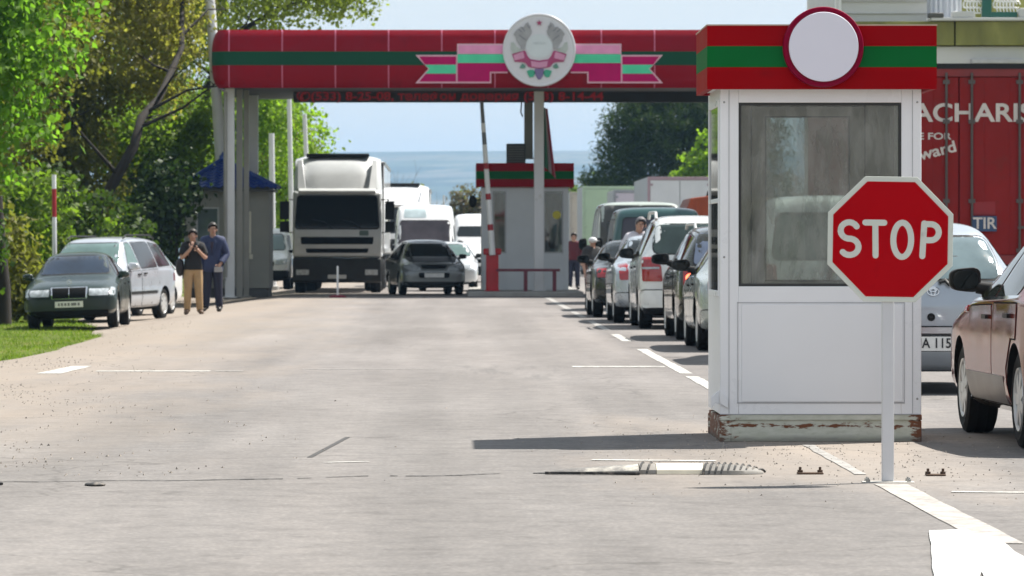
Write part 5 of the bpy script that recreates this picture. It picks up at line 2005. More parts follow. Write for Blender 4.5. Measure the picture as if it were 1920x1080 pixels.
# ---- pale green-grey sedan right behind the booth edge
c = Car('sedan', 'pale grey-green sedan cut off by the left edge of the white booth', 'car', SEDAN, 4.5, 1.72, (.84, 3.53), .315, .2, paint((.38, .42, .40), .28, .35), (3.93, 60.7, 0), R(.3), G_QUEUE)
rear_kit(c, 1.72, 1.42, .92, [(.45, .70), (.74, .70), (.74, .88), (.45, .88)], [(-.62, 1.06), (.62, 1.06), (.55, 1.35), (-.55, 1.35)])
c.windows(SEDAN_WIN)
c.end('windscreen', [(-.66, 1.03), (.66, 1.03), (.545, 1.355), (-.545, 1.355)], M['glass'], under=(.02, M['trim']), corner=.06)
c.doors([[(1.42, .30), (2.43, .30), (2.43, .90), (1.42, .88)], [(2.46, .30), (3.2, .30), (3.45, .55), (3.5, .92), (2.46, .91)]], [(2.15, .80), (3.1, .82)])
c.mirrors(1.62, 1.04, .24, .15)

# ---- dark estate with the lit brake lamp
pdk = paint((.028, .030, .022), .25, .3)
c = Car('estate_car', 'dark olive estate car with one lit brake light ahead of the pale sedan', 'car', scaled(MPV, 4.6, 1.76, 1.60, 4.63, 1.8, 1.69), 4.6, 1.76, (.9, 3.6), .315, .2, pdk, (4.0, 67.5, 0), R(.5), G_QUEUE)
rear_kit(c, 1.76, 1.6, 1.0, [(.58, .76), (.80, .76), (.80, .98), (.60, .98)], [(-.66, 1.06), (.66, 1.06), (.58, 1.50), (-.58, 1.50)], True, wm=mat('blue_grey_glass', (.12, .15, .22), .1, 0, .3, 1.5, spec=.8))
c.windows(sc(MPV_WIN, .99, .946))
c.doors(sc([[(1.28, .30), (2.16, .30), (2.16, 1.02), (1.30, 1.0)], [(2.19, .30), (3.25, .32), (3.33, .7), (3.33, 1.05), (2.19, 1.02)]], .99, .94), [(1.95, .85), (3.0, .87)])
c.mirrors(1.55, 1.10, .26, .16)
mb = MB()
for sd in (1, -1):
    mb.tube([(sd * .60, c.Y(1.9), 1.57), (sd * .60, c.Y(2.1), 1.63), (sd * .60, c.Y(3.9), 1.63), (sd * .60, c.Y(4.05), 1.56)], .022, 8)
mb.build('roof_rail', M['alloy'], c.root)

# ---- white people carrier, rear
pwh = paint((.74, .77, .76), .28, 0)
c = Car('people_carrier', 'white people carrier with large red tail lights and silver roof rails in the right queue', 'car', scaled(MPV, 4.6, 1.82, 1.80, 4.63, 1.8, 1.69), 4.6, 1.82, (.9, 3.72), .325, .215, pwh, (3.86, 76.4, 0), R(.5), G_QUEUE)
c.end('rear_window', [(-.70, 1.20), (.70, 1.20), (.64, 1.66), (-.64, 1.66)], mat('tailgate_dark', (.03, .05, .045), .06, 0, .6, 1.2, spec=.6), 'rear', under=(.02, M['trim']), corner=.12)
for sg in (1,):
    t = c.end('tail_light', [(.55, .76), (.86, .76), (.87, .98), (.87, 1.14), (.62, 1.14), (.57, .98)], M['red_lamp'], 'rear', off=.014, corner=.03, mirror=True)
    for sd, q in zip((1, -1), t):
        pp = [(sd * .60, .955), (sd * .86, .955), (sd * .86, .985), (sd * .60, .985)]
        c.end('lens_band', pp, M['lamp'], 'rear', off=.020, parent=q, corner=.01)
c.end('bumper', [(-.86, .36), (.86, .36), (.88, .62), (-.88, .62)], pwh, 'rear', off=.03, corner=.06, under=(.014, M['trim']))
c.end('bumper_lip', [(-.82, .26), (.82, .26), (.84, .36), (-.84, .36)], M['trim'], 'rear', off=.02, corner=.03)
c.plate('rear', .80)
c.windows(sc(MPV_WIN, .993, 1.065), mat('olive_glass', (.035, .045, .018), .04, 0, .3, 1.2, spec=.7))
c.doors(sc([[(1.28, .30), (2.16, .30), (2.16, 1.02), (1.30, 1.0)], [(2.19, .30), (3.25, .32), (3.33, .7), (3.33, 1.05), (2.19, 1.02)]], .993, 1.05), [(1.95, .95), (3.0, .97)])
c.mirrors(1.5, 1.17, .24, .17)
mb = MB()
for sd in (1, -1):
    mb.tube([(sd * .63, c.Y(1.9), 1.77), (sd * .63, c.Y(2.15), 1.855), (sd * .63, c.Y(4.0), 1.85), (sd * .635, c.Y(4.25), 1.74)], .026, 8)
mb.build('roof_rail', M['alloy'], c.root)

# ---- silver-blue saloon
c = Car('sedan', 'silver-blue sedan with tall red tail light ahead of the white people carrier', 'car', scaled(SEDAN, 4.4, 1.72, 1.50, 4.5, 1.72, 1.42), 4.4, 1.72, (.84, 3.45), .315, .2, paint((.42, .47, .52), .28, .35), (3.60, 81.9, 0), R(.5), G_QUEUE)
rear_kit(c, 1.72, 1.5, .95, [(.57, .74), (.76, .74), (.78, 1.0), (.62, 1.02)], [(-.62, 1.12), (.62, 1.12), (.55, 1.42), (-.55, 1.42)])
c.windows(sc(SEDAN_WIN, .978, 1.056))
c.mirrors(1.6, 1.1, .22, .14)
# ---- dark saloon
c = Car('sedan', 'dark grey-green sedan with a dim red tail light ahead of the silver-blue one', 'car', SEDAN, 4.5, 1.72, (.84, 3.53), .315, .2, paint((.022, .028, .024), .28, .3), (3.43, 88.3, 0), R(.6), G_QUEUE)
rear_kit(c, 1.72, 1.42, .92, [(.52, .74), (.78, .74), (.78, .90), (.54, .90)], [(-.62, 1.06), (.62, 1.06), (.55, 1.35), (-.55, 1.35)])
c.windows(SEDAN_WIN)
c.mirrors(1.62, 1.04, .24, .16)
c.doors([[(1.42, .30), (2.43, .30), (2.43, .90), (1.42, .88)], [(2.46, .30), (3.2, .30), (3.45, .55), (3.5, .92), (2.46, .91)]], [(2.15, .80), (3.1, .82)])
# ---- teal van
c = van('van', 'dark teal van with a big black rear window towering over the queue', 4.9, 1.9, 2.09, paint((.022, .075, .072), .3, .2), (4.17, 97.5, 0), R(.3), G_QUEUE, 1.05, .75, None, 1.2, None, [[(2.0, 1.28), (3.3, 1.28), (3.3, 1.85), (2.0, 1.85)], [(3.4, 1.28), (4.6, 1.28), (4.6, 1.85), (3.4, 1.85)]])
c.end('rear_window', [(-.76, 1.2), (.76, 1.2), (.70, 1.88), (-.70, 1.88)], mat('purple_dark_glass', (.03, .028, .042), .08, 0, .2, 1, spec=.6), 'rear', under=(.02, M['trim']), corner=.08)
c.end('tail_light', [(.80, .8), (.91, .8), (.91, 1.15), (.80, 1.15)], M['red_lamp'], 'rear', off=.01, corner=.02, mirror=True)
c.plate('rear', .7)
# ---- tall pale-sided van with dark rear doors
c = van('van', 'tall van with pale sides and dark rear doors beyond the teal van', 5.6, 2.0, 2.30, paint((.36, .41, .37), .4), (4.22, 108.2, 0), R(.6), G_QUEUE, 1.1, .6, None, 1.2)
dark_door = paint((.045, .048, .045), .5, 0, .3)
for x in (-.94, .005):
    d_ = c.end('door', [(x, .62), (x + .935, .62), (x + .90 if x > -.5 else x + .935, 2.22), (x if x > -.5 else x + .06, 2.22)], dark_door, 'rear', off=.015, corner=.04, under=(.008, M['under']))[0]
    c.end('window', [(x + .16, 1.3), (x + .78, 1.3), (x + .76, 1.85), (x + .17, 1.85)], M['glass'], 'rear', off=.022, corner=.05, parent=d_)
c.end('tail_light', [(.90, .8), (.98, .8), (.98, 1.2), (.90, 1.2)], M['red_lamp'], 'rear', off=.02, corner=.02, mirror=True)


# ================================================================== TRUCKS
def bvh_of(o):
    me = evaluated(o)
    bm = bmesh.new()
    bm.from_mesh(me)
    b = BVHTree.FromBMesh(bm)
    bm.free()
    bpy.data.meshes.remove(me)
    return b


def truck(name, label, loc, col, H, trailer=None, group=G_ONC, rz=math.pi, screen=None, detail=True, tm=None, lower=None):
    """cab-over truck; front at local y = 0 looking along +y"""
    t = thing(name, label, 'truck', loc, rz, group)
    zt = 2.86
    mb = MB().prism([(-.10, .98), (-.02, 1.06), (0, 1.5), (-.02, 1.74), (-.20, zt - .06), (-.34, zt), (-2.15, zt), (-2.15, .98)], 'x', -1.24, 1.24)
    cab = mb.build('cab', col, t, bevel=.10)
    bv = bvh_of(cab)

    def P(nm, poly, m, off=.006, par=None, corner=.05, under=None, mirror=False, view='front', res=.25):
        o = [patch(bv, poly, view, nm, m, par or t, 1, off, .03, res, under, corner)]
        if mirror:
            o.append(patch(bv, [(-a, b) for a, b in poly][::-1], view, nm, m, par or t, 1, off, .03, res, under, corner))
        return o
    P('windscreen', [(-1.16, 1.80), (1.16, 1.80), (1.10, 2.70), (-1.10, 2.70)], screen or M['glass'], .008, None, .08, (.03, M['trim']))
    # roof fairing with side vanes
    mb = MB()
    n = 12
    prof = [(-.06, zt - .08), (-.16, zt + .10), (-.36, zt + (H - zt) * .40), (-.62, zt + (H - zt) * .72), (-.95, H - .08), (-1.35, H), (-2.1, H - .03)]
    for (y, z) in prof:
        for k in range(n + 1):
            u = -1 + 2 * k / n
            hw = 1.235 - .04 * (z - zt)
            mb.v.append((u * hw, y - .30 * abs(u) ** 5 * (1 if y > -1.9 else 0), z - .10 * abs(u) ** 5))
    m_ = len(prof)
    for i in range(m_ - 1):
        for k in range(n):
            mb.f.append((i * (n + 1) + k, i * (n + 1) + k + 1, (i + 1) * (n + 1) + k + 1, (i + 1) * (n + 1) + k))
            mb.m.append(0)
    b = len(mb.v)
    for sd, k in ((-1, 0), (1, n)):
        ids = [i * (n + 1) + k for i in range(m_)]
        b = len(mb.v)
        mb.v.append((mb.v[ids[0]][0], -2.1, zt - .02))
        mb.f.append(tuple(ids + [b]))
        mb.m.append(0)
    mb.build('roof_fairing', col, t, angle=50)
    for sd in (1, -1):
        vn = MB()
        vn.add([(sd * .86, -.10, zt + .0), (sd * 1.12, -.16, zt + .02), (sd * 1.13, -.84, H - .16), (sd * .98, -.80, H - .14),
                (sd * .86, -.16, zt + .0), (sd * 1.12, -.40, zt), (sd * 1.13, -1.0, H - .2), (sd * .98, -.95, H - .2)],
               [(0, 1, 2, 3), (4, 7, 6, 5), (0, 3, 7, 4), (1, 5, 6, 2), (2, 6, 7, 3), (0, 4, 5, 1)])
        vn.v = [(x, y + .13, z + .02) for x, y, z in vn.v]
        vn.build('fairing_vane', col, t, bevel=.03)
    sv = MB().prism([(.06, zt - .10), (.14, zt - .02), (.02, zt + .06), (-.18, zt + .05)], 'x', -1.08, 1.08)
    sv.build('sun_visor', col, t, bevel=.02)
    MB().box(-.88, .88, -1.2, -.90, H - .06, H + .05).build('light_bar', M['trim'], t, bevel=.02)
    # mirrors
    for sd in (1, -1):
        mb = MB().tube([(sd * 1.2, -.25, 2.6), (sd * 1.42, -.1, 2.62), (sd * 1.46, -.1, 1.7), (sd * 1.2, -.25, 1.68)], .022, 6)
        mb.box(sd * 1.34, sd * 1.60, -.22, -.06, 2.05, 2.56).box(sd * 1.34, sd * 1.60, -.22, -.06, 1.70, 2.0)
        mb.build('mirror', M['trim'], t, bevel=.02)
    # grille and bumper
    P('grille', [(-1.0, 1.36), (1.0, 1.36), (1.02, 1.56), (-1.02, 1.56)], M['under'], .012, corner=.03)
    P('grille', [(-.85, 1.12), (.85, 1.12), (.88, 1.24), (-.88, 1.24)], M['under'], .012, corner=.03)
    if detail:
        P('badge', [(-.88, 1.60), (-.62, 1.60), (-.62, 1.74), (-.88, 1.74)], mat('badge_green', (.10, .16, .14), .4), .01, corner=.04)
        wp = MB()
        for x in (-.7, .1):
            wp.tube([(x, .05, 1.80), (x + .25, -.0, 1.98), (x + .62, -.02, 2.06)], .012, 6)
        wp.build('wiper', M['trim'], t)
    lw_ = lower or mat('bumper_dark', (.035, .035, .035), .6, 0, .15, 3, spec=.2)
    MB().prism([(-.16, .98), (.02, .97), (.06, .75), (.04, .32), (-.16, .28)], 'x', -1.24, 1.24).build('bumper', lw_, t, bevel=.04)
    for sd in (1, -1):
        lm = MB().box(sd * .78, sd * 1.14, .035, .075, .50, .66)
        lm.build('headlight', M['lamp'], t, bevel=.015)
    MB().box(-.26, .26, .055, .07, .40, .51).build('number_plate', M['plate'], t, smooth=False)
    ch = MB().box(-.45, .45, -6 if trailer else -5.6, -.17, .62, .96)
    ch.build('chassis', M['under'], t, smooth=False)
    for sd in (1, -1):
        wheel(t, sd * 1.06, -1.35, .50, .32, sd, 'steel', 8)
        for yy in ((-5.0,) if trailer else (-4.8,)):
            wheel(t, sd * .95, yy, .50, .55, sd, 'steel', 8)
        MB().prism([(-1.95, .55), (-1.95, 1.05), (-1.8, 1.12), (-.9, 1.12), (-.75, 1.05), (-.75, .55), (-.86, .55), (-.9, .98), (-1.8, .98), (-1.86, .55)], 'x', sd * .9, sd * 1.235).build('mudguard', M['trim'], t, bevel=.01)
    if trailer:
        Lb, Hb = trailer
        body = MB().box(-1.275, 1.275, -2.9 - Lb, -2.9, 1.12, Hb)
        body.build('cargo_body', [tm or white], t, bevel=.02)
        tw = MB().box(-1.24, 1.24, -2.899, -2.86, 1.2, Hb - .03)
        tw.build('headboard', M['trim'], t, bevel=.01)
        rl_ = MB()
        for sd in (1, -1):
            rl_.box(sd * 1.277, sd * 1.29, -2.9 - Lb, -2.9, 1.12, 1.24).box(sd * 1.277, sd * 1.29, -2.9 - Lb, -2.9, Hb - .1, Hb)
        rl_.build('side_rail', M['steel'], t)
        for sd in (1, -1):
            for k in range(3 if Lb > 9 else 1):
                wheel(t, sd * 1.0, -2.9 - Lb * .72 - k * 1.3 + (1.3 if Lb > 9 else 0), .5, .38, sd, 'steel', 8)
    return t


truck('truck', 'big white articulated truck with black windscreen stopped under the gantry', (gx(632, 131), 131, 0), paint((.56, .575, .575), .4), 3.86, (13.2, 3.72), lower=mat('bumper_grey', (.04, .04, .039), .6, 0, .15, 3, spec=.2))
truck('truck', 'white truck with bright roof fairing behind the big truck on its right', (gx(742, 174), 174, 0), white, 3.60, (7.0, 3.45), detail=False)
truck('truck', 'white truck glimpsed between the blue roofed booth and the big truck', (gx(548, 165), 165, 0), white, 3.72, (7.0, 3.6), detail=False, screen=mat('blue_screen', (.02, .03, .05), .1, 0, .3, 2))


def trailer(name, label, x0, d, L, W, H, doors, frame, side, group=G_TRUCK, z0=1.1, bars=True, cat='trailer'):
    """box trailer seen from behind; rear face at local y = 0, left rear corner at x0"""
    t = thing(name, label, cat, (x0 + W / 2, d, 0), 0, group)
    w = W / 2
    MB().box(-w, w, .04, L, z0, H).build('cargo_body', side, t, bevel=.02)
    fr = MB()
    for a in ((-w - .005, -w + .10, z0 - .06, H + .01), (w - .10, w + .005, z0 - .06, H + .01)):
        fr.box(a[0], a[1], -.04, .038, a[2], a[3])
    fr.box(-w + .10, w - .10, -.04, .038, H - .12, H + .01).box(-w + .10, w - .10, -.04, .038, z0 - .06, z0 + .08)
    fr.build('rear_frame', frame, t, bevel=.008)
    dl = []
    for sd in (-1, 1):
        a, b = (-w + .11, -.012) if sd < 0 else (.012, w - .11)
        d_ = MB().box(a, b, -.025, .03, z0 + .09, H - .13)
        for k in range(1, 3):
            xx = a + (b - a) * k / 3
            d_.box(xx - .008, xx + .008, -.03, -.0255, z0 + .12, H - .16)
        dd = d_.build('door', doors, t, bevel=.006)
        dl.append(dd)
        if bars:
            for k in (.16, .80):
                xx = a + (b - a) * (k if sd > 0 else 1 - k)
                br = MB().tube([(xx, -.06, z0 - .02), (xx, -.06, H - .06)], .020, 8)
                for zz in (z0 + .15, z0 + .9, H - .8, H - .2):
                    br.box(xx - .05, xx + .05, -.075, -.026, zz - .03, zz + .03)
                br.box(xx - .03, xx + .25 * sd, -.085, -.065, z0 + .48, z0 + .52)
                br.build('locking_bar', mat('bar_grey', (.09, .075, .07), .5, .2, .2, 4), dd)
        for k in range(4):
            zz = z0 + .3 + k * (H - z0 - .6) / 3
            xo = a if sd < 0 else b
            MB().box(xo - .10, xo + .10, -.05, -.026, zz - .04, zz + .04).build('hinge', frame, dd, smooth=False)
    MB().box(-w + .1, w - .1, .05, L - 1, z0 - .2, z0 - .02).box(-w + .15, w - .15, -.02, .08, .45, .60).box(-.7, -.6, .0, .08, .6, z0 - .06).box(.6, .7, .0, .08, .6, z0 - .06).build('chassis', M['under'], t, smooth=False)
    for sd in (1, -1):
        lm = MB().box(sd * (w - .45), sd * (w - .05), -.05, .03, z0 - .22, z0 - .08)
        lm.build('tail_light', M['red_lamp'], t, bevel=.01)
        for k in range(3):
            wheel(t, sd * (w - .22), 1.6 + 1.3 * k, .5, .38, sd, 'steel', 8)
    return t, dl


red = mat('trailer_red', (.23, .016, .016), .55, 0, .12, 1.2, spec=.12, dirt=((.17, .03, .025), 2.2, .56))
redf = mat('trailer_red_frame', (.20, .014, .014), .5, 0, .15, 2)
tr, dl = trailer('red_trailer', 'red box trailer with white lettering and TIR plate behind the silver-blue hatchback', 6.42, 71., 13.6, 2.5, 4.0, red, redf, red)
lett = mat('lettering_white', (.60, .54, .50), .6, 0, .1, 4)
tx = tr.location.x


def on_red(px, py):
    p = at(px, py, 70.97)
    return p.x - tx, -.0345, p.z


for txt, (px, py), size, rot, w_px in (('ZACHARIS', (1806, 213), .385, 0, 262), ('E FOR', (1752, 256), .14, 0, 62), ('forward', (1738, 288), .24, 14, 112)):
    me = text_mesh(txt, size, .002, 1., 'CENTER', size * .022)
    xsz = max(v.co.x for v in me.vertices) - min(v.co.x for v in me.vertices)
    o = link_mesh('lettering', me, lett, tr, smooth=False)
    o.location = on_red(px, py)
    o.rotation_euler = (math.pi / 2, R(-rot), 0)
    o.scale = (w_px * 71 / F / xsz, 1, 1)
pA, pB = on_red(1822, 434), on_red(1868, 405)
tp = MB().box(pA[0], pB[0], -.10, -.088, pA[2], pB[2]).build('tir_plate', mat('plate_blue', (.020, .055, .13), .4, 0, .1, 4), tr, bevel=.004)
text_obj('lettering', 'TIR', .24, lett, tp, ((pA[0] + pB[0]) / 2, -.103, (pA[2] + pB[2]) / 2), depth=.002, bold=.004)
pA, pB = on_red(1825, 403), on_red(1866, 378)
MB().box(pA[0], pB[0], -.036, -.028, pA[2], pB[2]).build('patch', mat('patch_red', (.26, .004, .010), .45), tr, smooth=False)
MB().box(-1.27, 1.27, -.05, 13.5, 3.998, 4.08).build('roof_edge', M['trim'], tr, smooth=False)

wht = mat('trailer_white', (.60, .61, .63), .45, 0, .05, 1)
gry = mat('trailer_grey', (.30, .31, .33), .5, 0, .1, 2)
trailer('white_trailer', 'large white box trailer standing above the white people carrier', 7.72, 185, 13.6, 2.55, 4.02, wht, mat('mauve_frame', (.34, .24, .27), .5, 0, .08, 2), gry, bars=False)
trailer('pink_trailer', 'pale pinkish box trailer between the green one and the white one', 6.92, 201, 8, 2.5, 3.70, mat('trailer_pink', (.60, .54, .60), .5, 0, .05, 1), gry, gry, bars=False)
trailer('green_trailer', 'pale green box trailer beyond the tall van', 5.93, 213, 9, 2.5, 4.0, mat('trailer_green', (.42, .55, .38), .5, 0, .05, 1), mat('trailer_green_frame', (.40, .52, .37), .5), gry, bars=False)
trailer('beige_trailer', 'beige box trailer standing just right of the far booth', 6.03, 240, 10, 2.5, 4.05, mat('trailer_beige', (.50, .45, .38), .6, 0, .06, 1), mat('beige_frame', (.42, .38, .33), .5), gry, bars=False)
# orange lorry body showing over the white people carrier's roof
t = thing('tipper_truck', 'orange lorry body showing above the roof of the white people carrier', 'truck', (gx(1283, 118) + 1.15, 118, 0), 0, G_TRUCK)
og = mat('tipper_orange', (.30, .055, .015), .5, 0, .15, 1.5)
zt_ = gz(367, 118)
MB().prism([(-1.13, 1.1), (-1.13, zt_ - .42), (-.98, zt_ - .06), (-.55, zt_), (.55, zt_), (.98, zt_ - .06), (1.13, zt_ - .42), (1.13, 1.1)], 'y', 0, 4.2).build('cargo_body', og, t, bevel=.03)
mb = MB()
for x in (-.8, 0, .8):
    mb.box(x - .04, x + .04, -.05, -.002, 1.12, zt_ - .12)
mb.build('rib', og, t)
MB().box(-.9, .9, .3, 7, .65, 1.08).build('chassis', M['under'], t, smooth=False)
MB().box(-.5, 1.1, 4.6, 6.6, .9, 2.45).build('cab', og, t, bevel=.12)
MB().tube([(-.45, .4, zt_ - .02), (-.45, .4, zt_ + .12)], [.14, .10], 12).build('vent', M['trim'], t)
for sd in (1, -1):
    for yy in (1.4, 5.8):
        wheel(t, sd * .95, yy, .48, .3, sd, 'steel', 8)
# ================================================================== PEOPLE
skinm = mat('skin', (.42, .24, .17), .5, 0, .08, 9)
hairm = mat('hair', (.025, .018, .012), .6, 0, .2, 30)
eyem = mat('eye', (.02, .015, .012), .2)


def person(label, loc, rz, J, cloth, scale=1., hair=hairm, group=None, extra=None):
    """J: joints of one skeleton (figure faces -y); cloth: list of (name, material, bones, inflate)"""
    t = thing('person', label, 'person', loc, rz, group)
    t.scale = (scale,) * 3
    scale = 1.
    V, rad, names, E = [], [], [], []

    def v(name, p, r):
        names.append(name)
        V.append(Vector(p) * scale)
        rad.append(r * scale)
        return len(V) - 1
    idx = {}

    def add(name, r):
        idx[name] = v(name, J[name], r)
    for nm, r in (('pelvis', .135), ('waist', .125), ('chest', .145), ('neck', .054), ('head0', .062), ('head1', .098), ('head2', .075)):
        add(nm, r)
    chain = ['pelvis', 'waist', 'chest', 'neck', 'head0', 'head1', 'head2']
    bones = []
    for a, b in zip(chain, chain[1:]):
        bones.append((a, b, 'head' if b.startswith('head') else ('neck' if b == 'neck' else 'torso')))
    for s in ('L', 'R'):
        for nm, r in (('sho' + s, .072), ('elb' + s, .046), ('wri' + s, .032), ('pal' + s, .036), ('hip' + s, .098), ('kne' + s, .066), ('ank' + s, .048), ('toe' + s, .036)):
            add(nm, r)
        bones += [('chest', 'sho' + s, 'torso'), ('sho' + s, 'elb' + s, 'upper'), ('elb' + s, 'wri' + s, 'fore'), ('wri' + s, 'pal' + s, 'hand'),
                  ('pelvis', 'hip' + s, 'hips'), ('hip' + s, 'kne' + s, 'leg'), ('kne' + s, 'ank' + s, 'leg'), ('ank' + s, 'toe' + s, 'foot')]
    h1 = Vector(J['head1'])
    fwd = Vector(J.get('face', (0, -1, 0))).normalized()
    idx['nose'] = v('nose', h1 + fwd * .105 - Vector((0, 0, .012)), .014)
    bones.append(('head1', 'nose', 'head'))
    me = bpy.data.meshes.new('body')
    me.from_pydata([tuple(p) for p in V], [(idx[a], idx[b]) for a, b, _ in bones], [])
    o = bpy.data.objects.new('tmp', me)
    COL.objects.link(o)
    o.modifiers.new('skin', 'SKIN')
    sv = me.skin_vertices[0].data
    flat = {'pelvis': (1.15, .82), 'waist': (1.12, .8), 'chest': (1.2, .78), 'head1': (.82, 1.05)}
    for i, nm in enumerate(names):
        fx_, fy_ = flat.get(nm, (1, 1))
        sv[i].radius = (rad[i] * fx_, rad[i] * fy_)
        sv[i].use_root = nm == 'pelvis'
    sb = o.modifiers.new('s', 'SUBSURF')
    sb.levels = sb.render_levels = 2
    m2 = evaluated(o)
    bpy.data.objects.remove(o)
    # clean hems: cut the surface level where garments end
    cuts = sorted({h for _, _, ks, _ in cloth for k, lo, hi in ks if k in ('low', 'high') for h in ((lo,) if k == 'low' else (lo, hi))})
    bm = bmesh.new()
    bm.from_mesh(m2)
    for h in cuts:
        bmesh.ops.bisect_plane(bm, geom=bm.verts[:] + bm.edges[:] + bm.faces[:], plane_co=(0, 0, h), plane_no=(0, 0, 1))
    bm.to_mesh(m2)
    bm.free()
    # classify faces by the nearest bone
    seg = [(V[idx[a]], V[idx[b]], k) for a, b, k in bones]

    def near(p):
        best, bk, bt = 9, '', 0
        for a, b, k in seg:
            ab = b - a
            tt = max(0, min(1, (p - a).dot(ab) / max(1e-9, ab.length_squared)))
            dd = (a + ab * tt - p).length - (.05 if k in ('torso', 'hips') else 0)
            if dd < best:
                best, bk, bt = dd, k, tt
        return bk, bt
    kinds = [near(p.center) for p in m2.polygons]
    mb = MB()
    mb.add([tuple(q.co) for q in m2.vertices], [tuple(p.vertices) for p in m2.polygons])
    # ears, fingers
    side_ = fwd.cross(Vector((0, 0, 1)))
    for sg in (1, -1):
        e = (h1 + side_ * sg * .082 - Vector((0, 0, .01))) * scale
        mb.ball(tuple(e), .014 * scale, .024 * scale, .034 * scale, 0, 8, 6)
    for s, sg in (('L', 1), ('R', -1)):
        w, p = Vector(J['wri' + s]), Vector(J['pal' + s])
        dr_ = (p - w).normalized()
        lat = dr_.cross(Vector(J.get('nor' + s, (0, -1, .01)))).normalized()
        nor = lat.cross(dr_).normalized()
        for k, ln in enumerate((.068, .078, .073, .058)):
            b0 = p + dr_ * .012 + lat * (.027 - .018 * k)
            pts = [b0, b0 + dr_ * ln * .45 + nor * .006, b0 + dr_ * ln * .75 + nor * .024, b0 + dr_ * ln * .88 + nor * .045]
            mb.tube([tuple(q * scale) for q in pts], [.0095 * scale, .009 * scale, .008 * scale, .006 * scale], 7)
        b0 = p - dr_ * .03 + lat * .032
        pts = [b0, b0 + lat * .024 + dr_ * .022 + nor * .01, b0 + lat * .026 + dr_ * .052 + nor * .022]
        mb.tube([tuple(q * scale) for q in pts], [.011 * scale, .010 * scale, .007 * scale], 7)
    body = mb.build('body', skinm, t, angle=70)
    ey = MB()
    for sg in (1, -1):
        ey.ball(tuple((h1 + fwd * .086 + side_ * sg * .032 + Vector((0, 0, .012))) * scale), .011 * scale, .008 * scale, .008 * scale, 0, 8, 6)
    ey.build('eye', eyem, t)
    nrm = [q.normal.copy() for q in m2.vertices]
    co = [q.co.copy() for q in m2.vertices]

    def shell(name, m, sel, infl):
        fs = [p for p, kk in zip(m2.polygons, kinds) if sel(p, kk)]
        used = {}
        sh = MB()
        for p in fs:
            for i in p.vertices:
                if i not in used:
                    used[i] = len(used)
                    sh.v.append(tuple(co[i] + nrm[i] * infl * scale))
            sh.f.append(tuple(used[i] for i in p.vertices))
            sh.m.append(0)
        if sh.f:
            ob = sh.build(name, m, t, angle=75, fix=False)
            so = ob.modifiers.new('thick', 'SOLIDIFY')
            so.thickness = .006
            so.offset = -1
            return ob
    for name, m, ks, infl in cloth:
        shell(name, m, (lambda p, kk, ks=ks: any((k == 'low' and kk[0] in ('torso', 'hips', 'leg') and p.center.z < lo) or (k == 'high' and kk[0] in ('torso', 'hips', 'leg') and lo < p.center.z < hi) or (kk[0] == k and (hi is None or lo <= kk[1] <= hi)) for k, lo, hi in ks)), infl)
    if hair:
        hb = MB()
        hb.ball((0, 0, 0), 1, 1, 1, 0, 30, 22)
        hc = h1 - fwd * .012 + Vector((0, 0, .032))
        keep = []
        P3 = []
        for q in hb.v:
            w3 = hc + side_ * (q[0] * .085) - fwd * (q[1] * .108) + Vector((0, 0, q[2] * .106))
            P3.append(w3)
        for f in hb.f:
            cc = sum((P3[i] for i in f), Vector()) / len(f)
            dz, df = cc.z - h1.z, (cc - h1).dot(fwd)
            if dz > .062 - .25 * max(0, -df) and (df < .06 or dz > .085) or (df < -.015 and dz > -.055) or (df < .02 and dz > .01 and dz > .0):
                keep.append(f)
        hb.v, hb.f, hb.m = [tuple(q) for q in P3], keep, [0] * len(keep)
        ho = hb.build('hair', hair, t, angle=75, fix=False)
        so = ho.modifiers.new('thick', 'SOLIDIFY')
        so.thickness = .014
    mo = MB()
    mo.ball(tuple(h1 + fwd * .088 - Vector((0, 0, .055))), .024, .010, .007, 0, 10, 6)
    mo.build('mouth', mat('lips', (.25, .09, .08), .5), t)
    if extra:
        extra(t, mb)
    return t


def skel(**kw):
    J = dict(pelvis=(0, 0, .96), waist=(0, -.005, 1.14), chest=(0, 0, 1.36), neck=(0, .01, 1.50), head0=(0, -.005, 1.575), head1=(0, -.015, 1.645), head2=(0, -.005, 1.715),
             shoL=(.175, .01, 1.42), elbL=(.235, .03, 1.14), wriL=(.24, -.05, .90), palL=(.24, -.075, .83), shoR=(-.175, .01, 1.42), elbR=(-.235, .03, 1.14), wriR=(-.24, -.05, .90), palR=(-.24, -.075, .83),
             hipL=(.095, 0, .90), kneL=(.11, -.02, .50), ankL=(.12, .02, .085), toeL=(.14, -.14, .04), hipR=(-.095, 0, .90), kneR=(-.11, -.02, .50), ankR=(-.12, .02, .085), toeR=(-.14, -.14, .04))
    J.update(kw)
    return J


TORSO = [('torso', 0, None), ('hips', 0, None)]
black_c = mat('black_cotton', (.010, .009, .010), .85, 0, .2, 12)
khaki = mat('khaki_cotton', (.36, .235, .12), .85, 0, .12, 8)
navy = mat('navy_wool', (.022, .032, .085), .75, 0, .15, 10)
navy_d = mat('navy_trousers', (.012, .014, .034), .8, 0, .15, 10)
shoe = mat('shoe_leather', (.02, .014, .010), .45, 0, .2, 12)
brown_shoe = mat('shoe_brown', (.12, .07, .04), .6, 0, .2, 12)

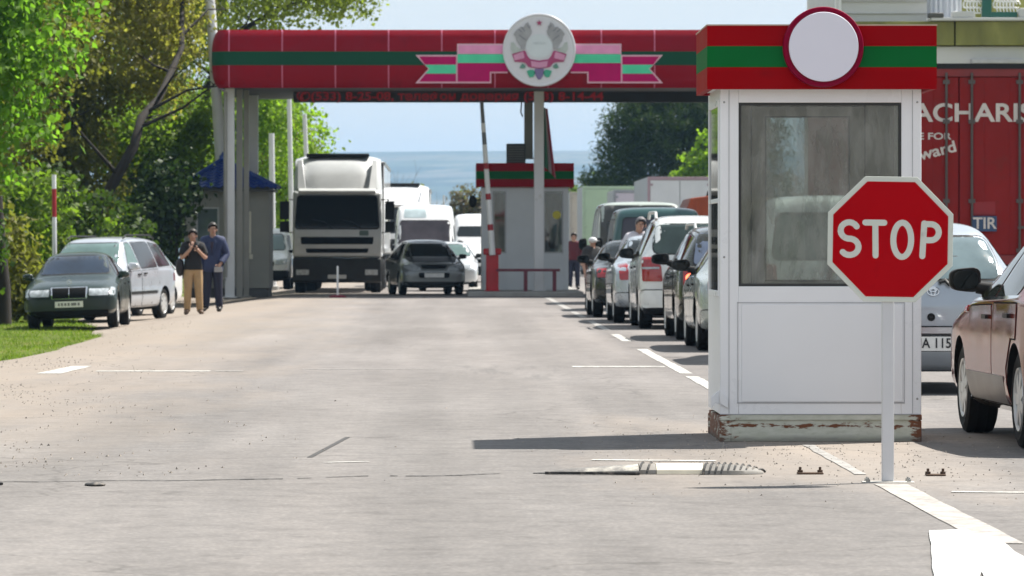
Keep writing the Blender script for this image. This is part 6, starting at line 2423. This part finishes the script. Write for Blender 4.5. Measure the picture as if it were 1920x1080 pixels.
# man in black t-shirt, both forearms raised to his face
J = skel(elbR=(-.245, -.06, 1.16), wriR=(-.07, -.22, 1.36), palR=(-.035, -.215, 1.44), norR=(0, 1, 0), elbL=(.26, -.05, 1.17), wriL=(.12, -.24, 1.31), palL=(.065, -.245, 1.375), norL=(0, 1, 0),
         head0=(-.01, -.025, 1.57), head1=(-.01, -.045, 1.64), head2=(-.01, -.03, 1.705), kneL=(.115, -.03, .5), ankL=(.145, .02, .085), toeL=(.185, -.13, .04), ankR=(-.12, .04, .085), toeR=(-.16, -.11, .04))


def bag(t, mb):
    b = MB()
    b.ball((-.27, .03, .99), .09, .12, .19)
    b.build('shoulder_bag', mat('bag_black', (.012, .010, .012), .6, 0, .2, 6), t)
    st_ = MB().tube([(-.25, .0, 1.15), (-.12, -.16, 1.30), (.08, -.16, 1.44), (.15, .0, 1.515), (.06, .14, 1.42), (-.2, .13, 1.2)], .014, 6)
    st_.build('bag_strap', black_c, t)
    ph = MB().box(.0, .045, -.285, -.27, 1.40, 1.50)
    ph.build('phone', M['trim'], t, bevel=.004)


person('man in black t-shirt and khaki trousers holding both hands up to his face', (gx(362, 95.5), 95.5, dip(gx(362, 95.5), 95.5)), R(6), J,
       [('trousers', khaki, [('low', 1.0, 0)], .022), ('t_shirt', black_c, [('high', .94, 1.56), ('upper', 0, .72)], .030), ('shoes', brown_shoe, [('foot', 0, None)], .012)], .985, extra=bag)
# man in navy suit
J = skel(elbL=(.27, .04, 1.15), wriL=(.17, -.15, .96), palL=(.13, -.19, .90), elbR=(-.26, .06, 1.15), wriR=(-.24, -.05, .92), palR=(-.22, -.09, .85), face=(.35, -1, 0), ankL=(.13, .02, .085), ankR=(-.15, .03, .085), toeR=(-.20, -.12, .04))


def suit(t, mb):
    c = MB()
    c.add([(-.035, -.148, 1.40), (.035, -.148, 1.40), (.0, -.158, 1.17)], [(0, 1, 2)])
    c.v += [(x, y + .02, z) for x, y, z in c.v]
    c.f += [(5, 4, 3), (0, 3, 4, 1), (1, 4, 5, 2), (2, 5, 3, 0)]
    c.m += [0] * 4
    c.build('shirt_front', mat('dark_shirt', (.045, .03, .05), .7, 0, .1, 10), t)
    lp = MB()
    for sg in (1, -1):
        lp.prism([(sg * .045, 1.46), (sg * .10, 1.40), (sg * .065, 1.30), (sg * .005, 1.12)], 'y', -.175, -.155)
    lp.build('lapel', navy, t, bevel=.004)
    pd = MB().box(.06, .22, -.26, -.245, .80, .90)
    pd.build('folder', mat('paper_grey', (.30, .30, .31), .6, 0, .08, 5), t, bevel=.003)


person('man in dark navy suit standing beside the man in the t-shirt', (gx(399, 96.8), 96.8, dip(gx(399, 96.8), 96.8)), R(-4), J,
       [('trousers', navy_d, [('low', 1.0, 0)], .026), ('jacket', navy, [('high', .80, 1.56), ('upper', 0, None), ('fore', 0, .92), ('neck', 0, .25)], .036), ('shoes', shoe, [('foot', 0, None)], .014)], 1.035, extra=suit)
# people among the queueing cars
grey_c = mat('grey_jacket', (.52, .50, .54), .8, 0, .15, 8)
J = skel(elbL=(.30, -.10, 1.20), wriL=(.10, -.22, 1.30), palL=(.05, -.25, 1.36), norL=(0, 1, 0), elbR=(-.30, -.06, 1.18), wriR=(-.36, -.20, 1.10), palR=(-.37, -.26, 1.08), head1=(.03, -.04, 1.645), head2=(.035, -.03, 1.715))
person('person in pale grey jacket leaning by the roof of the silver-blue sedan', (3.38, 84.75, 0), R(8), J,
       [('trousers', navy_d, [('low', 1.0, 0)], .022), ('jacket', grey_c, [('high', .84, 1.56), ('upper', 0, None), ('fore', 0, .9)], .036), ('shoes', shoe, [('foot', 0, None)], .014)], 1.03, hair=mat('grey_hair', (.16, .15, .16), .7, 0, .2, 30))
J = skel(elbL=(.27, -.05, 1.15), wriL=(.25, -.24, 1.08), palL=(.24, -.31, 1.08))


def cap(t, mb):
    c = MB()
    c.ball((0, -.01, 1.66), .10, .12, .075)
    c.prism([(-.08, -.08), (.08, -.08), (.06, -.20), (-.06, -.20)], 'z', 1.645, 1.657)
    c.build('cap', mat('white_cap', (.60, .60, .60), .7), t)


person('person in dark clothes and white cap standing left of the dark sedan', (2.76, 92.1, 0), R(35), J,
       [('trousers', black_c, [('low', 1.0, 0)], .022), ('shirt', mat('charcoal_cotton', (.03, .03, .032), .8), [('high', .93, 1.56), ('upper', 0, .75)], .030), ('shoes', shoe, [('foot', 0, None)], .014)], .86, hair=None, extra=cap)
person('person in dark red top standing far off right of the far booth', (gx(1076, 141), 141, 0), 0, skel(),
       [('trousers', navy_d, [('low', 1.0, 0)], .022), ('shirt', mat('maroon_cotton', (.09, .012, .02), .8), [('high', .93, 1.56), ('upper', 0, None), ('fore', 0, .8)], .030), ('shoes', shoe, [('foot', 0, None)], .014)], .96)
# ================================================================== TREES
def leaves_mesh(name, blobs, n, size, m, clump=.42, per=26, up=.35, shell=.75, seed=1, needle=False):
    """blobs: ellipsoids (cx, cy, cz, rx, ry, rz); leaf-sized folded faces gathered in clumps"""
    rng = np.random.default_rng(seed)
    vol = np.array([b[3] * b[4] * b[5] for b in blobs]) ** .75
    vol /= vol.sum()
    nc = max(1, n // per)
    bi = rng.choice(len(blobs), nc, p=vol)
    B = np.array(blobs)[bi]
    d = rng.normal(size=(nc, 3))
    d /= np.linalg.norm(d, axis=1)[:, None]
    r = np.where(rng.random(nc) < shell, .72 + .32 * rng.random(nc), rng.random(nc) ** .5 * .8)
    C = B[:, :3] + d * r[:, None] * B[:, 3:]
    sz = clump * (.5 + rng.random(nc))
    k = np.repeat(np.arange(nc), per)
    n = len(k)
    P = C[k] + rng.normal(size=(n, 3)) * sz[k][:, None] * np.array([.6, .6, .42])
    out = P - B[k][:, :3]
    out /= np.linalg.norm(out, axis=1)[:, None] + 1e-6
    nn = rng.normal(size=(n, 3)) * .75 + out * .6 + np.array([0, 0, up])
    nn /= np.linalg.norm(nn, axis=1)[:, None]
    t = np.cross(nn, rng.normal(size=(n, 3)))
    t /= np.linalg.norm(t, axis=1)[:, None] + 1e-6
    t[:, 2] -= .3
    w = np.cross(nn, t)
    w /= np.linalg.norm(w, axis=1)[:, None] + 1e-6
    s = size * (.55 + .9 * rng.random(n))[:, None]
    asp = .16 if needle else .42
    v0 = P - t * s * .5
    v1 = P + w * s * asp + nn * s * .10
    v2 = P + t * s * .6
    v3 = P - w * s * asp + nn * s * .10
    V = np.stack([v0, v1, v2, v3], 1).reshape(-1, 3)
    i = np.arange(n) * 4
    tri = np.stack([i, i + 1, i + 2, i, i + 2, i + 3], 1).reshape(-1)
    me = bpy.data.meshes.new(name)
    me.vertices.add(n * 4)
    me.vertices.foreach_set('co', V.astype(np.float32).ravel())
    me.loops.add(n * 6)
    me.loops.foreach_set('vertex_index', tri.astype(np.int32))
    me.polygons.add(n * 2)
    me.polygons.foreach_set('loop_start', (np.arange(n * 2) * 3).astype(np.int32))
    me.polygons.foreach_set('loop_total', np.full(n * 2, 3, np.int32))
    me.update(calc_edges=True)
    me.materials.append(m)
    return me


bark = mat('bark', (.020, .015, .011), .9, 0, .35, 5, bump=.6, bscale=14)
bark_pale = mat('bark_pale', (.11, .09, .075), .9, 0, .3, 5, bump=.5, bscale=14)


def limbs(mb, base, path, r0, seed, n=9, reach=2.4):
    rnd = random.Random(seed)
    pts = [Vector(p) for p in path]
    m_ = len(pts)
    rads = [r0 * (1 - .75 * i / (m_ - 1)) for i in range(m_)]
    rads[0] *= 1.35
    mb.tube([tuple(p) for p in pts], rads, 10)
    for k in range(n):
        u = .3 + .7 * k / n
        f = u * (m_ - 1)
        i = min(m_ - 2, int(f))
        p = pts[i].lerp(pts[i + 1], f - i)
        a = rnd.uniform(0, 6.28)
        L = reach * rnd.uniform(.5, 1.1) * (1.15 - u * .5)
        q = p + Vector((math.cos(a) * L * .5, math.sin(a) * L * .5, L * rnd.uniform(.15, .5)))
        e = q + Vector((math.cos(a + rnd.uniform(-.5, .5)) * L * .55, math.sin(a) * L * .5, L * rnd.uniform(.0, .4)))
        rr = r0 * (.42 - .22 * u)
        mb.tube([tuple(p), tuple(q), tuple(e)], [rr, rr * .6, rr * .2], 7)
        for _ in range(2):
            g = q.lerp(e, rnd.uniform(.2, .9))
            h = g + Vector((rnd.uniform(-1, 1), rnd.uniform(-1, 1), rnd.uniform(-.2, .9))) * L * .35
            mb.tube([tuple(g), tuple(h)], [rr * .3, rr * .1], 5)


def tree(name, label, loc, blobs, n, size, lm, path, r0, seed, group='trees left of the road', per=26, clump=.42, cat='tree', bm=None, shell=.75, needle=False, nl=9, reach=2.4, up=.35):
    t = thing(name, label, cat, loc, 0, group)
    mb = MB()
    limbs(mb, loc, path, r0, seed, nl, reach)
    mb.build('trunk', bm or bark, t, angle=60, fix=False)
    link_mesh('crown', leaves_mesh('crown', blobs, n, size, lm, clump, per, up, shell, seed, needle), [], t, smooth=False)
    return t


L_maple = leaf_mat('maple_leaf', (.06, .13, .016), (.13, .24, .032), (.23, .36, .065), .58)
L_yel = leaf_mat('budding_leaf', (.18, .155, .045), (.28, .25, .07), (.38, .36, .11), .62)
L_green = leaf_mat('spring_leaf', (.07, .115, .014), (.14, .205, .025), (.22, .29, .045), .55)
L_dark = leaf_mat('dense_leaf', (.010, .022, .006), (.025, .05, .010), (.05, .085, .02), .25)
L_olive = leaf_mat('olive_leaf', (.10, .10, .022), (.17, .165, .035), (.24, .23, .06), .5)
L_pine = leaf_mat('pine_needle', (.022, .044, .006), (.042, .072, .010), (.075, .11, .018), .3)
L_lime = leaf_mat('lime_leaf', (.10, .17, .02), (.21, .31, .03), (.32, .42, .06), .55)
L_brown = leaf_mat('brown_bush_leaf', (.10, .075, .05), (.17, .13, .085), (.14, .20, .05), .35)

# big bright maple at the left edge
tree('maple_tree', 'large bright green maple with big leaves nearest the road on the left', (-11.2, 76, -.3),
     [(0, 0, 6.8, 4.1, 4.0, 3.6), (2.2, -.6, 5.4, 2.7, 2.4, 2.0), (2.6, .4, 8.6, 2.7, 2.4, 1.9), (2.9, -.8, 3.7, 2.0, 1.8, 1.1), (3.3, 0, 6.6, 2.2, 2.0, 1.5), (4.3, .6, 9.6, 1.5, 1.6, .8), (1.6, 0, 3.0, 1.9, 1.8, .8), (3.9, -.3, 5.2, 1.5, 1.5, .9), (4.2, 0, 7.6, 1.4, 1.4, .8)],
     64000, .118, L_maple, [(0, 0, 0), (.1, 0, 2), (-.1, .2, 4), (.3, 0, 7), (.2, .1, 9.4)], .30, 3, clump=.34, per=26, shell=.9)
# yellow-brown budding tree with a dark leaning trunk
x_, y_ = -9.59, 121
_dx = gx(180, 134) - x_
tree('budding_tree', 'tall yellow-brown budding tree with a dark leaning trunk behind the silver carrier', (x_, y_, -.3),
     [(b[0] + _dx, b[1] + 5) + b[2:] for b in [(-.6, .5, 9.2, 3.0, 2.6, 2.3), (1.6, 1, 9.6, 2.4, 2.4, 2.1), (.4, 0, 7.0, 2.7, 2.2, 1.6), (2.3, .5, 7.6, 1.3, 1.6, 1.3), (-1.6, 0, 6.2, 2.2, 1.8, 1.7), (1.6, 0, 11.4, 2.6, 2.2, 1.5), (-1.0, .8, 4.6, 2.0, 1.4, 1.2), (-3.2, .4, 8.2, 2.0, 1.8, 1.8), (2.2, .4, 6.0, 1.0, 1.2, .9)]],
     46000, .105, L_yel, [(-.1, 0, 0), (.2, 0, 1.85), (.69, .1, 2.95), (1.38, .3, 4.2), (1.54, .8, 4.95), (1.93, 2, 5.5), (2.4, 4, 6.9), (2.3, 6, 9.2), (2.0, 7, 10.5)], .18, 5, clump=.40, per=24, shell=.6)
# branch-laden tree reaching over the gantry's left end
tree('overhanging_tree', 'yellow-green tree reaching over the left end of the gantry', (gx(372, 136), 136, -.2),
     [(.4, 0, 8.6, 2.6, 2.4, 1.6), (2.6, -.3, 8.8, 1.6, 1.8, .95), (4.0, -.2, 8.75, 1.15, 1.3, .85), (-1.2, 0, 7.2, 2.0, 2, 1.6), (1.2, .2, 9.9, 3.0, 2.4, 1.1), (3.7, 0, 9.6, 1.5, 1.5, .9)],
     18000, .115, leaf_mat('bud_leaf', (.10, .12, .03), (.20, .23, .04), (.34, .40, .08), .5), [(0, 0, 0), (.05, 0, 3.5), (.2, 0, 6), (1.0, -.2, 7.6), (2.4, -.3, 8.4), (3.8, -.2, 8.8)], .17, 8, clump=.42, per=18, shell=.6, reach=1.8)
# green trees of the middle ground, one after another
spots = [(-8.4, 129.5, 'spring_tree', 'bright green tree low behind the blue roofed booth and budding trunk', L_green, [(.3, 0, 4.2, 1.35, 1.6, 1.3), (1.1, .3, 5.0, .9, 1.2, .8), (-.9, 0, 4.6, .7, 1.2, .7), (-.6, 0, 2.4, 1.3, 1.4, 1.2)], 17000, .105),
         (-7.9, 132, 'spring_tree', 'bright green tree between the leaning mast and the blue roof', L_green, [(0, 0, 4.0, 1.5, 1.8, 1.9), (-.9, .3, 4.6, 1.2, 1.6, 1.2), (.5, 0, 2.6, 1.3, 1.4, 1.4)], 17000, .105),
         (-6.7, 160, 'spring_tree', 'fresh green tree behind the lamp post under the gantry', L_lime, [(.5, 0, 5.0, 2.1, 2, 2.4), (-.6, .3, 6.4, 1.6, 1.8, 1.5), (.4, 0, 2.8, 2.0, 1.6, 1.5)], 16000, .13),
         (-8.2, 205, 'olive_tree', 'slender olive-toned tree left of the open sky under the gantry', L_olive, [(0, 0, 6.0, 1.9, 2, 2.6), (1.2, .3, 5.4, 1.2, 1.4, 2.0), (-.6, 0, 8.2, 1.5, 1.5, 1.6), (.9, 0, 3.6, 1.6, 1.4, 1.6)], 14000, .15),
         (-12.6, 120, 'olive_tree', 'dull olive tree behind the maple at the far left', L_olive, [(0, 0, 4.5, 2.8, 2.4, 2.6), (1.2, 0, 7.2, 2.6, 2.4, 2.0), (-1, 0, 8.6, 2.5, 2.2, 1.8)], 20000, .12),
         (-11.0, 140, 'olive_tree', 'hazy olive tree seen between the budding tree and the mast', L_olive, [(0, 0, 6.8, 3.2, 2.4, 3.0), (2.2, 0, 9.6, 2.8, 2.4, 2.2), (-2, 0, 9.6, 2.6, 2.2, 2.2), (1.8, 0, 5.0, 2.0, 1.8, 2)], 22000, .125)]
spots += [(-10.9, 126, 'budding_tree', 'low yellow-brown budding tree behind the striped barrier pole', L_olive, [(0, 0, 4.2, 1.7, 1.6, 1.5), (1.0, .2, 3.2, 1.2, 1.2, 1.2), (-.8, 0, 2.6, 1.6, 1.4, 1.2), (.6, 0, 5.6, 1.4, 1.4, .9)], 14000, .11)]
for i, (x, y, nm, lab, lm, bl, n, sz) in enumerate(spots):
    h = max(b[2] for b in bl)
    tree(nm, lab, (x, y, -.25), bl, n, sz, lm, [(0, 0, 0), (.1, 0, h * .35), (-.05, .1, h * .7), (.1, 0, h * 1.05)], .16, 20 + i, per=20, clump=.40)


def bush(name, label, loc, blobs, n, size, lm, seed, group='bushes along the left verge', clump=.3):
    t = thing(name, label, 'bush', loc, 0, group)
    mb = MB()
    rnd = random.Random(seed)
    for b in blobs:
        for _ in range(4):
            q = Vector(b[:3]) + Vector((rnd.uniform(-.6, .6) * b[3], rnd.uniform(-.6, .6) * b[4], rnd.uniform(.0, .6) * b[5]))
            mb.tube([(b[0] * .4, b[1] * .4, 0), tuple(Vector((b[0] * .6, b[1] * .6, q.z * .5))), tuple(q)], [.03, .02, .008], 6)
    mb.build('stem', bark, t, angle=60, fix=False)
    link_mesh('foliage', leaves_mesh('foliage', blobs, n, size, lm, clump, 20, .35, .8, seed), [], t, smooth=False)
    return t


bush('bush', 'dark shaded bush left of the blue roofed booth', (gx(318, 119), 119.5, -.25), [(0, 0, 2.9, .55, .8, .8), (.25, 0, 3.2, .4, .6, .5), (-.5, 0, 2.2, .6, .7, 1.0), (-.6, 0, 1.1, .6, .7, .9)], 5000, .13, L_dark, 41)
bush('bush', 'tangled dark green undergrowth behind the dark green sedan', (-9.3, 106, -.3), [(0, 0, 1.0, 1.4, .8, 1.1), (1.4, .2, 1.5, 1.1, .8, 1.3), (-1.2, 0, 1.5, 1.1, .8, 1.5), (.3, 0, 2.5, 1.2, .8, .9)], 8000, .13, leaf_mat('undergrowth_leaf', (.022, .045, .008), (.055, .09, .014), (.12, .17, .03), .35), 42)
bush('bush', 'mixed green bush behind the striped barrier pole', (-9.9, 101, -.3), [(0, 0, 1.2, 1.1, .7, 1.3), (.9, .2, 2.1, .9, .7, 1.1), (-.7, 0, 2.2, 1.0, .7, 1.2)], 6000, .13, L_green, 43)
bush('bush', 'olive bush below the maple left of the dark green sedan', (-9.6, 96, -.3), [(0, 0, 1.2, 1.2, .8, 1.4), (-.9, 0, 2.0, 1.0, .8, 1.3), (.6, .2, .7, .7, .6, .8)], 6500, .12, L_olive, 44)
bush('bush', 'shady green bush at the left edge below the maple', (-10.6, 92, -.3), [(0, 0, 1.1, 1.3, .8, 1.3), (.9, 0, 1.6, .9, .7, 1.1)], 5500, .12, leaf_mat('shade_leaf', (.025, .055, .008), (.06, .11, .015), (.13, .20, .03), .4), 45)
bush('bush', 'bright green bush right behind the silver people carrier', (-9.0, 113, -.3), [(0, 0, 1.1, 1.1, .8, 1.0), (.5, 0, 1.6, .7, .7, .7), (-1.0, .2, 1.4, 1.0, .8, 1.0)], 6500, .13, L_green, 46)
# dark old trunk at the far left
t = thing('tree_stump', 'dark rough trunk at the left edge beside the dark green sedan', 'tree trunk', (gx(2, 93), 93, -.3), 0)
mb = MB().tube([(0, 0, 0), (.02, 0, .8), (-.05, 0, 1.6), (-.1, .1, 2.6)], [.22, .17, .15, .12], 12)
mb.build('trunk', bark, t)

# ---- far side of the gantry, right
tree('pine_tree', 'big dark pine tree rising behind the white trailer', (13.2, 262, -.1),
     [(0, 0, 8.2, 4.6, 3.5, 1.5), (.3, 0, 6.4, 5.2, 3.6, 1.5), (.8, 0, 10.0, 3.6, 3.0, 1.1), (-2.4, 0, 8.9, 1.9, 2, 1.1), (-3.4, 0, 7.0, 1.8, 2, .9), (-3.9, 0, 5.2, 2.0, 2, 1.1), (2, 0, 4.4, 5.0, 3, 1.6), (-1.6, 0, 9.9, 1.4, 1.5, .6), (3.2, 0, 7.8, 2.4, 2, 1.2), (-5.0, 0, 3.8, 1.4, 1.6, 1.2)],
     80000, .22, L_pine, [(0, 0, 0), (.1, 0, 3), (0, 0, 6), (.2, 0, 10.2)], .30, 60, 'trees right of the road', per=30, clump=.55, shell=.5, needle=True, reach=3.6, nl=14)
bush('bush', 'lime green bush in the sun in front of the pine and left of the booth', (gx(1318, 225), 225, -.1), [(0, 0, 4.9, 1.1, 1, 1.0), (-.7, 0, 4.3, .6, .8, .7), (.4, 0, 6.1, .7, .8, .7), (-1.6, 0, 4.3, .5, .6, .45), (0, 0, 2.5, 1.3, 1, 2.2)], 5000, .22, L_lime, 61, 'bushes right of the road')
bush('bush', 'low green bush between the beige trailer and the pine', (gx(1092, 285), 285, -.2), [(0, 0, 2.6, 1.6, 1, 2.2), (-.6, 0, 4.2, .9, .8, 1.1), (1.2, 0, 4.4, 1.1, .8, 1.4)], 4000, .24, L_green, 62, 'bushes right of the road')
bush('bush', 'brown and green bush just left of the far booth', (gx(874, 255), 255, -.1), [(.1, 0, 3.2, 1.0, .9, 1.4), (-.5, 0, 2.2, .7, .8, 1.2), (.8, 0, 2.9, .9, .8, 1.3)], 4500, .17, L_brown, 63, 'bushes beyond the gantry')


def bare(name, label, loc, h, spread, seed, tuft):
    t = thing(name, label, 'tree', loc, 0, 'bare shrubs beyond the gantry')
    rnd = random.Random(seed)
    mb = MB()

    def grow(p, d, L, r, lev):
        q = p + d * L
        mb.tube([tuple(p), tuple(p.lerp(q, .5) + Vector((rnd.uniform(-.05, .05) * L, 0, 0))), tuple(q)], [r, r * .8, r * .55], 5)
        if lev:
            for _ in range(3 if lev > 1 else 2):
                nd_ = (d + Vector((rnd.uniform(-1, 1) * spread, rnd.uniform(-.5, .5) * spread, rnd.uniform(-.1, .5)))).normalized()
                grow(p.lerp(q, rnd.uniform(.55, 1)), nd_, L * rnd.uniform(.5, .75), r * .55, lev - 1)
    for _ in range(3):
        grow(Vector((rnd.uniform(-.2, .2), 0, 0)), Vector((rnd.uniform(-.3, .3), 0, 1)).normalized(), h * .42, .045, 3)
    mb.build('trunk', bark_pale, t, angle=60, fix=False)
    link_mesh('crown', leaves_mesh('crown', tuft, 500, .2, L_olive, .25, 12, .3, .6, seed), [], t, smooth=False)


bare('bare_tree', 'bare twiggy tree in front of the blue hills beside the white trucks', (gx(778, 245), 245, -.1), 6.0, .8, 71, [(0, 0, 2.6, .6, .6, 1.2), (.1, 0, 4, .4, .5, .6)])
bare('bare_tree', 'thin bare sapling close to the big white truck trailer', (gx(738, 238), 238, -.1), 5.8, .55, 72, [(0, 0, 2.2, .7, .6, 1.0)])

# the same avenue continues towards the camera, left of the frame (mirrored in the booth's side window and the car flanks)
src = {o.name: o for o in SC.objects if o.parent is None}
for nm, x, y, sc_, lab in (('olive_tree', -17.5, 52, 1.0, 'olive tree of the avenue nearest the camera beyond the left shoulder'), ('spring_tree', -16.0, 40, 1.3, 'green tree of the avenue left of the open asphalt'),
                           ('olive_tree.001', -15.5, 29, 1.0, 'broad olive tree of the avenue opposite the white booth'), ('spring_tree.001', -15.0, 62, 1.3, 'green tree of the avenue left of the maple')):
    c = copy_tree(src[nm])
    c.location = (x, y, -.1)
    c.scale = (sc_,) * 3
    c.rotation_euler.z = x
    c['label'] = lab
# ================================================================== LIGHT, SKY, CAMERA
W = bpy.data.worlds.new('World')
SC.world = W
W.use_nodes = True
nt = W.node_tree
bg = nt.nodes['Background']
sky = nt.nodes.new('ShaderNodeTexSky')
sky.sky_type = 'NISHITA'
sky.sun_disc = False
SUN_DIR = Vector((.56, .38, 1.0)).normalized()         # from the ground towards the sun
el = math.asin(SUN_DIR.z)
sky.sun_elevation = el
sky.sun_rotation = math.atan2(SUN_DIR.x, SUN_DIR.y)
sky.altitude = 100
sky.air_density = 1.0
sky.dust_density = SKY_DUST
sky.ozone_density = 1.4
veil = nt.nodes.new('ShaderNodeGamma')          # thin high cloud evens the dome out
veil.inputs[1].default_value = SKY_EVEN
nt.links.new(sky.outputs[0], veil.inputs[0])
nt.links.new(veil.outputs[0], bg.inputs[0])
bg.inputs[1].default_value = SKY_STR
sl = bpy.data.lights.new('sun', 'SUN')
sl.energy = SUN_STR
sl.angle = R(.53)
sl.color = (1., .955, .88)
so = bpy.data.objects.new('sun', sl)
COL.objects.link(so)
so.rotation_euler = SUN_DIR.to_track_quat('Z', 'Y').to_euler()
so.location = (60, 40, 100)

cam = bpy.data.cameras.new('camera')
co = bpy.data.objects.new('camera', cam)
COL.objects.link(co)
co.location = (0, 0, CH)
co.rotation_euler = (math.pi / 2, 0, 0)
cam.sensor_width = 36
cam.lens = F / 1920 * 36
cam.shift_x = (960 - VX) / 1920
cam.shift_y = -(540 - HY) / 1920
cam.clip_start = .5
cam.clip_end = 20000
cam.dof.use_dof = True
cam.dof.focus_distance = 30
cam.dof.aperture_fstop = FSTOP
SC.camera = co
SC.view_settings.view_transform = 'Standard'
SC.view_settings.look = 'None'
SC.view_settings.exposure = EXPOSURE
SC.view_settings.gamma = 1
SC.cycles.use_denoising = True
SC.cycles.max_bounces = 8
SC.cycles.transparent_max_bounces = 16
SC.cycles.volume_bounces = 0
